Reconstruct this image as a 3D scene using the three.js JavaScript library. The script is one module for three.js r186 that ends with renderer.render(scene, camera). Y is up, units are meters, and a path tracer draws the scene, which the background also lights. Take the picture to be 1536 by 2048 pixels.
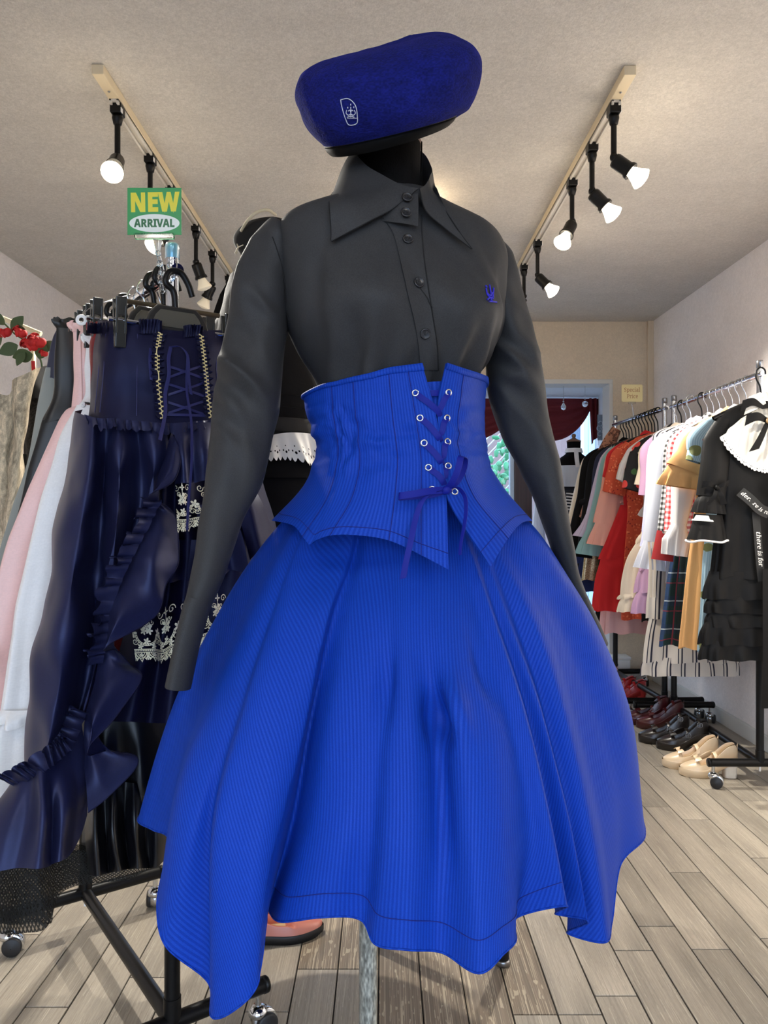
import * as THREE from 'three';
import { RoundedBoxGeometry } from 'three/addons/geometries/RoundedBoxGeometry.js';
import { mergeGeometries } from 'three/addons/utils/BufferGeometryUtils.js';
import { ImprovedNoise } from 'three/addons/math/ImprovedNoise.js';
import { RectAreaLightUniformsLib } from 'three/addons/lights/RectAreaLightUniformsLib.js';
RectAreaLightUniformsLib.init();

// ------------------------------------------------------------------ camera, sky, exposure
const EYE = 1.12, F = 1538;                       // eye height (m), focal length in pixels of a 1536 x 2048 frame
const scene = new THREE.Scene();
const camera = new THREE.PerspectiveCamera(2 * Math.atan(1024 / F) * 180 / Math.PI, 1536 / 2048, 0.05, 60);
camera.position.set(0, EYE, 0);
camera.lookAt(0, EYE, -5);
camera.updateMatrixWorld(true);
const renderer = new THREE.WebGLRenderer({ antialias: true });
renderer.toneMapping = THREE.LinearToneMapping;
renderer.toneMappingExposure = 1.04;
renderer.shadowMap.enabled = true;
scene.background = new THREE.Color().setRGB(3.7, 4.6, 5.8);   // cool overcast sky over the street
scene.backgroundIntensity = 1.0;
const LAMP_SPOT = 9, LAMP_SPILL = 0.035, PANEL = 7.6;

// ------------------------------------------------------------------ helpers
const V = (x, y, z) => new THREE.Vector3(x, y, z);
// a photo measurement (pixel, depth in metres) turned into a point of the room
const P = (x, y, d) => V((x - 768) / F * d, EYE - (y - 1024) / F * d, -d);
function rng(seed) { let a = seed >>> 0; return () => { a = (a + 0x6D2B79F5) | 0; let t = Math.imul(a ^ (a >>> 15), 1 | a); t = (t + Math.imul(t ^ (t >>> 7), 61 | t)) ^ t; return ((t ^ (t >>> 14)) >>> 0) / 4294967296; }; }
const R0 = rng(7);
const perlin = new ImprovedNoise();
const N3 = (x, y, z) => perlin.noise(x + 100.5, y + 50.3, z + 20.7);
const STANDPOINT = V(0, EYE, 0);                     // where the photo measurements were taken from
const clamp = (x, a, b) => Math.min(b, Math.max(a, x));
const lerp = (a, b, t) => a + (b - a) * t;
const smooth = (a, b, x) => { const t = clamp((x - a) / (b - a), 0, 1); return t * t * (3 - 2 * t); };

const used = {};
function numbered(n) { used[n] = (used[n] ?? -1) + 1; return used[n] ? n + '_' + String(used[n]).padStart(3, '0') : n; }
function tag(o, label, category, group, kind) {
  if (label) o.userData.label = label;
  if (category) o.userData.category = category;
  if (group) o.userData.group = group;
  if (kind) o.userData.kind = kind;
  return o;
}
function thing(name, label, category, pos = [0, 0, 0], group, parent = scene) {
  const o = new THREE.Group(); o.name = numbered(name); o.position.set(...pos); parent.add(o);
  return tag(o, label, category, group);
}
// geometry is given in room coordinates; the part is stored relative to its parent's origin
function part(name, geo, mat, parent, o = {}) {
  const g = Array.isArray(geo) ? mergeAll(geo) : geo;
  const m = new THREE.Mesh(g, mat); m.name = name; m.castShadow = m.receiveShadow = true;
  if (parent && !o.local) { parent.updateWorldMatrix(true, false); g.applyMatrix4(new THREE.Matrix4().copy(parent.matrixWorld).invert()); }
  (parent ?? scene).add(m);
  if (o.label) m.userData.label = o.label;
  if (o.kind) m.userData.kind = o.kind;
  return m;
}
function struct(name, geo, mat, parent) { const m = part(parent ? name : numbered(name), geo, mat, parent); if (!parent) m.userData.kind = 'structure'; return m; }
function mergeAll(list) {
  const out = list.map((g) => { let h = g.index ? g.toNonIndexed() : g.clone(); for (const k of Object.keys(h.attributes)) if (!['position', 'normal', 'uv'].includes(k)) h.deleteAttribute(k); if (!h.attributes.uv) h.setAttribute('uv', new THREE.BufferAttribute(new Float32Array(h.attributes.position.count * 2), 2)); return h; });
  return mergeGeometries(out);
}
// grid[j][i] of points -> indexed surface; uv(i, j, p) in metres
function gridGeo(grid, closed, uv) {
  const nj = grid.length, ni = grid[0].length, pos = new Float32Array(nj * ni * 3), uvs = new Float32Array(nj * ni * 2), idx = [];
  for (let j = 0; j < nj; j++) for (let i = 0; i < ni; i++) {
    const p = grid[j][i], k = j * ni + i; pos[k * 3] = p.x; pos[k * 3 + 1] = p.y; pos[k * 3 + 2] = p.z;
    const t = uv ? uv(i, j, p) : [i / (ni - 1), j / (nj - 1)]; uvs[k * 2] = t[0]; uvs[k * 2 + 1] = t[1];
    if (j < nj - 1 && i < ni - 1) { const a = k, b = k + 1, c = k + ni, d = c + 1; idx.push(a, c, b, b, c, d); }
  }
  const g = new THREE.BufferGeometry();
  g.setAttribute('position', new THREE.BufferAttribute(pos, 3)); g.setAttribute('uv', new THREE.BufferAttribute(uvs, 2)); g.setIndex(idx);
  g.computeVertexNormals();
  if (closed) { const n = g.attributes.normal; for (let j = 0; j < nj; j++) { const a = j * ni, b = a + ni - 1; const v = V(n.getX(a) + n.getX(b), n.getY(a) + n.getY(b), n.getZ(a) + n.getZ(b)).normalize(); n.setXYZ(a, v.x, v.y, v.z); n.setXYZ(b, v.x, v.y, v.z); } }
  return g;
}
const curve = (pts, closed = false) => new THREE.CatmullRomCurve3(pts, closed, 'centripetal');
const along = (pts, n, closed = false) => { const c = curve(pts, closed); return Array.from({ length: n + 1 }, (_, i) => c.getPoint(i / n)); };
// columns of control points -> smooth grid [row][column]
function loftGrid(cols, nv, sub, closed) {
  const full = cols.map((c) => along(c, nv));
  const n = closed ? cols.length : cols.length - 1, grid = [];
  for (let j = 0; j <= nv; j++) { const c = curve(full.map((f) => f[j]), closed); const row = []; for (let i = 0; i <= n * sub; i++) row.push(closed && i === n * sub ? row[0].clone() : c.getPoint(i / (n * sub))); grid.push(row); }
  return grid;
}
// second layer at -t along the normals, rims joined: cloth or shell with real thickness
function arcUV(grid, k = 1) {
  const nj = grid.length, ni = grid[0].length, mid = Math.floor(nj / 2), us = [0], vs = [0];
  for (let i = 1; i < ni; i++) us.push(us[i - 1] + grid[mid][i].distanceTo(grid[mid][i - 1]));
  const c = Math.floor(ni / 2); for (let j = 1; j < nj; j++) vs.push(vs[j - 1] + grid[j][c].distanceTo(grid[j - 1][c]));
  return (i, j) => [us[i] * k, -vs[j] * k];
}
function gridNormals(grid) {
  const g = gridGeo(grid), n = g.attributes.normal, ni = grid[0].length;
  return grid.map((r, j) => r.map((_, i) => V().fromBufferAttribute(n, j * ni + i)));
}
function tube(pts, r, seg = 24, rad = 8, closed = false, straight = false) {
  if (pts.length < 2) { console.log('short tube'); pts = [V(0, 1, -1.2), V(0, 1.001, -1.2)]; }
  const c = straight ? (() => { const p = new THREE.CurvePath(); for (let i = 1; i < pts.length; i++) p.add(new THREE.LineCurve3(pts[i - 1], pts[i])); return p; })() : curve(pts, closed);
  return new THREE.TubeGeometry(c, seg, r, rad, closed);
}
// tapered or plain rod with flat ends
function rod(a, b, r1, r2 = r1, rad = 14) {
  const d = b.clone().sub(a), g = new THREE.CylinderGeometry(r2, r1, d.length(), rad); g.translate(0, d.length() / 2, 0);
  return g.applyQuaternion(new THREE.Quaternion().setFromUnitVectors(V(0, 1, 0), d.normalize())).translate(a.x, a.y, a.z);
}
function box(x0, x1, y0, y1, z0, z1, r = 0.002) { return new RoundedBoxGeometry(x1 - x0, y1 - y0, z1 - z0, 2, Math.min(r, Math.min(x1 - x0, y1 - y0, z1 - z0) / 2.01)).translate((x0 + x1) / 2, (y0 + y1) / 2, (z0 + z1) / 2); }
function plainBox(x0, x1, y0, y1, z0, z1) { const g = new THREE.BoxGeometry(x1 - x0, y1 - y0, z1 - z0).translate((x0 + x1) / 2, (y0 + y1) / 2, (z0 + z1) / 2); metreUV(g); return g; }
function metreUV(g) { const p = g.attributes.position, n = g.attributes.normal, u = g.attributes.uv; for (let i = 0; i < p.count; i++) { const ax = Math.abs(n.getX(i)), ay = Math.abs(n.getY(i)); if (ay > 0.7) u.setXY(i, p.getX(i), p.getZ(i)); else if (ax > 0.7) u.setXY(i, p.getZ(i), p.getY(i)); else u.setXY(i, p.getX(i), p.getY(i)); } return g; }
function lathe(prof, a, dir, seg = 24) { const g = new THREE.LatheGeometry(prof.map((p) => new THREE.Vector2(...p)), seg); g.applyQuaternion(new THREE.Quaternion().setFromUnitVectors(V(0, 1, 0), dir.clone().normalize())); return g.translate(a.x, a.y, a.z); }
// flat ribbon with thickness following points, with a width direction per point
function ribbon(pts, wdir, width, n = 30, thick = 0.0008) {
  const c = curve(pts), rows = [[], [], [], [], []];
  for (let i = 0; i <= n; i++) {
    const t = i / n, p = c.getPoint(t), w = (typeof wdir === 'function' ? wdir(t, p) : wdir.clone()).normalize(), tg = c.getTangent(t), nn = w.clone().cross(tg).normalize().multiplyScalar(thick / 2), wd = (typeof width === 'function' ? width(t) : width) / 2;
    const a = p.clone().addScaledVector(w, -wd), b = p.clone().addScaledVector(w, wd);
    rows[0].push(a.clone().add(nn)); rows[1].push(b.clone().add(nn)); rows[2].push(b.clone().sub(nn)); rows[3].push(a.clone().sub(nn)); rows[4].push(a.clone().add(nn));
  }
  const g = gridGeo(rows, false); return g;
}
// ray from the camera's place through a photo pixel onto a built surface
const rayer = new THREE.Raycaster(); 
function onto(meshes, x, y, off = 0) {
  const list = Array.isArray(meshes) ? meshes : [meshes]; list.forEach((m) => m.updateWorldMatrix(true, false));
  const d = P(x, y, 1).sub(STANDPOINT).normalize(); rayer.set(STANDPOINT, d);
  const h = rayer.intersectObjects(list, false)[0];
  if (!h) { console.log('miss', x, y); return null; }
  const n = h.face.normal.clone().transformDirection(h.object.matrixWorld); if (n.dot(d) > 0) n.negate();
  return { p: h.point.clone().addScaledVector(n, off), n };
}

// ------------------------------------------------------------------ textures
function tex(w, h, fn, { srgb = true, rx = 1, ry = 1, rep = true } = {}) {
  const d = new Uint8Array(w * h * 4);
  for (let y = 0; y < h; y++) for (let x = 0; x < w; x++) { const c = fn(x / w, y / h, x, y), k = (y * w + x) * 4; d[k] = clamp(c[0], 0, 255); d[k + 1] = clamp(c[1], 0, 255); d[k + 2] = clamp(c[2], 0, 255); d[k + 3] = c[3] ?? 255; }
  const t = new THREE.DataTexture(d, w, h, THREE.RGBAFormat); t.magFilter = t.minFilter = THREE.LinearFilter;
  if (rep) t.wrapS = t.wrapT = THREE.RepeatWrapping; t.repeat.set(rx, ry); if (srgb) t.colorSpace = THREE.SRGBColorSpace; t.needsUpdate = true; return t;
}
// tiling value noise
function tile(seed, cells) { const r = rng(seed), g = Array.from({ length: cells * cells }, r); return (u, v) => { const x = (u % 1 + 1) % 1 * cells, y = (v % 1 + 1) % 1 * cells, i = Math.floor(x), j = Math.floor(y), a = x - i, b = y - j, s = a * a * (3 - 2 * a), t = b * b * (3 - 2 * b), at = (p, q) => g[(q % cells) * cells + p % cells]; return lerp(lerp(at(i, j), at(i + 1, j), s), lerp(at(i, j + 1), at(i + 1, j + 1), s), t); }; }
const std = (o) => new THREE.MeshStandardMaterial({ side: THREE.DoubleSide, ...o });
const phy = (o) => new THREE.MeshPhysicalMaterial({ side: THREE.DoubleSide, ...o });
const rgb = (r, g, b) => new THREE.Color().setRGB(r / 255, g / 255, b / 255, THREE.SRGBColorSpace);
const weaveN = tile(3, 128), weaveC = tile(4, 24);
const weaveTex = tex(256, 256, (u, v, x, y) => { const k = 128 + 60 * (weaveN(u, v) - 0.5) + 20 * ((x + y) % 4 < 2 ? 1 : -1) + 50 * (weaveC(u, v) - 0.5); return [k, k, k]; }, { srgb: false });
weaveTex.repeat.set(12, 12);
// plain cloth of one colour
function cloth(c, o = {}) { return phy({ color: c, roughness: 0.85, bumpMap: weaveTex, bumpScale: 0.0004, sheen: 0.15, sheenRoughness: 0.6, sheenColor: c.clone().lerp(new THREE.Color(1, 1, 1), 0.15), ...o }); }
function satin(c, o = {}) { return phy({ color: c, roughness: 0.36, sheen: 0.2, sheenRoughness: 0.4, sheenColor: c.clone().lerp(new THREE.Color(1, 1, 1), 0.15), specularIntensity: 0.8, ...o }); }
const M = {
  black: phy({ color: rgb(13, 13, 14), roughness: 0.34, specularIntensity: 0.5 }),
  blackMatte: phy({ color: rgb(13, 12, 13), roughness: 0.7, specularIntensity: 0.4 }),
  chrome: std({ color: rgb(205, 208, 212), roughness: 0.12, metalness: 1 }),
  steel: std({ color: rgb(150, 150, 152), roughness: 0.3, metalness: 1 }),
  rubber: std({ color: rgb(28, 28, 30), roughness: 0.5 }),
  clear: phy({ color: rgb(245, 250, 252), roughness: 0.05, transmission: 1, thickness: 0.004, ior: 1.45 }),
  capBlue: phy({ color: rgb(150, 205, 225), roughness: 0.15, transmission: 0.5, thickness: 0.003, ior: 1.4 }),
  white: std({ color: rgb(236, 234, 230), roughness: 0.5 }),
};

// ------------------------------------------------------------------ the room
const XL = -1.87, XR = 1.79, ZB = 5.13, ZF = -1.9, CEIL = 2.39;   // depths are positive away from the camera
const plaster = tile(11, 200), plasterB = tile(12, 60), plasterC = tile(13, 6);
const paperBump = tex(512, 512, (u, v) => { const k = 128 + 90 * (plaster(u, v * 0.5) - 0.5) + 70 * (plasterB(u, v) - 0.5); return [k, k, k]; }, { srgb: false });
const ceilTex = tex(512, 512, (u, v) => { const k = 1 + 0.10 * (plaster(u, v) - 0.5) + 0.06 * (plasterB(u, v) - 0.5) + 0.03 * (plasterC(u, v) - 0.5); return [202 * k, 196 * k, 187 * k]; }, { rx: 2, ry: 2 });
const wallTex = tex(512, 512, (u, v) => { const k = 1 + 0.05 * (plaster(u, v) - 0.5) + 0.03 * (plasterB(u, v) - 0.5) + 0.03 * (plasterC(u, v) - 0.5); return [241 * k, 234 * k, 230 * k]; }, { rx: 1.5, ry: 1.5 });
paperBump.repeat.set(2, 2);
const ceilMat = std({ map: ceilTex, roughness: 0.9, bumpMap: paperBump, bumpScale: 0.0012 });
const wallMat = std({ map: wallTex, roughness: 0.88, bumpMap: paperBump, bumpScale: 0.0008 });
const creamMat = std({ map: wallTex, color: rgb(236, 224, 200), roughness: 0.85, bumpMap: paperBump, bumpScale: 0.0008 });
const trimMat = std({ color: rgb(216, 214, 208), roughness: 0.5 });
const bayMat = std({ color: rgb(222, 226, 232), roughness: 0.7 });

struct('ceiling', plainBox(XL - 0.2, XR + 0.2, CEIL, CEIL + 0.2, -ZB - 0.25, -ZF + 0.2), ceilMat);
const wallL = struct('wall_left', plainBox(XL - 0.2, XL, -0.2, CEIL, -ZB - 0.2, -ZF + 0.2), wallMat);
const wallR = struct('wall_right', plainBox(XR, XR + 0.2, -0.2, CEIL, -ZB - 0.2, -ZF + 0.2), wallMat);
struct('baseboard_right', [box(XR - 0.009, XR, 0, 0.074, -ZB, -ZF, 0.003), box(XR - 0.006, XR, 0.072, 0.078, -ZB, -ZF, 0.002)], trimMat);
struct('baseboard_left', box(XL, XL + 0.009, 0, 0.076, -ZB, -ZF, 0.003), trimMat);
// far wall: deep header over the show window, a pier each side
const OPX0 = -1.0, OPX1 = 1.514, HEAD = 2.005;
struct('wall_back', [plainBox(XL - 0.2, XR + 0.2, HEAD, CEIL, -ZB - 0.16, -ZB), plainBox(OPX1, XR + 0.2, -0.2, HEAD, -ZB - 0.16, -ZB), plainBox(XL - 0.2, OPX0, -0.2, HEAD, -ZB - 0.16, -ZB)], creamMat);
struct('trim_1', [box(OPX0, OPX1 + 0.012, 1.975, HEAD, -ZB - 0.16, -ZB + 0.004, 0.003), box(OPX1 - 0.012, OPX1 + 0.012, 0.18, 1.98, -ZB - 0.16, -ZB + 0.006, 0.003)], trimMat);
struct('trim_2', [box(1.752, XR, 0, CEIL, -ZB, -ZB + 0.03, 0.003)], creamMat);   // narrow corner strip
struct('baseboard_back', [box(OPX1, XR, 0, 0.074, -ZB, -ZB + 0.009, 0.003)], trimMat);
// show window bay
const ZW = 5.9;
{
  const s = new THREE.Shape([[OPX0, ZB + 0.16], [OPX1, ZB + 0.16], [1.63, ZW], [OPX0, ZW]].map((p) => new THREE.Vector2(...p)));
  const slab = (y0, y1) => new THREE.ExtrudeGeometry(s, { depth: y1 - y0, bevelEnabled: false }).rotateX(-Math.PI / 2).translate(0, y0, 0);
  struct('wall_bay_ceiling', slab(1.975, 2.3), bayMat);
  struct('floor_bay', [slab(-0.2, 0.18), plainBox(OPX0, OPX1, -0.1, 0.18, -ZB - 0.17, -ZB + 0.001)], bayMat);
  const w = new THREE.Shape([[OPX1, ZB + 0.16], [OPX1 + 0.25, ZB + 0.16], [1.9, ZW], [1.63, ZW]].map((p) => new THREE.Vector2(...p)));
  struct('wall_bay_right', new THREE.ExtrudeGeometry(w, { depth: 2.5, bevelEnabled: false }).rotateX(-Math.PI / 2).translate(0, -0.2, 0), bayMat);
  struct('wall_bay_left', plainBox(OPX0 - 0.2, OPX0, -0.2, 2.3, -ZW, -ZB - 0.16), bayMat);
}
// window frame: aluminium outer frame, brown timber mullion, two panes
const brown = tex(128, 256, (u, v) => { const k = 0.8 + 0.5 * tile(21, 32)(u * 2, v * 0.2) * 1 ; return [62 * k, 40 * k, 34 * k]; });
const brownMat = std({ map: brown, roughness: 0.45 });
{
  const w = new THREE.Group(); w.name = 'window_1'; w.userData.kind = 'structure'; scene.add(w);
  const z0 = -ZW - 0.05, z1 = -ZW + 0.02, frame = std({ color: rgb(176, 190, 200), roughness: 0.4, metalness: 0.4 });
  part('window_frame', [box(OPX0 - 0.05, 1.68, 1.93, 2.0, z0, z1), box(OPX0 - 0.05, 1.68, 0.14, 0.2, z0, z1), box(OPX0 - 0.05, OPX0, 0.14, 2.0, z0, z1), box(1.63, 1.68, 0.14, 2.0, z0, z1), box(0.965, 0.995, 0.18, 1.97, z0, z1)], frame, w);
  part('mullion', [box(0.995, 1.13, 0.0, 1.98, z0 - 0.03, z1 + 0.02, 0.006)], brownMat, w);
  const glass = phy({ color: rgb(248, 252, 255), roughness: 0.02, transmission: 1, thickness: 0, ior: 1.45 });
  part('pane', plainBox(OPX0, 0.97, 0.2, 1.93, -ZW - 0.022, -ZW - 0.018), glass, w);
  part('pane', plainBox(1.13, 1.63, 0.2, 1.93, -ZW - 0.022, -ZW - 0.018), glass, w);
}
// street front behind the photographer: open shop entrance in a full-width wall
struct('wall_front', [plainBox(XL - 0.2, -1.55, -0.2, CEIL, -ZF, -ZF + 0.15), plainBox(1.5, XR + 0.2, -0.2, CEIL, -ZF, -ZF + 0.15), plainBox(XL - 0.2, XR + 0.2, 2.2, CEIL, -ZF, -ZF + 0.15)], creamMat);
{
  const d = new THREE.Group(); d.name = 'door_1'; d.userData.kind = 'structure'; scene.add(d);
  const fr = std({ color: rgb(70, 66, 62), roughness: 0.4, metalness: 0.6 }), z = -ZF + 0.06;
  part('door_frame', [box(-1.55, 1.5, 2.15, 2.2, z - 0.03, z + 0.03), box(-1.55, -1.5, 0, 2.2, z - 0.03, z + 0.03), box(1.45, 1.5, 0, 2.2, z - 0.03, z + 0.03), box(-0.05, 0, 0, 2.2, z - 0.03, z + 0.03)], fr, d);
  const glass = phy({ color: rgb(250, 252, 255), roughness: 0.02, transmission: 1, thickness: 0, ior: 1.45 });
  part('pane', plainBox(-1.5, -0.05, 0.02, 2.15, z - 0.004, z), glass, d);
  part('pane', plainBox(0, 1.45, 0.02, 2.15, z - 0.004, z), glass, d);
}

// ---- floor: weathered grey-brown boards, 0.1 m wide, 0.9 m long
{
  const f = new THREE.Group(); f.name = 'floor'; f.userData.kind = 'structure'; scene.add(f);
  const jointMat = std({ color: rgb(48, 42, 36), roughness: 0.9 });
  part('subfloor', plainBox(XL - 0.2, XR + 0.2, -0.2, -0.0035, -ZB, -ZF + 0.2), jointMat, f);
  const mats = [];
  for (let k = 0; k < 6; k++) {
    const g1 = tile(31 + k, 96), g2 = tile(51 + k, 16), g3 = tile(71 + k, 5), g4 = tile(91 + k, 140), tone = [1, 0.93, 1.05, 0.97, 1.02, 0.9][k];
    const t = tex(160, 640, (u, v) => {
      const wob = 0.05 * (g2(u, v * 0.3) - 0.5), grain = g1(u + wob, v * 0.055), fine = g4(u + wob, v * 0.05), blot = g3(u * 0.6, v);
      let k1 = tone * (0.88 + 0.12 * (grain - 0.5) + 0.14 * (blot - 0.5) + 0.08 * (g4(u, v * 0.6) - 0.5));
      let c = [178 * k1, 167 * k1, 150 * k1];
      if (fine > 0.80 && g2(u, v * 0.7) > 0.5) { const a = 0.4; c = c.map((q, i) => lerp(q, [224, 214, 194][i], a)); }
      if (fine < 0.10 && g2(u * 1.7, v) > 0.52) { c = c.map((q, i) => lerp(q, [110, 98, 84][i], 0.45)); }
      return c;
    });
    t.wrapS = t.wrapT = THREE.RepeatWrapping;
    const b = tex(160, 320, (u, v) => { const q = 128 + 100 * (g1(u, v * 0.055) - 0.5); return [q, q, q]; }, { srgb: false });
    mats.push(std({ map: t, bumpMap: b, bumpScale: 0.0008, roughness: 0.48 }));
  }
  // worn boards below the dress form, darker and scratched down to the pale core
  const w1 = tile(131, 90), w2 = tile(132, 10), w3 = tile(133, 30);
  for (let k = 0; k < 2; k++) {
    const t = tex(160, 640, (u, v) => {
      const grain = w1(u + 0.04 * (w2(u, v * 0.4) - 0.5), v * 0.05 + k * 0.4), k1 = 0.86 + 0.24 * (grain - 0.5) + 0.14 * (w2(u, v) - 0.5);
      let c = [150 * k1, 133 * k1, 112 * k1];
      if (grain > 0.74 || (w3(u, v * 1.5 + k * 0.3) > 0.80 && w2(u, v) > 0.6)) c = c.map((q, i) => lerp(q, [206, 192, 164][i], 0.6));
      return c;
    });
    mats.push(std({ map: t, roughness: 0.55 }));
  }
  const known = { 7: [2.08], 8: [1.97], 9: [2.39, 2.62], 10: [2.92, 2.0], 6: [1.965], 5: [3.58], 4: [1.714], 11: [1.90], [-2]: [1.885], [-1]: [1.885], [-8]: [1.74], 3: [1.714] };
  const pitch = 0.1, off = -0.013, r = rng(99), geos = new Map(), far = [];
  for (let i = -19; i <= 18; i++) {
    const x0 = i * pitch + off, x1 = x0 + pitch; if (x1 < XL || x0 > XR) continue;
    let z = (known[i]?.[0] ?? r() * 0.9); while (z > ZF) z -= 0.9;
    for (; z < ZB; z += 0.9) {
      const a = Math.max(z, ZF), b = Math.min(z + 0.9, ZB), L = b - a; if (L < 0.02) continue;
      const key = L.toFixed(3); if (!geos.has(key)) { const g = new RoundedBoxGeometry(pitch - 0.0035, 0.008, L - 0.0035, 1, 0.0012); const p = g.attributes.position, u = g.attributes.uv; for (let q = 0; q < p.count; q++) u.setXY(q, p.getX(q) / pitch + 0.5, p.getZ(q) / 0.9 + 0.5); geos.set(key, g); }
      const worn = i >= -2 && i <= 3 && b > 1.2 && a < 2.6 && r() < 0.85;
      const mm = worn ? mats[6 + Math.floor(r() * 2)] : mats[Math.floor(r() * 6)];
      const inView = a > 1.0 && a < 4.6;
      const g = inView ? geos.get(key) : geos.get(key).clone().translate((x0 + x1) / 2, -0.004, -(a + b) / 2);
      if (!inView) { far.push(g); continue; }
      const m = new THREE.Mesh(g, mm); m.name = 'plank'; m.position.set((x0 + x1) / 2, -0.004 + (r() - 0.5) * 0.0006, -(a + b) / 2); if (r() < 0.5) m.rotation.y = Math.PI; m.receiveShadow = m.castShadow = true; f.add(m);
    }
  }
  part('plank', far, mats[0], f, { kind: 'stuff' });
}

// ---- the street outside the show window
{
  const asphalt = std({ color: rgb(120, 124, 130), roughness: 0.9 });
  struct('ground', [plainBox(-14, 14, -0.4, -0.2, -24, -ZW - 0.06), plainBox(-14, 14, -0.4, -0.2, -ZF + 0.15, 20)], asphalt);
  const bt = tex(256, 64, (u) => { const k = (u * 16 % 1) < 0.08 ? 0.8 : 1; return [176 * k, 200 * k, 226 * k]; });
  bt.repeat.set(0.6, 0.5);
  const b = thing('street_building', 'pale blue clad building across the street seen through the show window', 'building');
  part('wall', plainBox(0.9, 9, -0.2, 7, -15, -11), std({ map: bt, roughness: 0.8 }), b);
  const dk = std({ color: rgb(70, 92, 120), roughness: 0.2 });
  for (let k = 0; k < 3; k++) { const w = part('window', box(2.35 + k * 0.75, 2.85 + k * 0.75, 1.5, 2.6, -11.02, -10.97), trimMat, b); part('pane', box(2.4 + k * 0.75, 2.8 + k * 0.75, 1.55, 2.55, -10.99, -10.96), dk, w); }
  const h = thing('street_house', 'brown house behind the diagonal lattice fence across the street', 'house');
  part('wall', plainBox(-6, 2.3, -0.2, 2.5, -10.6, -9.5), std({ color: rgb(122, 104, 104), roughness: 0.85 }), h);
  part('roof', plainBox(-6.2, 2.5, 2.5, 2.7, -10.8, -9.3), std({ color: rgb(150, 170, 195), roughness: 0.8 }), h);
  const fnc = thing('lattice_fence', 'pale metal lattice fence beside the green shrub across the street', 'fence');
  const fm = std({ color: rgb(196, 208, 220), roughness: 0.5 }), zf = -8.2, y0 = 0.1, y1 = 2.05;
  for (const x of [-0.4, 0.55, 1.43]) part('post', box(x - 0.03, x + 0.03, -0.2, y1 + 0.05, zf - 0.03, zf + 0.03), fm, fnc);
  for (const y of [y1, 0.95, 0.6]) part('rail', box(-0.4, 1.43, y - 0.02, y + 0.02, zf - 0.015, zf + 0.015), fm, fnc);
  const bars = []; for (let k = 0; k < 34; k++) for (const s of [-1, 1]) { const x = -1.2 + k * 0.09, a = V(x, y0, zf), c = V(x + s * 1.9, y1, zf); const t0 = clamp((-0.4 - x) / (s * 1.9), 0, 1), t1 = clamp((1.43 - x) / (s * 1.9), 0, 1), lo = Math.min(t0, t1), hi = Math.max(t0, t1); if (x < -0.4 && s < 0 || x > 1.43 && s > 0) continue; const p = a.clone().lerp(c, x >= -0.4 && x <= 1.43 ? 0 : lo), q = a.clone().lerp(c, x >= -0.4 && x <= 1.43 ? (s > 0 ? t1 : t0) : hi); if (p.distanceTo(q) > 0.03) bars.push(rod(p, q, 0.006, 0.006, 5)); }
  part('lattice', bars, fm, fnc, { kind: 'stuff' });
  const sh = thing('shrub', 'bright green leafy shrub in front of the lattice fence across the street', 'shrub');
  const r = rng(5), leafG = new THREE.SphereGeometry(0.05, 5, 4).scale(1, 0.25, 0.6).toNonIndexed(), leaves = [];
  for (let k = 0; k < 420; k++) { const t = r(), c = V(1.18 + 0.16 * Math.sin(t * 9) + (r() - 0.5) * (0.34 + 0.25 * Math.sin(t * 3)), 0.45 + t * 1.45, -7.8 + (r() - 0.5) * 0.4); const g = leafG.clone(); g.applyMatrix4(new THREE.Matrix4().makeRotationFromEuler(new THREE.Euler(r() * 6, r() * 6, r() * 6)).setPosition(c)); leaves.push(g); }
  part('foliage', leaves, phy({ color: rgb(70, 168, 120), roughness: 0.6, transmission: 0.4 }), sh, { kind: 'stuff' });
  part('stem', rod(V(1.2, -0.2, -7.8), V(1.2, 1.5, -7.8), 0.02, 0.008), M.blackMatte, sh);
}

// ---- two ceiling panel lamps over the entrance end of the shop, behind the photographer
const panelGlow = std({ color: rgb(250, 240, 222), emissive: new THREE.Color().setRGB(1, 0.86, 0.68), emissiveIntensity: 3 });
for (const [x, z] of [[-0.75, 0.55], [0.75, 0.55]]) {
  const t = thing('ceiling_light', x < 0 ? 'flat square ceiling lamp nearest the entrance on the left' : 'flat square ceiling lamp nearest the entrance on the right', 'light', [x, CEIL, z]);
  part('frame', [box(x - 0.32, x + 0.32, CEIL - 0.035, CEIL, z - 0.32, z + 0.32, 0.01)], trimMat, t);
  part('diffuser', plainBox(x - 0.29, x + 0.29, CEIL - 0.042, CEIL - 0.034, z - 0.29, z + 0.29), panelGlow, t);
  const l = new THREE.RectAreaLight(new THREE.Color().setRGB(1, 0.96, 0.92), PANEL, 0.58, 0.58); l.position.set(0, -0.05, 0); l.rotation.x = -Math.PI / 2; t.add(l); l.name = 'panel_glow';
}

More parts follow.
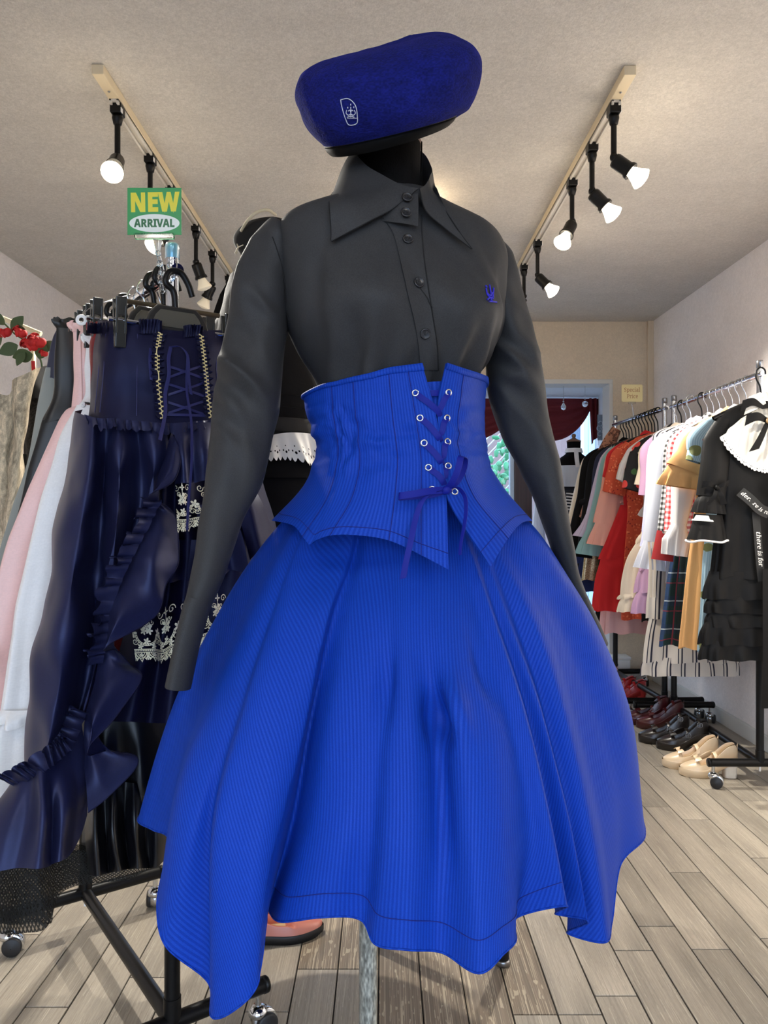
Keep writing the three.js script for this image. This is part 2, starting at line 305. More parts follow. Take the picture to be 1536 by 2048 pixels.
// ---- ceiling tracks with spot lamps
const glowOn = std({ color: rgb(255, 244, 225), emissive: new THREE.Color().setRGB(1, 0.86, 0.62), emissiveIntensity: 9, roughness: 0.4 });
const glowDim = phy({ color: rgb(238, 228, 205), roughness: 0.35, emissive: new THREE.Color().setRGB(1, 0.85, 0.6), emissiveIntensity: 0.12 });
const battenMat = std({ color: rgb(222, 205, 172), roughness: 0.55 });
function track(x, z0, z1, label) {
  const t = thing('light_track', label, 'track', [x, CEIL, -z0]);
  part('batten', box(x - 0.017, x + 0.017, CEIL - 0.028, CEIL, -z1, -z0, 0.002), battenMat, t);
  part('rail', [box(x - 0.014, x - 0.007, CEIL - 0.042, CEIL - 0.028, -z1, -z0 - 0.13, 0.001), box(x + 0.007, x + 0.014, CEIL - 0.042, CEIL - 0.028, -z1, -z0 - 0.13, 0.001), box(x - 0.014, x + 0.014, CEIL - 0.034, CEIL - 0.028, -z1, -z0 - 0.13, 0.001)], std({ color: rgb(206, 200, 190), roughness: 0.4 }), t);
  part('screw', lathe([[0, 0.003], [0.003, 0.002], [0.004, 0]], V(x, CEIL - 0.029, -z0 - 0.09), V(0, -1, 0), 10), M.steel, t);
}
track(0.70, 2.185, 4.6, 'cream ceiling batten and track carrying the spot lamps on the right');
track(-0.812, 2.18, 4.6, 'cream ceiling batten and track carrying the spot lamps on the left');
// bare bulb fitting behind the dress form's collar, warming the ceiling there
{
  const x = 0.1, z = 3.1, t = thing('ceiling_light', 'round bulb lamp on the ceiling hidden behind the black collar', 'light', [x, CEIL, -z]);
  part('base', lathe([[0.001, 0], [0.05, 0], [0.05, 0.012], [0.02, 0.03], [0.001, 0.03]], V(x, CEIL, -z), V(0, -1, 0), 28), M.white, t);
  part('bulb', lathe([[0.012, 0.025], [0.02, 0.04], [0.032, 0.06], [0.034, 0.075], [0.026, 0.094], [0.001, 0.104]], V(x, CEIL, -z), V(0, -1, 0), 24), glowOn, t);
  const p = new THREE.PointLight(new THREE.Color().setRGB(1, 0.76, 0.46), 0.22, 8, 2); p.name = 'glow'; p.position.set(0, -0.07, 0); p.castShadow = true; t.add(p);
}
// x, depth of the connector, aim (unit-ish), lit, label
function spot(x, z, aim, lit, label, drop = 0.115) {
  const t = thing('track_spotlight', label, 'spotlight', [x, CEIL - 0.03, -z], 'spot lamps on the ceiling tracks');
  const dir = V(...aim).normalize(), top = V(x, CEIL - 0.03, -z), jt = V(x, CEIL - 0.075 - drop, -z);
  part('connector', [box(x - 0.017, x + 0.017, CEIL - 0.062, CEIL - 0.03, -z - 0.022, -z + 0.022, 0.004), lathe([[0.001, 0], [0.0155, 0.002], [0.0165, 0.012], [0.012, 0.03], [0.001, 0.032]], V(x, CEIL - 0.06, -z), V(0, -1, 0), 16)], M.black, t);
  part('clip_switch', box(x + 0.013, x + 0.0185, CEIL - 0.06, CEIL - 0.046, -z + 0.006, -z + 0.02, 0.001), M.white, t);
  part('stem', rod(V(x, CEIL - 0.09, -z), jt, 0.0088), M.black, t);
  part('joint', lathe([[0.001, -0.012], [0.011, -0.01], [0.012, 0], [0.011, 0.01], [0.001, 0.012]], jt, V(dir.z, 0.001, -dir.x), 14), M.black, t);
  const a = jt.clone().addScaledVector(dir, 0.002).addScaledVector(V(0, -1, 0), 0.006);
  part('socket', lathe([[0.001, 0], [0.0205, 0.001], [0.0225, 0.008], [0.0225, 0.05], [0.0265, 0.056], [0.0275, 0.064], [0.026, 0.066], [0.018, 0.062]], a, dir, 22), M.black, t);
  const b = part('bulb', lathe([[0.013, 0.055], [0.0165, 0.066], [0.022, 0.082], [0.03, 0.098], [0.0325, 0.104], [0.0315, 0.107], [0.02, 0.1135], [0.001, 0.117]], a, dir, 24), lit ? glowOn : glowDim, t);
  const face = a.clone().addScaledVector(dir, 0.127).sub(top);
  const s = new THREE.SpotLight(new THREE.Color().setRGB(1, 0.95, 0.86), LAMP_SPOT * (lit || 0.12), 8, 0.75, 0.8, 2); s.name = 'beam'; s.position.copy(face); s.target.position.copy(face.clone().add(dir)); s.shadow.radius = 1; s.castShadow = true; t.add(s, s.target); s.target.name = 'aim';
  const p = new THREE.PointLight(new THREE.Color().setRGB(1, 0.84, 0.64), LAMP_SPILL * (lit || 0.3), 8, 2); p.name = 'spill'; p.position.copy(a.clone().addScaledVector(dir, 0.085).sub(top)); p.castShadow = true; t.add(p);
}
const TX = 0.70, TL = -0.812;
spot(TX, 2.343, [0.66, -0.6, 0.2], 1.5, 'right-hand track lamp nearest the photographer, glowing and tilted outward');
spot(TX, 2.588, [0.6, -0.68, 0.1], 1.5, 'second glowing lamp of the right-hand track, tilted to the right');
spot(TX, 2.863, [-0.42, -0.8, 0.38], 1, 'third lamp of the right-hand track, glowing and tilted to the left');
spot(TX, 3.506, [0.6, -0.68, 0.2], 1.5, 'fourth lamp of the right-hand track, above the shoulder of the black blouse');
spot(TX, 3.845, [-0.5, -0.75, -0.4], 0, 'last lamp of the right-hand track, half hidden by the black sleeve');
spot(TL, 2.343, [0.1, -0.68, 0.72], 0.7, 'dazzling lamp of the left-hand track that points at the photographer');
spot(TL, 2.671, [0.3, -0.8, 0.5], 1, 'track lamp behind the green NEW ARRIVAL card');
spot(TL, 2.93, [-0.6, -0.75, 0.35], 0.6, 'track lamp shining out left of the green NEW ARRIVAL card');
spot(TL, 3.32, [0.3, -0.92, -0.25], 0, 'dim white lamp of the left-hand track right of the chrome post');
spot(TL, 3.64, [-0.45, -0.86, -0.2], 0, 'dim white lamp of the left-hand track nearest the velvet hat');
spot(TL, 4.02, [0.3, -0.9, -0.2], 0, 'farthest lamp of the left-hand track above the lace shoulder', 0.03);

// ------------------------------------------------------------------ the dress form in the middle and what it wears
const px = (list) => list.map((p) => P(...p));
// ---- cloths of the outfit
const stripeN = tile(201, 64), stripeF = tile(202, 160);
const stripe = (u, v, x, y) => { const s = 0.5 + 0.5 * Math.sin(u * 2 * Math.PI * 8), e = smooth(0.3, 0.7, s), k = 1 + 0.1 * (stripeN(u, v) - 0.5) + 0.1 * (stripeF(u, v) - 0.5); return [lerp(13, 17, e) * k, lerp(54, 64, e) * k, lerp(154, 171, e) * k]; };
const stripeTex = tex(256, 256, stripe), stripeRough = tex(256, 64, (u) => { const e = smooth(0.3, 0.7, 0.5 + 0.5 * Math.sin(u * 2 * Math.PI * 8)); return [150, lerp(185, 140, e), 0]; }, { srgb: false });
const stripeBump = tex(256, 64, (u) => { const e = smooth(0.3, 0.7, 0.5 + 0.5 * Math.sin(u * 2 * Math.PI * 8)); return [e * 255, e * 255, e * 255]; }, { srgb: false });
for (const t of [stripeTex, stripeRough, stripeBump]) t.repeat.set(1 / 0.036, 1 / 0.036);
const blueStripe = phy({ map: stripeTex, roughnessMap: stripeRough, roughness: 1, bumpMap: stripeBump, bumpScale: 0.00012, sheen: 0.25, sheenRoughness: 0.45, sheenColor: rgb(90, 130, 255), specularIntensity: 0.28 });
const blueRibbon = satin(rgb(13, 26, 132), { roughness: 0.55, sheen: 0.05, specularIntensity: 0.4 });
const blueThread = std({ color: rgb(12, 30, 120), roughness: 0.9 });
const poplinN = tile(210, 160);
const poplin = tex(256, 256, (u, v) => { const k = 1 + 0.22 * (poplinN(u, v) - 0.5); return [53 * k, 53 * k, 54 * k]; }); poplin.repeat.set(9, 9);
const shirtMat = phy({ map: poplin, roughness: 0.62, sheen: 0.12, sheenRoughness: 0.5, sheenColor: rgb(90, 92, 98), specularIntensity: 0.42 });
const shirtButton = std({ color: rgb(34, 35, 38), roughness: 0.22 });
const shirtThread = std({ color: rgb(16, 16, 18), roughness: 0.9 });

// ---- stand, body block and neck of the form
const FORM = thing('dress_form', 'black cloth dress form on a steel pole wearing the blue and black outfit', 'dress form', [-0.027, 0, -1.31]);
const blackFelt = cloth(rgb(17, 15, 14), { roughness: 0.95, sheen: 0.05, specularIntensity: 0.3 });
{
  const patina = tile(220, 40), pt = tex(64, 512, (u, v) => { const k = 0.75 + 0.5 * (patina(u, v * 3) - 0.5) + 0.2 * (patina(u * 2, v * 8) - 0.5); return [206 * k, 206 * k, 192 * k]; });
  part('pole', rod(V(-0.027, 0.02, -1.31), V(-0.027, 1.0, -1.31), 0.0155, 0.0155, 24), std({ map: pt, roughness: 0.34, metalness: 0.15 }), FORM);
  part('base', lathe([[0.001, 0], [0.2, 0], [0.202, 0.006], [0.19, 0.016], [0.04, 0.03], [0.03, 0.05], [0.001, 0.05]], V(-0.027, 0, -1.31), V(0, 1, 0), 40), M.blackMatte, FORM);
  const rings = [[0.9, 0.07, 0.05], [1.05, 0.085, 0.06], [1.16, 0.085, 0.06], [1.21, 0.085, 0.06], [1.3, 0.095, 0.07], [1.4, 0.13, 0.09], [1.48, 0.14, 0.08], [1.54, 0.12, 0.065], [1.575, 0.085, 0.055], [1.6, 0.056, 0.053], [1.66, 0.052, 0.052], [1.71, 0.053, 0.053]];
  const g = rings.map(([y, a, b]) => { const row = []; for (let i = 0; i <= 40; i++) { const t = i / 40 * 2 * Math.PI; row.push(V(0.006 + a * Math.cos(t), y, -1.235 + b * Math.sin(t))); } return row; });
  part('body', gridGeo(g, true), blackFelt, FORM);
  part('neck_cap', lathe([[0.001, 0.012], [0.05, 0.012], [0.0545, 0.008], [0.0545, 0], [0.001, 0]], V(0.006, 1.708, -1.235), V(0, 1, 0), 36), std({ color: rgb(196, 168, 150), roughness: 0.35 }), FORM);
  // broad lighter cloth patch of the neck seam
  part('neck_seam', tube([V(0.06, 1.71, -1.225), V(0.0595, 1.66, -1.222), V(0.061, 1.61, -1.22)], 0.0012, 12, 6), blackFelt, FORM);
}

// ---- blouse
const BLOUSE = thing('blouse', 'black long-sleeved blouse with a big pointed collar on the dress form', 'blouse', [0.006, 1.3, -1.23]);
const PSI = 19 * Math.PI / 180, E1 = V(Math.cos(PSI), 0, -Math.sin(PSI)), E2 = V(Math.sin(PSI), 0, Math.cos(PSI)), C0 = V(0.017, 0, -1.232);
function torsoPoint(y, a, bf, bb, t, drop = 0) {
  const c = Math.cos(t), s = Math.sin(t), ex = Math.sign(c) * Math.pow(Math.abs(c), 0.86), b = s > 0 ? bf : bb;
  const p = C0.clone().addScaledVector(E1, a * ex).addScaledVector(E2, b * Math.sign(s) * Math.pow(Math.abs(s), 0.9)); p.y = y - drop * Math.pow(Math.abs(ex), 2.2); return p;
}
const TR = [[1.622, 0.066, 0.062, 0.062, 0], [1.613, 0.08, 0.07, 0.066, 0.001], [1.604, 0.112, 0.076, 0.075, 0.004], [1.594, 0.15, 0.084, 0.085, 0.008], [1.582, 0.18, 0.094, 0.09, 0.013], [1.556, 0.192, 0.104, 0.096, 0.012], [1.52, 0.19, 0.112, 0.1, 0.02], [1.47, 0.185, 0.124, 0.104, 0.01], [1.42, 0.178, 0.134, 0.104, 0], [1.37, 0.156, 0.124, 0.1, 0], [1.325, 0.127, 0.106, 0.09, 0], [1.25, 0.108, 0.09, 0.08, 0], [1.18, 0.1, 0.082, 0.076, 0]];
const TN = 96;
const torsoRows = TR.map(([y, a, bf, bb, dr]) => { const row = []; for (let i = 0; i <= TN; i++) row.push(torsoPoint(y, a, bf, bb, i / TN * 2 * Math.PI, dr)); return row; });
function resampleRows(rows, n) { const out = Array.from({ length: n + 1 }, () => []); for (let i = 0; i < rows[0].length; i++) { const c = along(rows.map((r) => r[i]), n); c.forEach((p, j) => out[j].push(p)); } return out; }
const torsoGrid = resampleRows(torsoRows, 84).map((row) => row.map((p, i) => {
  const t = i / TN * 2 * Math.PI, rel = p.clone().sub(C0), u = rel.dot(E1), f = Math.max(0, Math.sin(t));
  let d = 0;
  for (const s of [-1, 1]) d += 0.026 * Math.exp(-((u - s * 0.078) ** 2) / 0.0030 - ((p.y - 1.425) ** 2) / 0.0030) * f;           // bust
  // gathers below the bust, drag folds from the collar points and armholes
  const under = smooth(1.43, 1.34, p.y) * smooth(1.22, 1.3, p.y);
  d += under * f * (0.013 * Math.sin(u * 150 + 2 * N3(u * 9, p.y * 6, 2)) * (0.4 + 0.6 * smooth(0.03, 0.1, Math.abs(u))) - 0.003 * Math.exp(-((u + 0.105) ** 2) / 0.0002));
  const dg = u + (p.y - 1.5) * 0.55 * Math.sign(u);
  d += f * 0.010 * N3(dg * 16, p.y * 3.2, 7) * smooth(1.33, 1.4, p.y) + f * 0.0035 * N3(dg * 40, p.y * 5, 3) * smooth(1.6, 1.55, p.y);
  for (const s of [-1, 1]) d -= 0.012 * f * Math.exp(-((u - s * 0.15) ** 2) / 0.0001) * smooth(1.52, 1.45, p.y);                  // pulled in at the armhole
  const n = rel.clone().setY(0).normalize(); return p.clone().addScaledVector(n, d);
}));
const torsoUV = arcUV(torsoGrid);
const bodice = part('bodice', gridGeo(torsoGrid, true, torsoUV), shirtMat, BLOUSE);
// tube of cloth along rings [x, y, half width px, depth, half depth m]
function sleeveGrid(rings, n, around, wr) {
  const cs = rings.map((r) => P(r[0], r[1], r[3])), hw = rings.map((r) => r[2] / F * r[3]), hd = rings.map((r) => r[4]);
  const c = curve(cs), grid = []; const at = (arr, t) => { const q = t * (arr.length - 1), i = Math.min(arr.length - 2, Math.floor(q)); const f = q - i, s = f * f * (3 - 2 * f); return lerp(arr[i], arr[i + 1], s * 0.5 + f * 0.5); };
  for (let j = 0; j <= n; j++) {
    const t = j / n, p = c.getPoint(t), tg = c.getTangent(t), side = tg.clone().cross(V(0, 0, 1)).normalize().negate(), dp = tg.clone().cross(side).normalize(), row = []; if (side.x < 0) side.negate(); if (dp.z < 0) dp.negate();
    for (let i = 0; i <= around; i++) { const a = i / around * 2 * Math.PI, q = p.clone().addScaledVector(side, at(hw, t) * Math.cos(a)).addScaledVector(dp, at(hd, t) * Math.sin(a)); const d = wr ? wr(t, a, q) : 0; q.addScaledVector(side, d * Math.cos(a) * 0.12).addScaledVector(dp, d * 1.5 * Math.sin(a)); row.push(q); }
    grid.push(row);
  }
  return grid;
}
const crush = (seed, k) => (t, a, q) => { const w = smooth(0.02, 0.2, t) * (1 - 0.75 * smooth(0.72, 0.88, t)); const bend = Math.exp(-((t - 0.46) ** 2) / 0.028); const rg = (v) => 1 - 2 * Math.abs(v); return k * (0.010 * N3(q.x * 13 + q.y * 8, q.y * 4 - q.x * 6, seed) + 0.017 * bend * (rg(N3(q.y * 17 + q.x * 13, q.x * 5 - q.y * 4, seed + 3)) - 0.6) + 0.008 * (rg(N3(q.x * 15 + q.y * 4, q.y * 2.5 - q.x * 2, seed + 5)) - 0.6) + 0.004 * N3(q.x * 30, q.y * 9, seed + 8)) * w; };
const sl = sleeveGrid([[568, 452, 8, 1.2, 0.012], [556, 464, 27, 1.198, 0.036], [541, 500, 46, 1.19, 0.056], [526, 560, 55, 1.18, 0.066], [516, 640, 60, 1.175, 0.064], [501, 740, 63, 1.165, 0.06], [492, 810, 66, 1.155, 0.056], [483, 880, 62, 1.145, 0.05], [470, 950, 57, 1.135, 0.046], [444, 1035, 42, 1.125, 0.042], [420, 1133, 33, 1.115, 0.036], [397, 1206, 26, 1.105, 0.032]], 100, 48, crush(1, 1.25));
const slG = part('sleeve', gridGeo(sl, true, arcUV(sl)), shirtMat, BLOUSE);
const cf = sleeveGrid([[399, 1200, 26, 1.104, 0.033], [393, 1216, 25.5, 1.102, 0.033], [374, 1290, 23.5, 1.095, 0.031], [356, 1374, 24, 1.09, 0.03]], 20, 40, (t, a) => 0.0016 + 0.0012 * Math.cos(3 * a));
part('cuff', gridGeo(cf, true, arcUV(cf)), shirtMat, BLOUSE);
const srg = sleeveGrid([[966, 478, 8, 1.285, 0.015], [978, 492, 26, 1.288, 0.038], [990, 522, 38, 1.29, 0.056], [1000, 565, 41, 1.295, 0.066], [1013, 640, 47, 1.3, 0.066], [1024, 715, 54, 1.3, 0.062], [1033, 784, 56, 1.3, 0.056], [1053, 860, 50, 1.3, 0.05], [1077, 925, 41, 1.3, 0.044], [1100, 1000, 29, 1.3, 0.04], [1121, 1080, 22, 1.31, 0.036], [1139, 1150, 17, 1.325, 0.034], [1159, 1200, 16, 1.33, 0.03]], 100, 48, crush(5, 1.1));
part('sleeve', gridGeo(srg, true, arcUV(srg)), shirtMat, BLOUSE);
const crg = sleeveGrid([[1157, 1196, 16.5, 1.33, 0.032], [1163, 1210, 17, 1.33, 0.032], [1180, 1248, 17, 1.335, 0.03], [1196, 1286, 17, 1.34, 0.03]], 16, 36, () => 0.0015);
part('cuff', gridGeo(crg, true, arcUV(crg)), shirtMat, BLOUSE);
// armhole seams
const seam = (pts, r = 0.0008) => { const h = pts.map((p) => onto([bodice, slG], p[0], p[1], 0.0004)).filter(Boolean).map((q) => q.p); return tube(h, r, h.length * 6, 5); };
part('seam', seam([[545, 474], [556, 505], [566, 545], [573, 590], [578, 640]]), shirtThread, BLOUSE);
// collar stand and folded pointed collar
{
  const ring = (y0, r0, y1, r1, t0, t1, n = 50) => { const rows = [[], [], []]; for (let i = 0; i <= n; i++) { const t = lerp(t0, t1, i / n); for (let k = 0; k < 3; k++) { const f = k / 2, r = lerp(r0, r1, f), yy = lerp(y0, y1, f); const p = C0.clone().addScaledVector(E1, r * Math.cos(t)).addScaledVector(E2, r * Math.sin(t) + 0.008); p.y = k === 0 ? 1.598 + 0.062 * (1 - Math.sin(t)) / 2 : k === 1 ? 1.592 + 0.034 * (1 - Math.sin(t)) / 2 : 1.586; rows[k].push(p); } } return rows; };
  const sr = ring(1.665, 0.068, 1.592, 0.08, 0.5 * Math.PI + 0.12, 0.5 * Math.PI - 0.12 + 2 * Math.PI); part('collar_stand', gridGeo(sr, false, arcUV(sr)), shirtMat, BLOUSE);
  const cols = [
    px([[838, 377, 1.128], [782, 420, 1.112], [740, 452, 1.102], [667, 492, 1.098]]),
    px([[800, 368, 1.128], [752, 408, 1.113], [712, 446, 1.105], [664, 462, 1.108]]),
    px([[764, 349, 1.135], [722, 386, 1.12], [690, 412, 1.12], [662, 424, 1.128]]),
    px([[735, 332, 1.15], [700, 362, 1.14], [676, 384, 1.148], [660, 396, 1.165]]),
    px([[712, 306, 1.185], [690, 336, 1.185], [675, 366, 1.195], [664, 388, 1.215]]),
    px([[716, 292, 1.25], [700, 318, 1.265], [688, 350, 1.28], [678, 384, 1.29]]),
    px([[770, 288, 1.305], [766, 318, 1.325], [764, 352, 1.34], [762, 388, 1.345]]),
    px([[838, 300, 1.315], [846, 326, 1.335], [852, 358, 1.35], [856, 392, 1.355]]),
    px([[863, 334, 1.275], [866, 352, 1.295], [868, 376, 1.31], [871, 402, 1.32]]),
    px([[860, 352, 1.22], [864, 376, 1.225], [872, 402, 1.235], [884, 428, 1.25]]),
    px([[852, 368, 1.165], [862, 404, 1.165], [884, 438, 1.18], [915, 474, 1.2]]),
    px([[839, 378, 1.128], [852, 422, 1.125], [880, 462, 1.14], [938, 508, 1.165]]),
  ];
  const layOn = (c, k, x, y, off) => { const h = onto(bodice, x, y, off); if (h && h.p.z > c[k].z) c[k].copy(h.p); };
  for (const [ci, pts] of [[0, [[782, 420], [740, 452], [667, 492]]], [1, [[752, 408], [712, 446], [664, 462]]], [2, [[722, 386], [690, 412], [662, 424]]], [9, [[864, 376], [872, 402], [884, 428]]], [10, [[862, 404], [884, 438], [915, 474]]], [11, [[852, 422], [880, 462], [938, 508]]]]) pts.forEach(([x, y], k) => layOn(cols[ci], k + 1, x, y, [0.012, 0.013, 0.011][k]));
  const g = loftGrid(cols, 24, 8, false); part('collar', gridGeo(g, false, arcUV(g)), shirtMat, BLOUSE);
  part('collar_edge', tube([...g.map((r) => r[0]), ...g[g.length - 1].filter((_, i) => i % 4 === 0 && i > 0), ...g.map((r) => r[r.length - 1]).reverse().slice(1)], 0.0009, 260, 5), shirtThread, BLOUSE);
  // inner face of the collar fold, dropping back to the stand
  const inn = cols.slice(1, -1).map((c, i) => [c[0], c[0].clone().add(V((0.006 - c[0].x) * 0.12, -0.02, (-1.235 - c[0].z) * 0.12)), c[0].clone().add(V((0.006 - c[0].x) * 0.15, -0.06, (-1.235 - c[0].z) * 0.15))]);
  const gi = loftGrid(inn, 8, 8, false); part('collar_lining', gridGeo(gi, false, arcUV(gi)), shirtMat, BLOUSE);
}
// button placket laid on the bodice, thread tail, buttons with raised crest
{
  const edge = [[762, 842, 432], [784, 842, 462], [795, 845, 500], [806, 852, 550], [817, 860, 600], [827, 866, 640], [836, 872, 690], [842, 876, 740]];
  const grid = edge.map(([xa, xb, y]) => Array.from({ length: 7 }, (_, i) => { const h = onto(bodice, lerp(xa, xb, i / 6), y, 0.0022); return h ? h.p : P(lerp(xa, xb, i / 6), y, 1.12); }));
  const gg = resampleRows(grid, 40); part('placket', gridGeo(gg, false, arcUV(gg)), shirtMat, BLOUSE);
  const edgeR = gg.map((r) => r[6]); part('placket_edge', tube(edgeR, 0.0011, 60, 6), shirtThread, BLOUSE);
  // front of the stand with its own two buttons
  const st = [[[774, 396, 1.128], [806, 392, 1.122], [836, 386, 1.13]], [[766, 418, 1.12], [802, 416, 1.114], [837, 414, 1.122]], [[764, 442, 1.115], [800, 446, 1.108], [836, 452, 1.112]]].map(px); const sg = resampleRows(st.map((r) => along(r, 12)), 10);
  const stand = part('stand_front', gridGeo(sg, false, arcUV(sg)), shirtMat, BLOUSE);
  const prof = [[0.001, 0.0012], [0.0050, 0.0012], [0.0056, 0.0022], [0.0066, 0.0028], [0.0076, 0.0022], [0.008, 0.001], [0.0076, -0.0008], [0.001, -0.001]];
  for (const [x, y] of [[813, 398], [811, 428], [815, 481], [836, 567], [850, 667]]) {
    const h = onto([stand, bodice], x, y, 0.0034); if (!h) continue;
    const b = part('button', lathe(prof, h.p, h.n, 26), shirtButton, BLOUSE);
    const up = V(0, 1, 0).addScaledVector(h.n, -h.n.y).normalize(), rt = up.clone().cross(h.n), q = (a, c, d = 0.0014) => h.p.clone().addScaledVector(rt, a).addScaledVector(up, c).addScaledVector(h.n, d);
    part('crest', [tube([q(-0.0035, -0.003), q(0, -0.0034), q(0.0035, -0.003)], 0.0004, 8, 5), tube([q(0, -0.003), q(0, 0.0036)], 0.0004, 6, 5), tube([q(-0.0026, 0.0026), q(-0.0024, 0), q(0, -0.0012), q(0.0024, 0), q(0.0026, 0.0026)], 0.0004, 14, 5)], shirtButton, b);
  }
  const tl = [[838, 578], [846, 588], [856, 600], [858, 606], [864, 616]].map(([x, y]) => onto(bodice, x, y, 0.0034).p); part('loose_thread', tube(tl, 0.0005, 20, 5), shirtThread, BLOUSE);
  // embroidered motif on the wearer's left breast
  const on = (l) => l.map(([x, y]) => onto(bodice, x, y, 0.0012)).filter(Boolean).map((h) => h.p);
  const mot = [[[971, 578], [974, 590], [980, 597]], [[978, 571], [980, 584], [983, 597]], [[986, 577], [985, 588], [985, 597]], [[973, 600], [979, 596], [985, 598]], [[974, 588], [979, 592], [984, 586]], [[980, 598], [984, 604]], [[977, 603], [985, 604], [992, 605]], [[970, 572], [973, 576]]].map((l) => tube(on(l), 0.0013, 10, 5));
  part('embroidery', mot, std({ color: rgb(38, 34, 190), roughness: 0.6 }), BLOUSE);
}

// ---- corset belt
const CORSET = thing('corset', 'royal blue laced corset belt with pointed hem and ribbon bow', 'corset', [0.02, 1.15, -1.23]);
const colsK = [
  [[893, 726, 1.102], [876, 812, 1.1], [881, 900, 1.097], [891, 985, 1.088], [981, 1134, 1.075]],
  [[926, 737, 1.123], [915, 830, 1.115], [918, 905, 1.11], [940, 985, 1.1], [1014, 1080, 1.11]],
  [[957, 747, 1.165], [946, 835, 1.15], [950, 910, 1.15], [975, 982, 1.15], [1042, 1047, 1.16]],
  [[974, 756, 1.225], [967, 845, 1.215], [974, 912, 1.215], [1004, 972, 1.22], [1065, 1042, 1.23]],
  [[956, 772, 1.31], [950, 850, 1.31], [955, 915, 1.31], [982, 975, 1.33], [1030, 1040, 1.36]],
  [[800, 792, 1.36], [800, 850, 1.36], [800, 915, 1.355], [800, 975, 1.38], [800, 1040, 1.43]],
  [[640, 797, 1.3], [648, 850, 1.3], [655, 915, 1.29], [635, 970, 1.31], [580, 1040, 1.35]],
  [[606, 790, 1.2], [617, 837, 1.195], [631, 905, 1.19], [611, 967, 1.2], [544, 1041, 1.22]],
  [[645, 769, 1.15], [650, 832, 1.145], [660, 905, 1.14], [640, 985, 1.13], [589, 1053, 1.12]],
  [[667, 764, 1.137], [671, 830, 1.132], [679, 905, 1.126], [661, 990, 1.108], [609, 1078, 1.085]],
  [[676, 762, 1.133], [680, 830, 1.127], [688, 905, 1.121], [669, 990, 1.102], [619, 1089, 1.075]],
  [[686, 759, 1.129], [690, 830, 1.123], [698, 905, 1.117], [680, 990, 1.098], [631, 1081, 1.072]],
  [[706, 754, 1.12], [712, 830, 1.115], [720, 905, 1.11], [706, 990, 1.09], [660, 1071, 1.067]],
  [[742, 746, 1.11], [748, 830, 1.105], [752, 910, 1.1], [745, 990, 1.08], [720, 1071, 1.062]],
  [[777, 736, 1.105], [785, 830, 1.1], [795, 910, 1.095], [790, 990, 1.08], [778, 1081, 1.062]],
  [[812, 731, 1.102], [827, 830, 1.097], [838, 910, 1.092], [838, 1000, 1.08], [838, 1108, 1.062]],
  [[844, 727, 1.1], [873, 835, 1.096], [883, 910, 1.091], [892, 985, 1.086], [897, 1139, 1.058]],
].map(px);
const kg0 = loftGrid(colsK, 60, 14, false), kn = gridNormals(kg0), KJ = kg0.length, KI = kg0[0].length;
const kg = kg0.map((row, j) => row.map((p, i) => {
  const f = i / (KI - 1) * 16, left = f > 7 ? 1 : 0, v = j / (KJ - 1), mid = Math.sin(Math.PI * clamp((v - 0.08) / 0.62, 0, 1));
  // horizontal drag creases of the waist, kept off the lacing edges
  const edge = smooth(0, 0.8, f) * smooth(16, 15.2, f), w = 0.0065 * N3(f * 0.7, v * 10, 4) + 0.003 * N3(f * 1.6, v * 22, 6);
  const n = kn[j][i].clone(); if (n.clone().dot(p.clone().sub(V(0.02, p.y, -1.24))) < 0) n.negate(); return p.clone().addScaledVector(n, w * mid * edge);
}));
const kuv = (() => { const w = Math.floor(KJ * 0.4), us = [0], vs = [0]; for (let i = 1; i < KI; i++) us.push(us[i - 1] + kg0[w][i].distanceTo(kg0[w][i - 1])); for (let j = 1; j < KJ; j++) vs.push(vs[j - 1] + kg0[j][180 % KI].distanceTo(kg0[j - 1][180 % KI])); return (i, j) => [us[i] * 1.02, -vs[j]]; })();
const kBody = part('body', gridGeo(kg, false, kuv), blueStripe, CORSET);
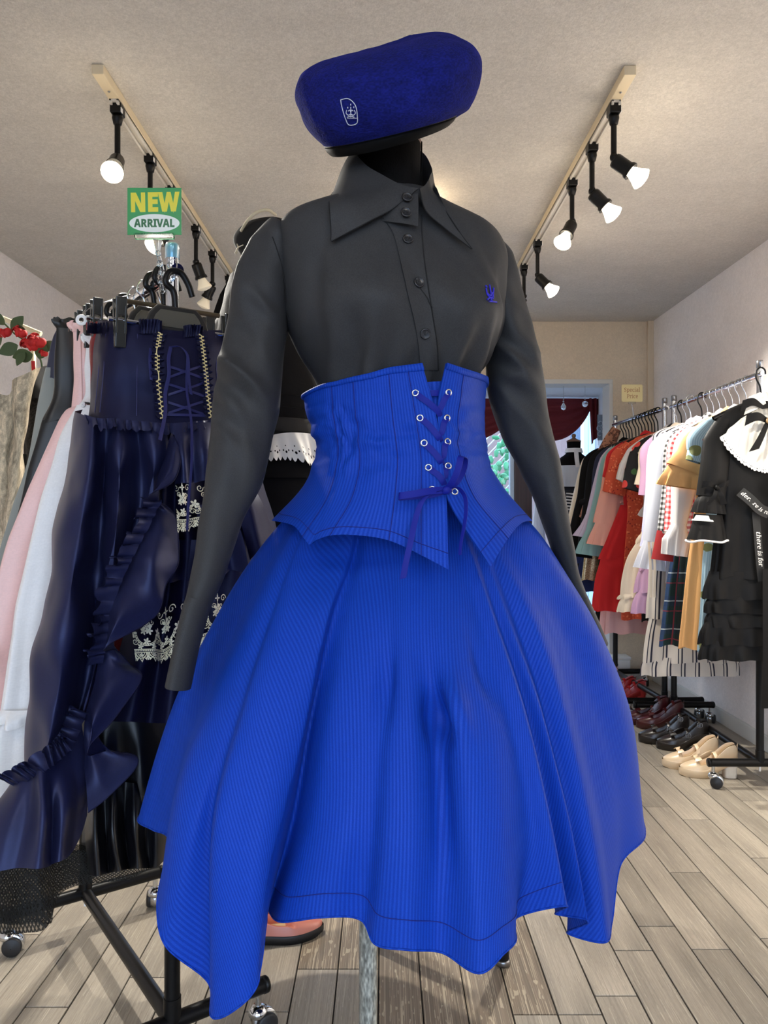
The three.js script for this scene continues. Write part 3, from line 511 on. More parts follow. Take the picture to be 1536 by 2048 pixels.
// lining a little inside, so that the turned edges have thickness
const kIn = kg.map((row, j) => row.map((p) => { const c = V(0.02, p.y, -1.24); return p.clone().lerp(c, 0.018); }));
part('lining', gridGeo(kIn, false, kuv), blueStripe, CORSET);
const kAt = (f, v) => { const i = clamp(Math.round(f / 16 * (KI - 1)), 0, KI - 1), j = clamp(Math.round(v * (KJ - 1)), 0, KJ - 1), p = kg[j][i], c = V(0.02, p.y, -1.24), d = p.clone().sub(c).normalize(); return p.clone().addScaledVector(d, 0.0006); };
{
  const rows = []; for (const [v, o] of [[-0.002, -0.001], [0, 0.0026], [0.016, 0.0034], [0.03, 0.0028], [0.034, 0.0003]]) rows.push(Array.from({ length: KI }, (_, i) => { const j = v * (KJ - 1), j0 = clamp(Math.floor(j), 0, KJ - 2), p = kg[j0][i].clone().lerp(kg[j0 + 1][i], clamp(j - j0, 0, 1)), c = V(0.02, p.y, -1.24); return p.clone().addScaledVector(p.clone().sub(c).normalize(), o).add(V(0, v < 0 ? 0.001 : 0, 0)); }));
  part('top_binding', gridGeo(rows, false, arcUV(rows)), blueStripe, CORSET);
  const run = (pts) => tube(pts, 0.00055, 120, 4);
  const line = (f) => run(Array.from({ length: 30 }, (_, k) => kAt(f, 0.035 + 0.965 * k / 29)));
  part('seam', line(12), blueThread, CORSET); part('seam', line(14), blueThread, CORSET); part('seam', line(8.8), blueThread, CORSET); part('seam', line(1.1), blueThread, CORSET); part('seam', line(15.1), blueThread, CORSET);
  part('hem_stitch', run(Array.from({ length: 110 }, (_, k) => kAt(7 + 9 * k / 109, 0.955))), blueThread, CORSET);
  part('hem_stitch', run(Array.from({ length: 60 }, (_, k) => kAt(3 * k / 59, 0.955))), blueThread, CORSET);
  // modesty panel behind the lacing
  const mp = loftGrid([[[836, 766, 1.113], [850, 840, 1.108], [862, 920, 1.103], [874, 1000, 1.1]], [[870, 763, 1.113], [876, 840, 1.108], [880, 920, 1.103], [890, 1000, 1.1]], [[912, 762, 1.118], [905, 840, 1.112], [905, 920, 1.108], [915, 1000, 1.105]]].map(px), 16, 6, false);
  part('modesty_panel', gridGeo(mp, false, arcUV(mp)), blueStripe, CORSET);
  // eyelets
  const L = [[831, 786], [840, 836], [848, 886], [857, 935], [864, 979]], Rr = [[897, 785], [894, 836], [895, 883], [896, 932], [909, 983]];
  const eyes = (x, y) => { const h = onto(kBody, x, y, 0.0003); part('eyelet', lathe([[0.0030, 0], [0.0032, 0.0012], [0.0042, 0.0016], [0.0052, 0.001], [0.0056, 0]], h.p, h.n, 22), M.chrome, CORSET); return h; };
  const le = L.map((p) => eyes(...p)), re = Rr.map((p) => eyes(...p));
  const strip = (pts, w, off) => { const hs = pts.map(([x, y, o = 0]) => { const h = onto(kBody, x, y, 0); return h && h.p.z > -1.14 ? h.p.addScaledVector(h.n, off + o) : P(x, y, 1.0965 - off - o); }); const d = hs[hs.length - 1].clone().sub(hs[0]); return ribbon(hs, (t, p) => { const n = STANDPOINT.clone().sub(p).normalize(); return n.cross(d).normalize(); }, w, 20, 0.0007); };
  for (let i = 0; i < 4; i++) {
    const [lx, ly] = L[i], [rx, ry] = Rr[i], m = [[876, 828], [878, 878], [881, 925], [885, 965]][i];
    part('lace', strip([[lx + 1, ly + 1, -0.001], [lx + 10, ly + 9, 0.0016], [(lx + m[0]) / 2 + 4, (ly + m[1]) / 2, 0.002], [m[0], m[1] - 2, 0.0014], [m[0] + 5, m[1] + 6, -0.002]], 0.0088, 0.0012), blueRibbon, CORSET);
    part('lace', strip([[rx, ry + 1, -0.001], [rx - 6, ry + 9, 0.0014], [(rx + m[0]) / 2, (ry + m[1]) / 2 - 6, 0.0016], [m[0] + 5, m[1] - 14, 0.001], [m[0] - 2, m[1] - 7, -0.002]], 0.0084, 0.001), blueRibbon, CORSET);
  }
  part('lace', strip([[836, 788, -0.008], [866, 786, -0.006], [896, 787, -0.004]], 0.0085, 0.0), blueRibbon, CORSET);
  // the bow
  const b = (l, w, up) => ribbon(px(l), up, w, 30, 0.0007);
  const K = [893, 980, 1.068], bow = part('bow', lathe([[0.001, -0.008], [0.005, -0.006], [0.0065, 0], [0.005, 0.006], [0.001, 0.008]], P(...K), V(0.9, 0.35, 0.1), 14), blueRibbon, CORSET);
  part('loop', [b([K, [860, 982, 1.055], [825, 988, 1.05], [799, 992, 1.052], [800, 994, 1.062], [830, 992, 1.068], [868, 988, 1.072], K], 0.0098, V(0.05, 1, 0.1))], blueRibbon, bow);
  part('loop', [b([K, [906, 962, 1.055], [917, 935, 1.05], [922, 914, 1.055], [930, 918, 1.07], [926, 942, 1.078], [912, 966, 1.08], K], (t) => 0.0092, V(0.85, -0.3, 0.4))], blueRibbon, bow);
  part('tail', [b([K, [868, 985, 1.06], [846, 1000, 1.06], [832, 1035, 1.055], [822, 1080, 1.045], [812, 1125, 1.04], [806, 1157, 1.035]], 0.0088, V(1, 0.25, 0.15))], blueRibbon, bow);
  part('tail', [b([K, [914, 975, 1.06], [929, 992, 1.065], [932, 1020, 1.068], [927, 1060, 1.062], [921, 1092, 1.06], [920, 1110, 1.058]], (t) => lerp(0.0075, 0.0045, t), V(0.75, 0.1, 0.6))], blueRibbon, bow);
}

// ---- skirt: flat pattern of a circle with a straight grain, hung in folds down to a pointed hem
const SKIRT = thing('skirt', 'royal blue striped full skirt with a pointed handkerchief hem', 'skirt', [0.02, 0.9, -1.25]);
const colsS = [
  [[560, 1050, 1.25], [478, 1160, 1.24], [395, 1310, 1.22], [330, 1460, 1.2], [275, 1641, 1.19]],
  [[568, 1055, 1.235], [488, 1175, 1.205], [412, 1325, 1.175], [350, 1480, 1.15], [304, 1660, 1.135]],
  [[575, 1060, 1.22], [500, 1190, 1.17], [430, 1340, 1.13], [366, 1510, 1.10], [336, 1679, 1.09]],
  [[585, 1065, 1.19], [510, 1210, 1.12], [438, 1380, 1.06], [356, 1590, 1.0], [311, 1815, 0.985]],
  [[592, 1070, 1.18], [525, 1220, 1.10], [460, 1400, 1.035], [394, 1630, 0.972], [328, 1888, 0.955]],
  [[600, 1075, 1.172], [545, 1222, 1.092], [488, 1400, 1.025], [424, 1620, 0.978], [419, 1966, 0.958]],
  [[605, 1078, 1.166], [553, 1225, 1.08], [497, 1402, 1.0], [430, 1650, 0.932], [427, 2035, 0.905]],
  [[620, 1085, 1.16], [570, 1230, 1.07], [525, 1405, 0.99], [478, 1690, 0.92], [474, 2016, 0.892]],
  [[640, 1092, 1.156], [600, 1238, 1.066], [560, 1425, 0.986], [520, 1695, 0.92], [512, 1973, 0.902]],
  [[700, 1098, 1.15], [655, 1232, 1.07], [612, 1440, 0.998], [566, 1650, 0.95], [531, 1852, 0.94]],
  [[712, 1098, 1.157], [668, 1234, 1.088], [624, 1440, 1.034], [583, 1650, 1.005], [532, 1818, 1.0]],
  [[730, 1098, 1.142], [700, 1242, 1.072], [662, 1440, 1.0], [624, 1650, 0.958], [556, 1843, 0.955]],
  [[760, 1102, 1.132], [745, 1252, 1.056], [720, 1450, 0.986], [688, 1650, 0.937], [642, 1836, 0.925]],
  [[786, 1106, 1.125], [776, 1262, 1.05], [760, 1455, 0.982], [742, 1655, 0.938], [720, 1841, 0.934]],
  [[801, 1108, 1.122], [797, 1262, 1.045], [788, 1460, 0.97], [776, 1665, 0.916], [748, 1888, 0.907]],
  [[816, 1110, 1.12], [816, 1270, 1.04], [822, 1470, 0.965], [824, 1675, 0.911], [815, 1900, 0.892]],
  [[840, 1114, 1.12], [850, 1272, 1.044], [870, 1475, 0.982], [880, 1680, 0.928], [883, 1905, 0.909]],
  [[865, 1116, 1.12], [890, 1282, 1.036], [925, 1482, 0.96], [948, 1700, 0.905], [961, 1946, 0.872]],
  [[890, 1118, 1.125], [925, 1282, 1.046], [974, 1482, 0.97], [1003, 1700, 0.92], [1008, 1907, 0.888]],
  [[906, 1118, 1.13], [950, 1282, 1.056], [1006, 1482, 0.985], [1030, 1695, 0.942], [1033, 1882, 0.912]],
  [[924, 1114, 1.136], [974, 1286, 1.068], [1028, 1480, 1.004], [1060, 1685, 0.97], [1036, 1836, 0.966]],
  [[941, 1105, 1.14], [992, 1250, 1.08], [1052, 1430, 1.02], [1098, 1630, 0.975], [1135, 1812, 0.96]],
  [[951, 1105, 1.15], [1000, 1250, 1.104], [1056, 1430, 1.06], [1096, 1630, 1.035], [1116, 1830, 1.025]],
  [[966, 1105, 1.155], [1022, 1255, 1.1], [1089, 1445, 1.05], [1141, 1650, 1.02], [1178, 1842, 1.0]],
  [[976, 1100, 1.162], [1035, 1255, 1.122], [1094, 1445, 1.09], [1139, 1650, 1.065], [1137, 1868, 1.055]],
  [[991, 1095, 1.17], [1066, 1250, 1.122], [1131, 1445, 1.085], [1176, 1650, 1.06], [1209, 1885, 1.04]],
  [[1010, 1085, 1.186], [1096, 1250, 1.152], [1156, 1440, 1.122], [1200, 1640, 1.104], [1222, 1846, 1.09]],
  [[1032, 1070, 1.2], [1124, 1256, 1.182], [1194, 1436, 1.162], [1234, 1595, 1.152], [1239, 1732, 1.15]],
  [[1056, 1046, 1.24], [1140, 1170, 1.24], [1209, 1294, 1.24], [1262, 1445, 1.232], [1289, 1672, 1.23]],
  [[1040, 1040, 1.32], [1115, 1165, 1.38], [1170, 1285, 1.43], [1210, 1415, 1.47], [1225, 1590, 1.5]],
  [[930, 1040, 1.36], [970, 1150, 1.46], [1000, 1270, 1.53], [1020, 1390, 1.58], [1030, 1545, 1.6]],
  [[800, 1040, 1.37], [800, 1150, 1.48], [800, 1270, 1.56], [800, 1390, 1.61], [800, 1545, 1.64]],
  [[670, 1040, 1.36], [630, 1150, 1.46], [600, 1270, 1.53], [580, 1390, 1.58], [565, 1545, 1.6]],
  [[580, 1042, 1.33], [505, 1155, 1.39], [450, 1290, 1.45], [400, 1420, 1.49], [365, 1585, 1.5]],
].map(px).map((c) => { const p = c[0], d = V((p.x - 0.02) / 0.2, 0, (p.z + 1.245) / 0.12).normalize(); return [V(0.02 + d.x * 0.128, 1.17, -1.245 + d.z * 0.092), ...c]; });
{
  const SUB = 9, g0 = loftGrid(colsS, 96, SUB, true), gn = gridNormals(g0), NI = g0[0].length, NJ = g0.length;
  const g = g0.map((row, j) => row.map((p, i) => {
    const v = j / (NJ - 1), f = i / SUB, n = gn[j][i].clone(); if (n.dot(p.clone().sub(V(0.02, p.y, -1.25))) < 0) n.negate();
    let d = 0.004 * N3(p.x * 9, p.y * 5, p.z * 7) * smooth(0.2, 0.6, v);
    // the sharp dent left of the front point, and soft dimples of the panel front
    d -= 0.030 * Math.exp(-((f - 16.2) ** 2) / 0.22 - ((v - 0.56) ** 2) / 0.0022) - 0.016 * Math.exp(-((f - 16.9) ** 2) / 0.22 - ((v - 0.54) ** 2) / 0.0030);
    d -= 0.012 * Math.exp(-((f - 16.1) ** 2) / 0.08) * smooth(0.55, 0.66, v) * smooth(0.92, 0.75, v);
    d -= 0.012 * Math.exp(-((f - 13.2) ** 2) / 0.5 - ((v - 0.52) ** 2) / 0.006) + 0.010 * Math.exp(-((f - 19) ** 2) / 0.35 - ((v - 0.46) ** 2) / 0.004);
    return p.clone().addScaledVector(n, d);
  }));
  const fc = 15.2 * SUB, mid = Math.round(NJ * 0.8), rv = [0.16]; for (let j = 1; j < NJ; j++) { let s = 0; for (const i of [15 * SUB, 12 * SUB, 21 * SUB]) s += g0[j][i].distanceTo(g0[j - 1][i]) / 3; rv.push(rv[j - 1] + s); }
  const ph = [0]; for (let i = 1; i < NI; i++) ph.push(ph[i - 1] + Math.min(g0[mid][i].distanceTo(g0[mid][i - 1]), 0.02) / rv[mid]); const p0 = ph[Math.round(fc)];
  const colR = []; for (let i = 0; i < NI; i++) { const c = [0.16]; for (let j = 1; j < NJ; j++) c.push(c[j - 1] + g0[j][i].distanceTo(g0[j - 1][i])); colR.push(c); }
  const uv = (i, j) => { const a = ph[i] - p0, r = colR[i][j]; return [r * Math.sin(a) * 1.0, -r * Math.cos(a)]; };
  const outer = part('body', gridGeo(g, true, uv), blueStripe, SKIRT);
  // rolled hem edge and stitch line of the deep front hem
  const hem = g[NJ - 1]; part('hem', tube(hem.slice(0, -1), 0.0013, 700, 5, true), blueStripe, SKIRT);
  const st = []; for (let i = Math.round(9.6 * SUB); i <= Math.round(21 * SUB); i++) { const j = Math.round((NJ - 1) * 0.945), p = g[j][i]; st.push(p.clone().addScaledVector(p.clone().sub(V(0.02, p.y, -1.25)).normalize(), 0.0006)); }
  part('hem_stitch', tube(st, 0.0005, 240, 4), blueThread, SKIRT);
}

// ---- beret
const BERET = thing('beret', 'royal blue wool beret with a black leather band on the dress form', 'beret', [0, 1.78, -1.2]);
{
  const woolN = tile(230, 140), woolC = tile(231, 20), wool = tex(512, 512, (u, v) => { const k = 1 + 0.34 * (woolN(u, v) - 0.5) + 0.16 * (woolC(u, v) - 0.5); return [23 * k, 29 * k, 100 * k]; });
  const wb = tex(512, 512, (u, v) => { const q = 128 + 150 * (woolN(u, v) - 0.5); return [q, q, q]; }, { srgb: false });
  const mat = phy({ map: wool, bumpMap: wb, bumpScale: 0.0012, roughness: 0.95, sheen: 0.35, sheenRoughness: 0.5, sheenColor: rgb(60, 76, 220), specularIntensity: 0.2 });
  // rings: left end, right end, front point [x, y, depth], back depth
  const rings = [
    [[649, 293], [912, 229], [786, 270, 1.10], 1.31], [[636, 280], [922, 224], [782, 256, 1.085], 1.325], [[617, 255], [938, 213], [778, 236, 1.07], 1.34], [[600, 226], [950, 188], [776, 205, 1.058], 1.35], [[590, 192], [957, 152], [776, 168, 1.055], 1.35],
    [[595, 163], [955, 120], [778, 134, 1.062], 1.345], [[612, 140], [944, 96], [782, 112, 1.08], 1.335], [[645, 121], [922, 76], [792, 98, 1.105], 1.32], [[706, 106], [890, 64], [818, 84, 1.14], 1.29], [[768, 84], [866, 60], [830, 70, 1.18], 1.245], [[822, 66], [828, 65], [826, 66, 1.2], 1.205]];
  const rows = rings.map(([l, r, f, zb]) => { const A = P(l[0], l[1], 1.2), B = P(r[0], r[1], 1.2), C = A.clone().lerp(B, 0.5), h = B.clone().sub(A).multiplyScalar(0.5), fr = P(...f).sub(C), bk = V(-fr.x * 0.6, -fr.y * 0.6, -(zb - 1.2)); const row = []; for (let i = 0; i <= 88; i++) { const t = i / 88 * 2 * Math.PI, c = Math.cos(t), s = Math.sin(t); row.push(C.clone().addScaledVector(h, c).addScaledVector(s > 0 ? fr : bk, Math.abs(s))); } return row; });
  const g = resampleRows(rows, 64).map((row, j) => row.map((p) => { const n = p.clone().sub(V(0.005, 1.8, -1.2)).normalize(), w = smooth(0, 8, j), pr = (p.x - 0.005) / 0.14; return p.clone().addScaledVector(n, w * (0.007 * N3(p.x * 12, p.y * 14, p.z * 12) + 0.002 * N3(p.x * 40, p.y * 40, p.z * 40)) - w * 0.006 * Math.exp(-((pr + 0.05) ** 2) / 0.06 - ((p.y - 1.845) ** 2) / 0.0004)); }));
  g.forEach((r) => { r[88].copy(r[0]); });
  const uvb = (i, j) => [i / 88 * 2.4, j / 64];
  const crown = part('crown', gridGeo(g, true, uvb), mat, BERET);
  const band = []; for (const [k, o] of [[0, -0.004], [0, 0.0006], [1, 0.001], [2, 0.0002], [3, -0.003]]) band.push(rows[0].map((p, i) => { const q = p.clone(), c = V(0.006, p.y, -1.2); q.addScaledVector(q.clone().sub(c).normalize(), o - k * 0.002); q.y -= k * 0.0042 + 0.0002; return q; }));
  part('band', gridGeo(band, true, (i, j) => [i / 88, j / 4]), phy({ color: rgb(12, 12, 12), roughness: 0.6, specularIntensity: 0.12 }), BERET);
  { const rr = [band[4], band[4].map((p) => p.clone().lerp(V(0.006, 1.70, -1.225), 0.35)), band[4].map((p) => p.clone().lerp(V(0.006, 1.715, -1.23), 0.6))]; part('lining', gridGeo(rr, true), M.blackMatte, BERET); }
  part('piping', tube(rows[0].slice(0, -1).map((p) => p.clone().add(V(0, 0.0006, 0))), 0.0011, 160, 6, true), phy({ color: rgb(14, 14, 14), roughness: 0.5, specularIntensity: 0.3 }), BERET);
  // white embroidery: a six-sided frame with a three-branched candlestick
  const on = (l) => l.map(([x, y]) => onto(crown, x, y, 0.0009)).filter(Boolean).map((h) => h.p), th = std({ color: rgb(206, 210, 225), roughness: 0.7 });
  const em = [[682, 200], [697, 198], [711, 211], [715, 232], [714, 246], [698, 249], [692, 238], [684, 212], [682, 200]];
  const tb = (l, r = 0.0006) => tube(on(l), r, l.length * 8, 5);
  part('embroidery', [tb(em), tb([[695, 236], [714, 236]], 0.0004), tb([[702, 214], [702, 226], [702, 234]]), tb([[694, 220], [693, 226], [697, 230], [702, 228], [707, 230], [711, 226], [709, 220]]), tb([[695, 234], [702, 232], [709, 234]]), tb([[696, 214], [696, 217]], 0.0007), tb([[702, 208], [702, 211]], 0.0007), tb([[708, 213], [708, 216]], 0.0007), tb([[697, 222], [700, 220], [702, 224], [704, 220], [707, 222]])], th, BERET);
}

// ------------------------------------------------------------------ left: clothes rack with long dresses
const canvasTex = (w, h, draw) => { const c = document.createElement('canvas'); c.width = w; c.height = h; const x = c.getContext('2d'); draw(x, w, h); const t = new THREE.CanvasTexture(c); t.colorSpace = THREE.SRGBColorSpace; return t; };
const RN = V(-0.424, 0, -1.54), RF = V(-0.80, 0, -2.06), RDIR = V(-0.586, 0, -0.81), QDIR = V(0.81, 0, -0.586), NDIR = V(0.586, 0, 0.81);
const Q = (x, y, off) => { const k = (x - 768) / F; return P(x, y, (1.417 - off) / (0.81 - 0.586 * k)); };
const qs = (l) => l.map((p) => Q(...p));

// twin-wheel chrome caster, top of stem at p
function caster(p, yaw, parent) {
  const d = V(Math.cos(yaw), 0, Math.sin(yaw)), side = V(-d.z, 0, d.x), r = 0.024, w = V(p.x, r, p.z).addScaledVector(d, 0.014);
  const c = part('caster', [rod(V(p.x, p.y, p.z), V(p.x, r + 0.03, p.z), 0.007), lathe([[0.001, 0.03], [0.012, 0.029], [0.02, 0.02], [0.021, 0.01], [0.014, 0.004], [0.001, 0.003]], V(p.x, r + 0.008, p.z), V(0, 1, 0), 18), lathe([[0.001, 0.0], [0.006, 0.012], [0.026, 0.011], [0.0268, 0.0], [0.026, -0.011], [0.006, -0.012], [0.001, 0]], w.clone().add(V(0, 0.002, 0)), side, 24)], M.chrome, parent);
  for (const s of [-1, 1]) part('wheel', lathe([[0.001, 0], [0.02, 0.001], [r, 0.004], [r, 0.011], [0.021, 0.016], [0.001, 0.018]], w.clone().addScaledVector(side, s * 0.008), side.clone().multiplyScalar(s), 22), M.rubber, c);
  return c;
}
function rack(name, label, A, B, H, railY, bar, halfs, caps) {
  const t = thing(name, label, 'clothes rack', [(A.x + B.x) / 2, 0, (A.z + B.z) / 2]);
  const dir = B.clone().sub(A).normalize(), q = V(-dir.z, 0, dir.x); if (q.x < 0) q.negate();
  for (const e of [A, B]) {
    const low = V(e.x, bar, e.z), mid = V(e.x, bar + 0.85, e.z), top = V(e.x, H, e.z);
    part('post', [rod(low, mid, 0.0155, 0.0155, 20), rod(V(e.x, bar, e.z), V(e.x, bar + 0.05, e.z), 0.0175, 0.0175, 20)], M.black, t);
    part('upper_post', rod(mid, top, 0.0128, 0.0128, 20), M.chrome, t);
    part('post_cap', lathe([[0.001, 0.03], [0.012, 0.03], [0.0142, 0.026], [0.0142, 0], [0.001, 0]], V(e.x, H - 0.028, e.z), V(0, 1, 0), 18), caps, t);
    const a = V(e.x, bar, e.z).addScaledVector(q, -halfs), b = V(e.x, bar, e.z).addScaledVector(q, halfs);
    part('foot_bar', [rod(a, b, 0.0165, 0.0165, 16), lathe([[0.001, 0.004], [0.015, 0.003], [0.0175, 0], [0.0175, -0.01], [0.001, -0.01]], a, a.clone().sub(b), 16), lathe([[0.001, 0.004], [0.015, 0.003], [0.0175, 0], [0.0175, -0.01], [0.001, -0.01]], b, b.clone().sub(a), 16)], M.black, t);
    for (const [s, y] of [[-1, 2.2], [1, 0.7]]) caster(V(e.x, bar - 0.012, e.z).addScaledVector(q, s * (halfs - 0.02)), y + e.x * 3, t);
    part('bolt', rod(V(e.x, bar - 0.035, e.z), V(e.x, bar - 0.012, e.z), 0.004), M.white, t);
  }
  part('hanging_rail', rod(V(A.x, railY, A.z).addScaledVector(dir, -0.03), V(B.x, railY, B.z).addScaledVector(dir, 0.03), 0.0125, 0.0125, 20), M.chrome, t);
  part('base_bar', rod(V(A.x, bar, A.z), V(B.x, bar, B.z), 0.0155, 0.0155, 18), M.black, t);
  return t;
}
const blueCap = M.capBlue;
rack('clothes_rack', 'chrome and black wheeled clothes rack holding the navy, pink and white long dresses', RN, RF, 1.655, 1.598, 0.1, 0.21, blueCap);

// hook and clip hanger; c = point under the rail, q = direction of the bar
const hookG = (c, q, top, r, mir = 1) => tube([c.clone(), c.clone().addScaledVector(q, -0.006 * mir).add(V(0, (top - c.y) * 0.55, 0)), c.clone().addScaledVector(q, -0.02 * mir).add(V(0, top - c.y - 0.016, 0)), c.clone().addScaledVector(q, -0.012 * mir).add(V(0, top - c.y + 0.006, 0)), c.clone().addScaledVector(q, 0.008 * mir).add(V(0, top - c.y + 0.008, 0)), c.clone().addScaledVector(q, 0.024 * mir).add(V(0, top - c.y - 0.012, 0)), c.clone().addScaledVector(q, 0.032 * mir).add(V(0, top - c.y - 0.034, 0))], r, 40, 9);
function clipHanger(c, q, half, top, label, group, o = {}) {
  const t = thing('clip_hanger', label, 'hanger', [c.x, c.y, c.z], group), n = V(-q.z, 0, q.x), up = V(0, 1, 0);
  part('hook', hookG(c.clone().add(V(0, 0.02, 0)), q, top, o.wire ? 0.0022 : 0.0062), o.wire ? M.chrome : M.black, t);
  const sh = new THREE.Shape([[-0.062, -0.022], [-0.05, 0.006], [-0.036, 0.02], [0.036, 0.02], [0.05, 0.006], [0.062, -0.022]].map((p) => new THREE.Vector2(...p)));
  const mat4 = new THREE.Matrix4().makeBasis(q, up, n).setPosition(c);
  if (!o.wire) { part('plate', new THREE.ExtrudeGeometry(sh, { depth: 0.006, bevelEnabled: true, bevelSize: 0.003, bevelThickness: 0.003, bevelSegments: 2 }).applyMatrix4(mat4), std({ color: rgb(44, 42, 40), roughness: 0.25 }), t); const sh2 = new THREE.Shape([[-0.05, -0.017], [-0.041, 0.003], [-0.032, 0.013], [0.032, 0.013], [0.041, 0.003], [0.05, -0.017]].map((p) => new THREE.Vector2(...p))); part('plate_face', new THREE.ExtrudeGeometry(sh2, { depth: 0.0012, bevelEnabled: true, bevelSize: 0.001, bevelThickness: 0.001, bevelSegments: 1 }).translate(0, 0, 0.0088).applyMatrix4(mat4), std({ color: rgb(96, 92, 82), roughness: 0.28, metalness: 0.3 }), t); }
  part('bar', rod(c.clone().addScaledVector(q, -half - 0.02).add(V(0, -0.016, 0)), c.clone().addScaledVector(q, half + 0.02).add(V(0, -0.016, 0)), 0.0042), M.chrome, t);
  for (const s of [-1, 1]) {
    const b = c.clone().addScaledVector(q, s * half).add(V(0, -0.016, 0)), m = new THREE.Matrix4().makeBasis(q, up, n).setPosition(b);
    const leg = (z, tilt) => [new RoundedBoxGeometry(0.02, 0.034, 0.004, 2, 0.0015).translate(0, 0.024, 0), new RoundedBoxGeometry(0.02, 0.048, 0.005, 2, 0.002).translate(0, -0.026, 0.001), new RoundedBoxGeometry(0.004, 0.05, 0.006, 1, 0.001).translate(-0.008, 0.0, 0.001), new RoundedBoxGeometry(0.004, 0.05, 0.006, 1, 0.001).translate(0.008, 0, 0.001)].map((g) => g.rotateX(tilt).translate(0, 0, z));
    const cl = part('clip', [...leg(0.007, 0.1), ...leg(-0.007, -0.1)].map((g) => g.applyMatrix4(m)), std({ color: rgb(46, 46, 44), roughness: 0.22 }), t);
    part('spring', rod(b.clone().addScaledVector(q, -0.006), b.clone().addScaledVector(q, 0.006), 0.006), M.chrome, cl);
  }
  return t;
}
const railAt = (s) => V(RN.x + RDIR.x * s, 0, RN.z + RDIR.z * s);
clipHanger(V(...Object.values(Q(352, 640, 0.012))), QDIR, 0.105, 1.565, 'black plastic clip hanger with a wide centre plate holding the front navy dress', 'clip hangers on the left rack');
// wire ring that carries the first hanger on the post
{ const t = thing('hook_ring', 'thin wire ring hooking the front clip hanger to the chrome post', 'ring', [RN.x, 1.58, RN.z]); part('wire', tube([P(350, 552, 1.5), P(338, 545, 1.52), P(335, 528, 1.53), P(346, 518, 1.5), P(354, 530, 1.47), P(350, 548, 1.47)], 0.0012, 40, 6, true), M.chrome, t); }

// ---- dress cloths
const tafN = tile(301, 180), tafC = tile(302, 12);
const tafTex = (c, m = 1) => { const t = tex(256, 256, (u, v) => { const k = 1 + m * (0.10 * (tafN(u * 0.3, v) - 0.5) + 0.07 * (tafN(u, v * 0.3) - 0.5) + 0.05 * (tafC(u, v) - 0.5)); return c.map((q) => q * k); }); t.repeat.set(5, 5); return t; };
const navy = phy({ map: tafTex([29, 31, 58]), roughness: 0.4, sheen: 0.1, sheenRoughness: 0.4, sheenColor: rgb(50, 60, 150), specularIntensity: 0.8, specularColor: rgb(185, 195, 255) });
const navyDeep = phy({ map: tafTex([20, 19, 42]), roughness: 0.5, sheen: 0.1, sheenRoughness: 0.5, sheenColor: rgb(50, 50, 110), specularIntensity: 0.6, specularColor: rgb(185, 195, 255) });
const blackSatin = satin(rgb(14, 15, 20), { roughness: 0.3 });
const navyRibbon = satin(rgb(38, 40, 88));
const wob = (grid, amp, fx, fy, seed, tilt = 0.6) => { const n = gridNormals(grid); return grid.map((r, j) => r.map((p, i) => p.clone().addScaledVector(n[j][i], amp * (N3(p.x * fx + p.y * fx * tilt, p.y * fy - p.x * fy * tilt, seed) + 0.5 * N3(p.x * fx * 2.3, p.y * fy * 2, seed + 4))))); };
const gold = std({ color: rgb(226, 208, 150), roughness: 0.35, metalness: 0.35 });
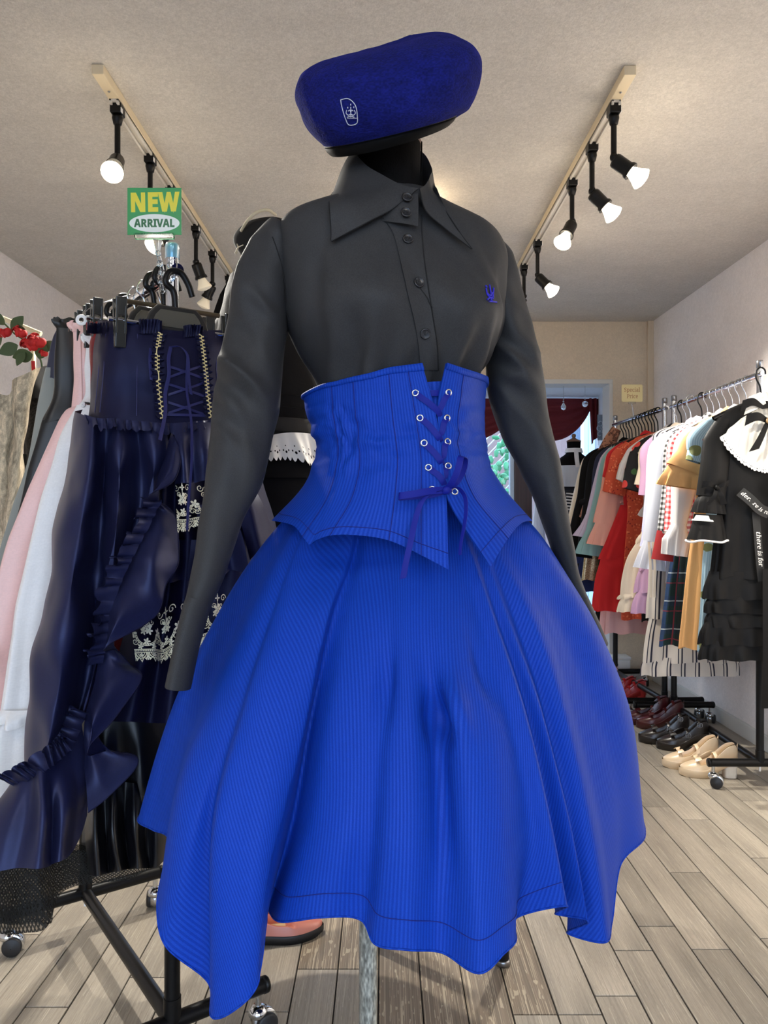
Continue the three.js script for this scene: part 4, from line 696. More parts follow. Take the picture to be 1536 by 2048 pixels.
const laceTex = (() => {   // gold-thread scroll lace: net, arches, florets, scrolls and a scalloped edge
  const W = 512, H = 512, c = document.createElement('canvas'); c.width = W; c.height = H; const x = c.getContext('2d'); x.clearRect(0, 0, W, H); x.lineCap = 'round';
  x.strokeStyle = '#dcd4b4'; x.fillStyle = '#e4dcc0';
  const arc = (px, py, r, a, b, w) => { x.lineWidth = w; x.beginPath(); x.arc(px, py, r, a, b); x.stroke(); }, dot = (px, py, r) => { x.beginPath(); x.arc(px, py, r, 0, 7); x.fill(); };
  const flower = (px, py, r, n = 5) => { for (let k = 0; k < n; k++) { x.beginPath(); x.ellipse(px + r * 0.6 * Math.cos(k * 6.283 / n), py + r * 0.6 * Math.sin(k * 6.283 / n), r * 0.42, r * 0.26, k * 6.283 / n, 0, 7); x.fill(); } dot(px, py, r * 0.16); };
  const scroll = (px, py, r, s) => { x.lineWidth = 7; x.beginPath(); for (let k = 0; k <= 30; k++) { const t = k / 30, a = s * (t * 7.4), q = r * (1 - 0.82 * t); const X = px + q * Math.cos(a), Y = py + q * Math.sin(a); k ? x.lineTo(X, Y) : x.moveTo(X, Y); } x.stroke(); };
  for (let u = 0; u < 2; u++) { const o = u * 256;
    scroll(o + 60, 60, 34, 1); scroll(o + 196, 60, 34, -1); scroll(o + 86, 120, 24, -1); scroll(o + 170, 120, 24, 1); x.lineWidth = 6; x.beginPath(); x.moveTo(o + 128, 20); x.lineTo(o + 128, 120); x.stroke(); flower(o + 128, 56, 26, 4); flower(o + 128, 150, 48); flower(o + 104, 186, 30); flower(o + 152, 186, 30);
    for (const r of [92, 106]) arc(o + 128, 200, r, 0.15, Math.PI - 0.15, 7); for (let k = 0; k < 14; k++) { const a = 0.2 + k * 0.21; dot(o + 128 + 99 * Math.cos(a), 200 + 99 * Math.sin(a), 5); }
    flower(o, 200, 40); flower(o + 256, 200, 40); scroll(o + 20, 270, 30, 1); scroll(o + 236, 270, 30, -1); flower(o + 128, 268, 30); flower(o + 66, 312, 28); flower(o + 190, 312, 28);
    for (let k = 0; k < 16; k++) dot(o + 8 + k * 16, 352, 6); x.lineWidth = 8; x.beginPath(); x.moveTo(o, 340); x.lineTo(o + 256, 340); x.moveTo(o, 368); x.lineTo(o + 256, 368); x.stroke();
    for (const q of [0, 128]) { arc(o + q + 64, 368, 52, 0, Math.PI, 9); arc(o + q + 64, 368, 34, 0, Math.PI, 6); flower(o + q + 64, 392, 22); x.lineWidth = 8; x.beginPath(); x.moveTo(o + q, 368); x.lineTo(o + q + 16, 436); x.lineTo(o + q + 40, 410); x.lineTo(o + q + 64, 452); x.lineTo(o + q + 88, 410); x.lineTo(o + q + 112, 436); x.lineTo(o + q + 128, 368); x.stroke(); flower(o + q, 420, 22, 4); } }
  const t = new THREE.CanvasTexture(c); t.colorSpace = THREE.SRGBColorSpace; t.wrapS = THREE.RepeatWrapping; return t;
})();
const laceMat = std({ map: laceTex, alphaTest: 0.35, roughness: 0.7 });
const tulleTex = tex(128, 128, (u, v) => { const w = ((u * 8 + v * 8) % 1 < 0.42) || ((u * 8 - v * 8 + 8) % 1 < 0.42); return [16, 16, 14, w ? 245 : 150]; }, { rx: 18, ry: 18 });
const blackTulle = std({ map: tulleTex, transparent: true, roughness: 0.9 });

{ // ---- the navy bustle dress in front
  const D = thing('long_dress', 'long navy taffeta bustle dress with laced bodice and gold lace, front of the left rack', 'dress', Object.values(Q(352, 660, 0)));
  const bx = [183, 190, 202, 218, 250, 290, 326, 365, 400, 432, 470, 500], bo = [-0.09, -0.055, -0.02, 0.0, 0.018, 0.028, 0.033, 0.034, 0.032, 0.022, 0.0, -0.03];
  const bod = loftGrid(bx.map((x, i) => qs([[x + (i < 3 ? 14 : 8), i < 5 ? 641 : 660, bo[i] - 0.012], [x + 5, 690, bo[i]], [x - 1, 745, bo[i] + 0.004], [x - 3 + i, 795, bo[i]], [x - 8 + i * 2, 856, bo[i] + 0.01]])), 60, 10, false);
  const bw = wob(bod, 0.004, 18, 9, 3); const bodM = part('bodice', gridGeo(bw, false, arcUV(bw)), navyDeep, D);
  const on = (x, y, o) => { const h = onto(bodM, x, y, o); return h ? h.p : Q(x, y, 0.03 + o); };
  for (const s of [[[212, 668], [208, 740], [200, 825]], [[203, 668], [198, 740], [190, 825]], [[275, 668], [274, 750], [273, 832]], [[431, 672], [433, 750], [440, 830]]]) part('seam', tube(s.map((p) => on(...p, 0.0006)), 0.0008, 24, 5), navyRibbon, D);
  // frilled top edge
  const frill = (pts, h, n, amp, name, mat, dy) => { const c = curve(pts), rows = [[], [], [], []]; for (let i = 0; i <= n; i++) { const p = c.getPoint(i / n), w = Math.sin(i / n * Math.PI * 2 * pts.length * 2.3) * amp + amp * 0.6 * Math.sin(i * 1.7); for (let k = 0; k < 4; k++) rows[k].push(p.clone().addScaledVector(NDIR, 0.004 + w * (k / 3)).addScaledVector(dy ?? V(0, 1, 0), h * k / 3).addScaledVector(QDIR, Math.cos(i * 0.9) * amp * 0.5 * k / 3)); } return part(name, gridGeo(rows, false, arcUV(rows)), mat, D); };
  frill([on(276, 668, 0), on(292, 668, 0), on(310, 668, 0), on(322, 672, 0)], 0.026, 60, 0.005, 'top_frill', navyDeep, V(0, 1, 0));
  frill([on(366, 676, 0), on(380, 674, 0), on(396, 674, 0), on(402, 676, 0)], 0.022, 50, 0.005, 'top_frill', navyDeep, V(0, 1, 0));
  frill([on(172, 668, 0), on(196, 668, 0), on(214, 666, 0)], 0.02, 50, 0.004, 'top_frill', navyDeep, V(0, 1, 0));
  const gather = (l, name, h, n, amp) => frill(l, h, n, amp, name, navy, V(0.1, -0.3, 0.2).normalize());
  for (const l of [[[318, 668], [313, 700], [312, 740], [316, 785], [322, 838]], [[399, 672], [404, 710], [408, 750], [412, 790], [418, 836]]]) {
    const pts = l.map((p) => on(...p, 0.002));
    frill(pts, 0.011, 90, 0.004, 'gathered_trim', navyDeep, QDIR); frill(pts, 0.010, 90, 0.004, 'gathered_trim', navyDeep, QDIR.clone().negate());
    const c = curve(pts), br = []; const n = 44; const zig = []; for (let k = 0; k <= n; k++) { if (l[0][0] < 350 && (Math.abs(k - 12) < 2 || Math.abs(k - 25) < 1.2)) continue; const p = c.getPoint(k / n).addScaledVector(NDIR, 0.006); br.push(new THREE.SphereGeometry(0.0017, 6, 5).translate(...Object.values(p.clone().addScaledVector(QDIR, (k % 2 ? 1 : -1) * 0.0032)))); zig.push(p.clone().addScaledVector(QDIR, (k % 2 ? 1 : -1) * 0.0012)); }
    part('gold_braid', [...br, tube(zig, 0.0011, 120, 5)], gold, D, { label: 'gold beaded braid' });
  }
  const rb = (l, w, name = 'lacing') => part(name, ribbon(l.map((p) => on(p[0], p[1], p[2] ?? 0.003)), QDIR.clone().add(V(0, -0.25, 0)), w, 24, 0.0006), navyRibbon, D);
  const lc = (a, b) => part('lacing', ribbon([on(...a, 0.0025), on((a[0] + b[0]) / 2, (a[1] + b[1]) / 2, 0.004), on(...b, 0.0025)], V(0, 1, 0), 0.0048, 10, 0.0006), navyRibbon, D);
  for (const y of [733, 768, 805]) { lc([336, y], [406, y + 24]); lc([336, y + 22], [406, y - 2]); } lc([330, 830], [410, 832]);
  rb([[340, 696, 0.005], [334, 720, 0.008], [334, 750, 0.01], [328, 785, 0.012], [324, 830, 0.02], [320, 880, 0.06]], 0.0068, 'ribbon_end'); rb([[342, 696, 0.005], [356, 697, 0.01], [370, 712, 0.01], [374, 760, 0.01], [378, 790, 0.012]], 0.0055, 'ribbon_end');
  part('ribbon_end', ribbon([on(372, 712, 0.008), on(370, 780, 0.01), on(372, 850, 0.03), Q(383, 930, 0.1), Q(378, 990, 0.1), Q(374, 1060, 0.1)], QDIR, 0.0046, 40, 0.0006), navyRibbon, D); rb([[301, 698, 0.004], [299, 725, 0.006], [302, 760, 0.004]], 0.006, 'ribbon_end'); rb([[404, 745, 0.008], [410, 765, 0.008], [408, 795, 0.006]], 0.004, 'ribbon_end');
  // overskirt
  const sk = loftGrid([
    [[176, 824, -0.10], [140, 900, -0.12], [126, 980, -0.12], [96, 1160, -0.12], [72, 1350, -0.11], [48, 1548, -0.09]],
    [[160, 826, -0.05], [128, 930, -0.05], [112, 1010, -0.05], [84, 1180, -0.04], [62, 1370, -0.03], [44, 1550, -0.02]],
    [[168, 830, -0.01], [142, 940, 0.0], [124, 1020, 0.01], [98, 1190, 0.02], [74, 1375, 0.03], [58, 1546, 0.04]],
    [[188, 836, 0.03], [180, 940, 0.05], [166, 1030, 0.06], [140, 1200, 0.075], [118, 1380, 0.085], [88, 1530, 0.09]],
    [[202, 838, 0.018], [200, 940, 0.014], [192, 1030, 0.012], [176, 1200, 0.014], [158, 1370, 0.02], [118, 1508, 0.035]],
    [[214, 840, 0.02], [210, 940, 0.0], [204, 1030, -0.004], [192, 1190, -0.006], [176, 1350, -0.005], [138, 1490, 0.01]],
    [[236, 840, 0.04], [238, 940, 0.066], [234, 1030, 0.075], [218, 1160, 0.074], [198, 1300, 0.06], [160, 1450, 0.045]],
    [[256, 842, 0.03], [262, 930, 0.034], [262, 1010, 0.036], [244, 1130, 0.034], [218, 1260, 0.028], [176, 1420, 0.02]],
    [[274, 843, 0.022], [280, 920, 0.02], [282, 990, 0.016], [262, 1100, 0.012], [230, 1220, 0.01], [188, 1390, 0.006]],
    [[298, 845, 0.04], [308, 905, 0.06], [304, 970, 0.06], [280, 1070, 0.05], [242, 1180, 0.04], [196, 1360, 0.02]],
    [[322, 848, 0.034], [336, 890, 0.04], [326, 960, 0.035], [300, 1040, 0.03], [256, 1160, 0.02], [204, 1340, 0.0]],
  ].map(qs), 90, 10, false);
  const skw = wob(sk, 0.013, 9, 7, 5, -0.9); part('overskirt', gridGeo(skw, false, arcUV(skw)), navy, D);
  { const pts = qs([[170, 830, 0.012], [200, 838, 0.045], [230, 838, 0.05], [262, 842, 0.05], [298, 845, 0.055], [330, 848, 0.055], [372, 846, 0.055], [414, 842, 0.05], [450, 842, 0.03]]); const c = curve(pts), rows = [[], [], []]; for (let i = 0; i <= 180; i++) { const p = c.getPoint(i / 180); for (let k = 0; k < 3; k++) rows[k].push(p.clone().add(V(0, 0.002 - (0.009 + 0.005 * N3(i * 0.23, 3, 1)) * k, 0)).addScaledVector(NDIR, -0.006 + (0.007 + 0.005 * Math.sin(i * 0.5 + 3 * N3(i * 0.11, 1, 5))) * k * 0.7)); } part('waist_gathers', gridGeo(rows, false, arcUV(rows)), navy, D); }
  // flounce with a frilled heading below it
  const fl = loftGrid([
    [[36, 1562, -0.06], [-20, 1640, -0.05], [-90, 1745, -0.03]], [[18, 1566, 0.0], [-40, 1650, 0.03], [-70, 1750, 0.05]], [[44, 1556, 0.05], [16, 1650, 0.08], [-10, 1744, 0.1]], [[66, 1546, 0.065], [54, 1640, 0.09], [34, 1736, 0.11]], [[80, 1538, 0.095], [86, 1630, 0.135], [78, 1737, 0.15]], [[98, 1526, 0.085], [104, 1630, 0.10], [100, 1730, 0.11]], [[116, 1512, 0.06], [126, 1620, 0.11], [120, 1722, 0.125]], [[136, 1494, 0.05], [152, 1600, 0.075], [140, 1704, 0.08]], [[150, 1474, 0.045], [166, 1580, 0.06], [160, 1668, 0.05]], [[162, 1446, 0.04], [174, 1540, 0.04], [173, 1630, 0.02]]].map(qs), 50, 10, false);
  const flw = wob(fl, 0.008, 9, 6, 9); part('flounce', gridGeo(flw, false, arcUV(flw)), navy, D);
  { const pts = qs([[16, 1566, 0.02], [44, 1556, 0.06], [66, 1544, 0.08], [90, 1530, 0.1], [116, 1510, 0.08], [140, 1484, 0.06], [152, 1452, 0.05], [166, 1420, 0.045]]); const c = curve(pts), rows = [[], [], [], []]; for (let i = 0; i <= 200; i++) { const p = c.getPoint(i / 200), tg = c.getTangent(i / 200), up = tg.clone().cross(NDIR).normalize().negate(), ph = i * 0.46 + 4 * N3(i * 0.06, 4, 2), s = Math.sin(ph), s2 = Math.cos(ph); if (up.y < 0) up.negate(); for (let k = 0; k < 4; k++) rows[k].push(p.clone().addScaledVector(up, (-0.008 + 0.011 * k)).addScaledVector(NDIR, 0.006 + 0.009 * s * Math.abs(k - 0.8) * 0.6).addScaledVector(tg, 0.006 * s2 * Math.abs(k - 0.8) * 0.5)); } part('frilled_heading', gridGeo(rows, false, arcUV(rows)), navy, D); }
  // cascading ruffle
  const cs = [
    [[342, 862, 0.045], [352, 882, 0.075], [364, 906, 0.08]], [[330, 912, 0.05], [340, 934, 0.095], [347, 962, 0.10]], [[312, 958, 0.05], [316, 976, 0.10], [294, 992, 0.105]], [[306, 990, 0.045], [318, 1006, 0.07], [332, 1010, 0.04]], [[302, 1002, 0.04], [326, 1020, 0.055], [350, 1034, 0.05]], [[296, 1020, 0.05], [328, 1064, 0.085], [357, 1127, 0.095]], [[272, 1074, 0.055], [304, 1118, 0.115], [330, 1172, 0.105]], [[248, 1126, 0.06], [282, 1180, 0.115], [312, 1230, 0.12]], [[226, 1182, 0.06], [232, 1240, 0.13], [206, 1297, 0.13]], [[208, 1250, 0.05], [222, 1284, 0.10], [238, 1300, 0.075]], [[202, 1286, 0.05], [232, 1318, 0.075], [262, 1330, 0.065]], [[198, 1304, 0.05], [236, 1336, 0.085], [284, 1352, 0.09]], [[192, 1340, 0.05], [214, 1384, 0.105], [232, 1432, 0.11]], [[182, 1386, 0.05], [184, 1444, 0.12], [172, 1506, 0.12]], [[172, 1420, 0.045], [200, 1484, 0.08], [226, 1500, 0.055]], [[168, 1444, 0.04], [214, 1506, 0.07], [276, 1522, 0.08]], [[165, 1474, 0.04], [192, 1548, 0.085], [218, 1592, 0.09]], [[164, 1504, 0.03], [172, 1570, 0.075], [176, 1626, 0.08]]];
  const cg = loftGrid(cs.map(qs), 26, 12, false), cgw = wob(cg, 0.004, 14, 12, 12); part('cascade_ruffle', gridGeo(cgw, false, arcUV(cgw)), navy, D);
  part('ruffle_edge', tube(cgw[cgw.length - 1].filter((_, i) => i % 3 === 0), 0.0011, 300, 5), navyDeep, D);
  { const pts = qs([[308, 1000, 0.06], [282, 1050, 0.075], [258, 1096, 0.08], [236, 1140, 0.085], [216, 1190, 0.08], [204, 1240, 0.075], [194, 1290, 0.065], [188, 1325, 0.06]]); const c = curve(pts), rows = [[], [], [], []]; for (let i = 0; i <= 220; i++) { const p = c.getPoint(i / 220), ph = i * 0.42 + 4 * N3(i * 0.07, 2, 9), am = 0.7 + 0.9 * N3(i * 0.05, 7, 3), s = Math.sin(ph) * am, s2 = Math.cos(ph) * am; for (let k = 0; k < 4; k++) rows[k].push(p.clone().addScaledVector(QDIR, 0.012 - (0.010 + 0.006 * N3(i * 0.09, 1, 1)) * k).addScaledVector(NDIR, 0.01 + 0.010 * s * Math.abs(k - 0.6) * 0.6).add(V(0, 0.006 * s2 * Math.abs(k - 0.6) * 0.5, 0))); } part('ruched_heading', gridGeo(rows, false, arcUV(rows)), navy, D); }
  // inner tiers seen right of the cascade
  const tier = (cols, mat, name, w = 0.005, nv = 40) => { const g = loftGrid(cols.map(qs), nv, 10, false), gw = wob(g, w, 10, 7, cols.length); return part(name, gridGeo(gw, false, arcUV(gw)), mat, D); };
  tier([[[300, 850, -0.02], [290, 1100, -0.03], [200, 1442, -0.02]], [[330, 850, 0.02], [320, 1100, 0.02], [262, 1444, 0.03]], [[350, 850, 0.01], [345, 1100, 0.0], [300, 1446, 0.0]], [[372, 850, 0.03], [375, 1100, 0.035], [338, 1446, 0.04]], [[410, 850, 0.0], [420, 1100, 0.0], [400, 1440, 0.0]], [[450, 850, 0.02], [470, 1100, 0.03], [470, 1430, 0.03]], [[500, 880, -0.02], [560, 1100, -0.02], [560, 1400, -0.04]]], navyDeep, 'underskirt');
  tier([[[345, 846, 0.05], [352, 905, 0.075], [352, 968, 0.07]], [[360, 846, 0.055], [366, 905, 0.085], [370, 966, 0.085]], [[380, 846, 0.05], [384, 905, 0.07], [388, 966, 0.065]], [[400, 846, 0.05], [408, 905, 0.085], [412, 960, 0.08]], [[430, 846, 0.04], [440, 905, 0.06], [450, 960, 0.06]]], navy, 'hip_drape');
  tier([[[430, 900, 0.02], [470, 1000, 0.04], [500, 1120, 0.03]], [[452, 920, 0.03], [495, 1000, 0.05], [520, 1100, 0.05]], [[480, 920, 0.0], [520, 1000, 0.02], [555, 1080, 0.0]]], navyDeep, 'bustle_drape');
  tier([[[392, 1010, 0.04], [396, 1080, 0.06], [390, 1150, 0.06]], [[420, 1010, 0.03], [430, 1090, 0.07], [428, 1168, 0.07]], [[445, 1030, 0.02], [455, 1090, 0.03], [462, 1140, 0.03]], [[470, 1030, 0.03], [490, 1090, 0.06], [500, 1150, 0.06]]], navy, 'bustle_ruffle');
  tier([[[318, 1085, 0.02], [318, 1110, 0.03], [315, 1160, 0.03]], [[345, 1080, 0.035], [345, 1120, 0.05], [342, 1166, 0.05]], [[370, 1080, 0.03], [372, 1120, 0.035], [368, 1160, 0.035]], [[400, 1080, 0.04], [410, 1120, 0.06], [405, 1170, 0.06]]], navyDeep, 'bustle_ruffle');
  const lace = (cols, us, name = 'lace_trim') => { const g = loftGrid(cols.map(qs), 14, 10, false), a = arcUV(g); const L = a(g[0].length - 1, 0)[0]; part(name, gridGeo(g, false, (i, j) => [a(i, 0)[0] / 0.115 + us, 1 - j / (g.length - 1)]), laceMat, D, { label: 'pale gold scroll lace' }); };
  lace([[[350, 962, 0.072], [353, 1020, 0.078], [355, 1078, 0.08]], [[364, 962, 0.088], [367, 1020, 0.094], [368, 1080, 0.095]], [[376, 962, 0.082], [380, 1020, 0.085], [382, 1072, 0.085]], [[392, 962, 0.09], [398, 1020, 0.096], [400, 1062, 0.096]], [[412, 962, 0.085], [418, 1020, 0.09], [420, 1060, 0.09]]], 0.1);
  lace([[[262, 1216, 0.045], [266, 1280, 0.05], [274, 1338, 0.05]], [[300, 1212, 0.07], [304, 1280, 0.078], [308, 1334, 0.078]], [[322, 1214, 0.05], [326, 1280, 0.054], [326, 1340, 0.055]], [[345, 1200, 0.07], [345, 1270, 0.075], [344, 1328, 0.075]], [[380, 1195, 0.055], [380, 1260, 0.06], [376, 1320, 0.06]], [[420, 1185, 0.07], [420, 1245, 0.075], [412, 1305, 0.075]], [[470, 1180, 0.05], [470, 1240, 0.05], [465, 1290, 0.05]]], 0.0);
  // dark satin lower tiers and net hem
  tier([[[150, 1430, -0.09], [165, 1560, -0.08], [160, 1690, -0.07]], [[200, 1440, -0.04], [206, 1560, -0.02], [200, 1700, 0.0]], [[240, 1440, -0.03], [240, 1560, -0.03], [240, 1690, -0.03]], [[280, 1440, -0.02], [285, 1560, 0.0], [285, 1690, 0.0]], [[340, 1440, -0.05], [350, 1560, -0.04], [350, 1680, -0.05]], [[470, 1430, -0.08], [480, 1560, -0.08], [470, 1660, -0.08]]], blackSatin, 'underskirt_tier');
  tier([[[172, 1560, -0.03], [170, 1660, -0.03], [178, 1748, -0.03]], [[190, 1562, 0.0], [190, 1660, 0.03], [196, 1752, 0.04]], [[208, 1562, -0.01], [212, 1660, 0.0], [218, 1746, 0.0]], [[228, 1562, 0.0], [225, 1660, 0.035], [238, 1742, 0.04]], [[250, 1564, -0.01], [250, 1660, -0.005], [258, 1738, 0.0]], [[268, 1566, 0.0], [270, 1650, 0.03], [276, 1737, 0.035]], [[285, 1566, -0.01], [292, 1650, 0.0], [300, 1736, 0.0]], [[300, 1566, 0.0], [312, 1650, 0.02], [312, 1734, 0.02]], [[340, 1566, -0.03], [350, 1650, -0.02], [345, 1700, -0.03]]], blackSatin, 'satin_flounce', 0.006);
  tier([[[-60, 1700, -0.02], [-60, 1780, 0.0], [-70, 1850, 0.0]], [[0, 1705, 0.0], [-5, 1790, 0.02], [0, 1868, 0.02]], [[40, 1705, 0.0], [44, 1790, 0.0], [50, 1866, 0.0]], [[80, 1705, 0.0], [82, 1780, 0.02], [92, 1856, 0.02]], [[120, 1705, -0.02], [122, 1760, -0.02], [120, 1790, -0.02]], [[165, 1700, -0.03], [165, 1745, -0.03], [150, 1774, -0.03]], [[200, 1700, -0.04], [205, 1745, -0.04], [200, 1766, -0.04]], [[250, 1700, -0.04], [250, 1740, -0.03], [255, 1760, -0.03]], [[310, 1690, -0.06], [318, 1720, -0.06], [292, 1742, -0.06]]], blackTulle, 'net_hem', 0.008);
  tier([[[-60, 1690, -0.06], [-70, 1820, -0.06]], [[20, 1690, -0.05], [20, 1850, -0.04]], [[60, 1690, -0.07], [62, 1848, -0.06]], [[105, 1690, -0.06], [104, 1846, -0.05]], [[118, 1690, -0.08], [112, 1790, -0.08]], [[200, 1690, -0.09], [200, 1750, -0.09]]].map((c) => [c[0], [(c[0][0] + c[1][0]) / 2, (c[0][1] + c[1][1]) / 2, c[0][2]], c[1]]), blackTulle, 'net_hem', 0.006);
}

// ---- generic hung garment: rows [y, half width, half depth, shift along q]; folds swell downwards
function hung(c, q, rows, o = {}) {
  const n = V(-q.z, 0, q.x), NA = o.around ?? 72, rs = resampleRows(rows.map(([y, a, b, s = 0]) => { const r = []; for (let i = 0; i <= NA; i++) { const t = i / NA * 2 * Math.PI; const p = V(c.x, y, c.z).addScaledVector(q, s + a * Math.sign(Math.cos(t)) * Math.pow(Math.abs(Math.cos(t)), 0.8)).addScaledVector(n, b * Math.sin(t)); r.push(p); } return r; }), o.nv ?? 44);
  const y0 = rows[0][0], y1 = rows[rows.length - 1][0], k = o.folds ?? 7, sd = o.seed ?? 1, st = o.from ?? 0.35;
  return rs.map((row, j) => row.map((p, i) => {
    const t = (i % NA) / NA * 2 * Math.PI, v = clamp((y0 - p.y) / (y0 - y1), 0, 1), w = smooth(st, 1, v) * (o.amp ?? 0.012), cc = V(c.x, p.y, c.z), d = p.clone().sub(cc); const a0 = Math.abs(d.dot(q)), b0 = Math.abs(d.dot(n)), dn = q.clone().multiplyScalar(d.dot(q) * 0.12).addScaledVector(n, d.dot(n) * 1.4).normalize();
    const s = Math.sin(k * t + sd * 2 + 1.2 * Math.sin(2 * t + sd)) + 0.5 * Math.sin((k * 2 + 1) * t + sd * 5);
    const q2 = p.clone().addScaledVector(dn, w * s + (o.crush ?? 0.004) * N3(p.x * 14 + sd, p.y * 9, p.z * 14)); q2.y += (o.hem ?? 0.006) * smooth(0.85, 1, v) * Math.sin(k * t + sd); return q2;
  }));
}
const hungPart = (name, c, q, rows, mat, parent, o) => { const g = hung(c, q, rows, o); return part(name, gridGeo(g, true, arcUV(g)), mat, parent, o?.label ? { label: o.label } : {}); };
// frilled band around a hung garment at height y
function frillBand(name, c, q, y0, y1, a0, b0, a1, b1, mat, parent, o = {}) { return hungPart(name, c, q, [[y0, a0, b0, o.s ?? 0], [(y0 + y1) / 2, (a0 + a1) / 2 + 0.004, (b0 + b1) / 2 + 0.004, o.s ?? 0], [y1, a1, b1, o.s ?? 0]], mat, parent, { nv: 8, around: 120, folds: o.folds ?? 15, amp: o.amp ?? 0.008, from: 0, hem: 0.004, seed: o.seed ?? 2, crush: 0.001, label: o.label }); }
{
  const pinkM = phy({ map: tafTex([234, 190, 182], 0.3), roughness: 0.34, sheen: 0.6, sheenRoughness: 0.4, sheenColor: rgb(255, 225, 220) }), whiteM = phy({ map: tafTex([236, 232, 228], 0.3), roughness: 0.36, sheen: 0.5, sheenColor: rgb(255, 255, 255) }), maroonM = phy({ map: tafTex([112, 22, 26]), roughness: 0.4, sheen: 0.5, sheenColor: rgb(190, 70, 70) }), blackM = satin(rgb(24, 24, 24)), greyM = phy({ color: rgb(168, 170, 162), roughness: 0.8, transmission: 0.35, sheen: 0.3 }), slateM = satin(rgb(52, 54, 72));
  const defs = [
    [0.10, maroonM, 'dark red taffeta dress between the white and the navy dress on the left rack', [[1.48, 0.03, 0.020, -0.1], [1.46, 0.035, 0.026, -0.1], [1.4, 0.045, 0.026, -0.086], [1.34, 0.05, 0.026, -0.08], [1.2, 0.06, 0.026, -0.08], [0.9, 0.07, 0.026, -0.09], [0.6, 0.075, 0.026, -0.1]]],
    [0.155, whiteM, 'long white dress between the pink and the dark red dress on the left rack', [[1.47, 0.128, 0.022], [1.42, 0.132, 0.026], [1.36, 0.13, 0.026], [1.34, 0.145, 0.026], [1.26, 0.18, 0.026], [1.05, 0.232, 0.026], [0.8, 0.275, 0.026], [0.53, 0.3, 0.026]]],
    [0.22, pinkM, 'long pale pink taffeta dress left of the white dress on the left rack', [[1.508, 0.138, 0.022], [1.46, 0.135, 0.026], [1.4, 0.13, 0.026], [1.345, 0.136, 0.026], [1.335, 0.152, 0.026], [1.2, 0.21, 0.026], [1.06, 0.262, 0.026], [0.8, 0.31, 0.026], [0.55, 0.33, 0.026]]],
    [0.30, blackM, 'long black satin dress left of the pink dress on the left rack', [[1.53, 0.152, 0.020], [1.45, 0.155, 0.026], [1.37, 0.16, 0.026], [1.32, 0.179, 0.026], [1.2, 0.212, 0.026], [0.9, 0.26, 0.026], [0.55, 0.28, 0.026]]],
    [0.38, greyM, 'grey tulle gown with a slate satin bodice, left end of the rack', [[1.45, 0.156, 0.026], [1.38, 0.168, 0.026], [1.28, 0.186, 0.026], [1.2, 0.204, 0.026], [1.12, 0.229, 0.026], [0.9, 0.28, 0.026], [0.55, 0.33, 0.026]]],
  ];
  defs.forEach(([s, mat, label, rows], i) => {
    if (i) rows = rows.map(([y, a, b, sh = 0]) => { const k = smooth(1.4, 1.1, y) * 0.28; return [y, a * (1 - k), b, sh - a * k]; });
    const c = railAt(s), t = thing('long_dress', label, 'dress', [c.x, 1.5, c.z]);
    const wi = rows.findIndex((r) => r[0] <= 1.345), cut = wi < 1 ? 1 : wi;
    if (i < 4) { hungPart('bodice', c, QDIR, rows.slice(0, cut + 1), mat, t, { folds: 5, amp: 0.002, seed: i, nv: 18, crush: 0.005 }); hungPart('skirt', c, QDIR, rows.slice(cut), mat, t, { folds: 6, amp: 0.007, seed: i + 3, from: 0.0, crush: 0.006 }); }
    else { hungPart('skirt', c, QDIR, rows, mat, t, { folds: 9, amp: 0.007, seed: 9, from: 0.1 }); hungPart('bodice', c, QDIR, [[1.545, 0.13, 0.018], [1.52, 0.14, 0.024], [1.46, 0.15, 0.03], [1.42, 0.156, 0.034]], slateM, t, { nv: 10, amp: 0.002 }); }
    if (i < 4) frillBand('top_frill', c, QDIR, rows[0][0] - 0.004, rows[0][0] + 0.016, rows[0][1], 0.02, rows[0][1] + 0.006, 0.024, mat, t, { amp: 0.004, seed: i, s: rows[0][3] ?? 0 });
    if (i === 1) { frillBand('frilled_tier', c, QDIR, 0.735, 0.705, 0.284, 0.062, 0.296, 0.075, mat, t, { amp: 0.01 }); for (const k of [0, 1, 2]) { const p = V(c.x, 1.34 - k * 0.05, c.z).addScaledVector(QDIR, -0.135).addScaledVector(NDIR, 0.012); part('button', lathe([[0.001, 0.004], [0.005, 0.003], [0.006, 0], [0.001, -0.002]], p, V(0, 0, 1), 12), mat, t); } }
    if (i === 2) for (const o of [-0.125, -0.118]) { const h = [1.5, 1.45, 1.4, 1.345].map((y) => V(c.x, y, c.z).addScaledVector(QDIR, o + (1.5 - y) * 0.03).addScaledVector(NDIR, 0.016 + (o + 0.125) * 0.8)); part('seam', tube(h, 0.0012, 20, 5), mat, t); }
    if (i === 2) { const pr = V(c.x, 0.84, c.z).addScaledVector(QDIR, -0.3).addScaledVector(NDIR, 0.03); part('rosette', [0, 1, 2, 3].map((k) => tube([0, 1, 2, 3, 4, 5].map((a) => pr.clone().add(V(0.012 * Math.cos(a * 1.05) * (1 - k * 0.2), 0.012 * Math.sin(a * 1.05) * (1 - k * 0.2) - k * 0.012, 0.004 * k))), 0.003, 30, 6, true)), mat, t); }
  });
  for (const [s, dw, wire, lab] of [[0.10, 0, false, 'black hanger hook of the dark red dress'], [0.155, -0.01, true, 'thin wire hanger above the white dress'], [0.22, 0, true, 'wire clip hanger above the pink dress'], [0.30, 0, false, 'black clip hanger of the black satin dress'], [0.38, 0, false, 'black clip hanger of the grey tulle gown']]) { const c = railAt(s); clipHanger(V(c.x, 1.525, c.z), QDIR, 0.12, 1.612, lab + ' on the left rack', 'clip hangers on the left rack', { wire }); }
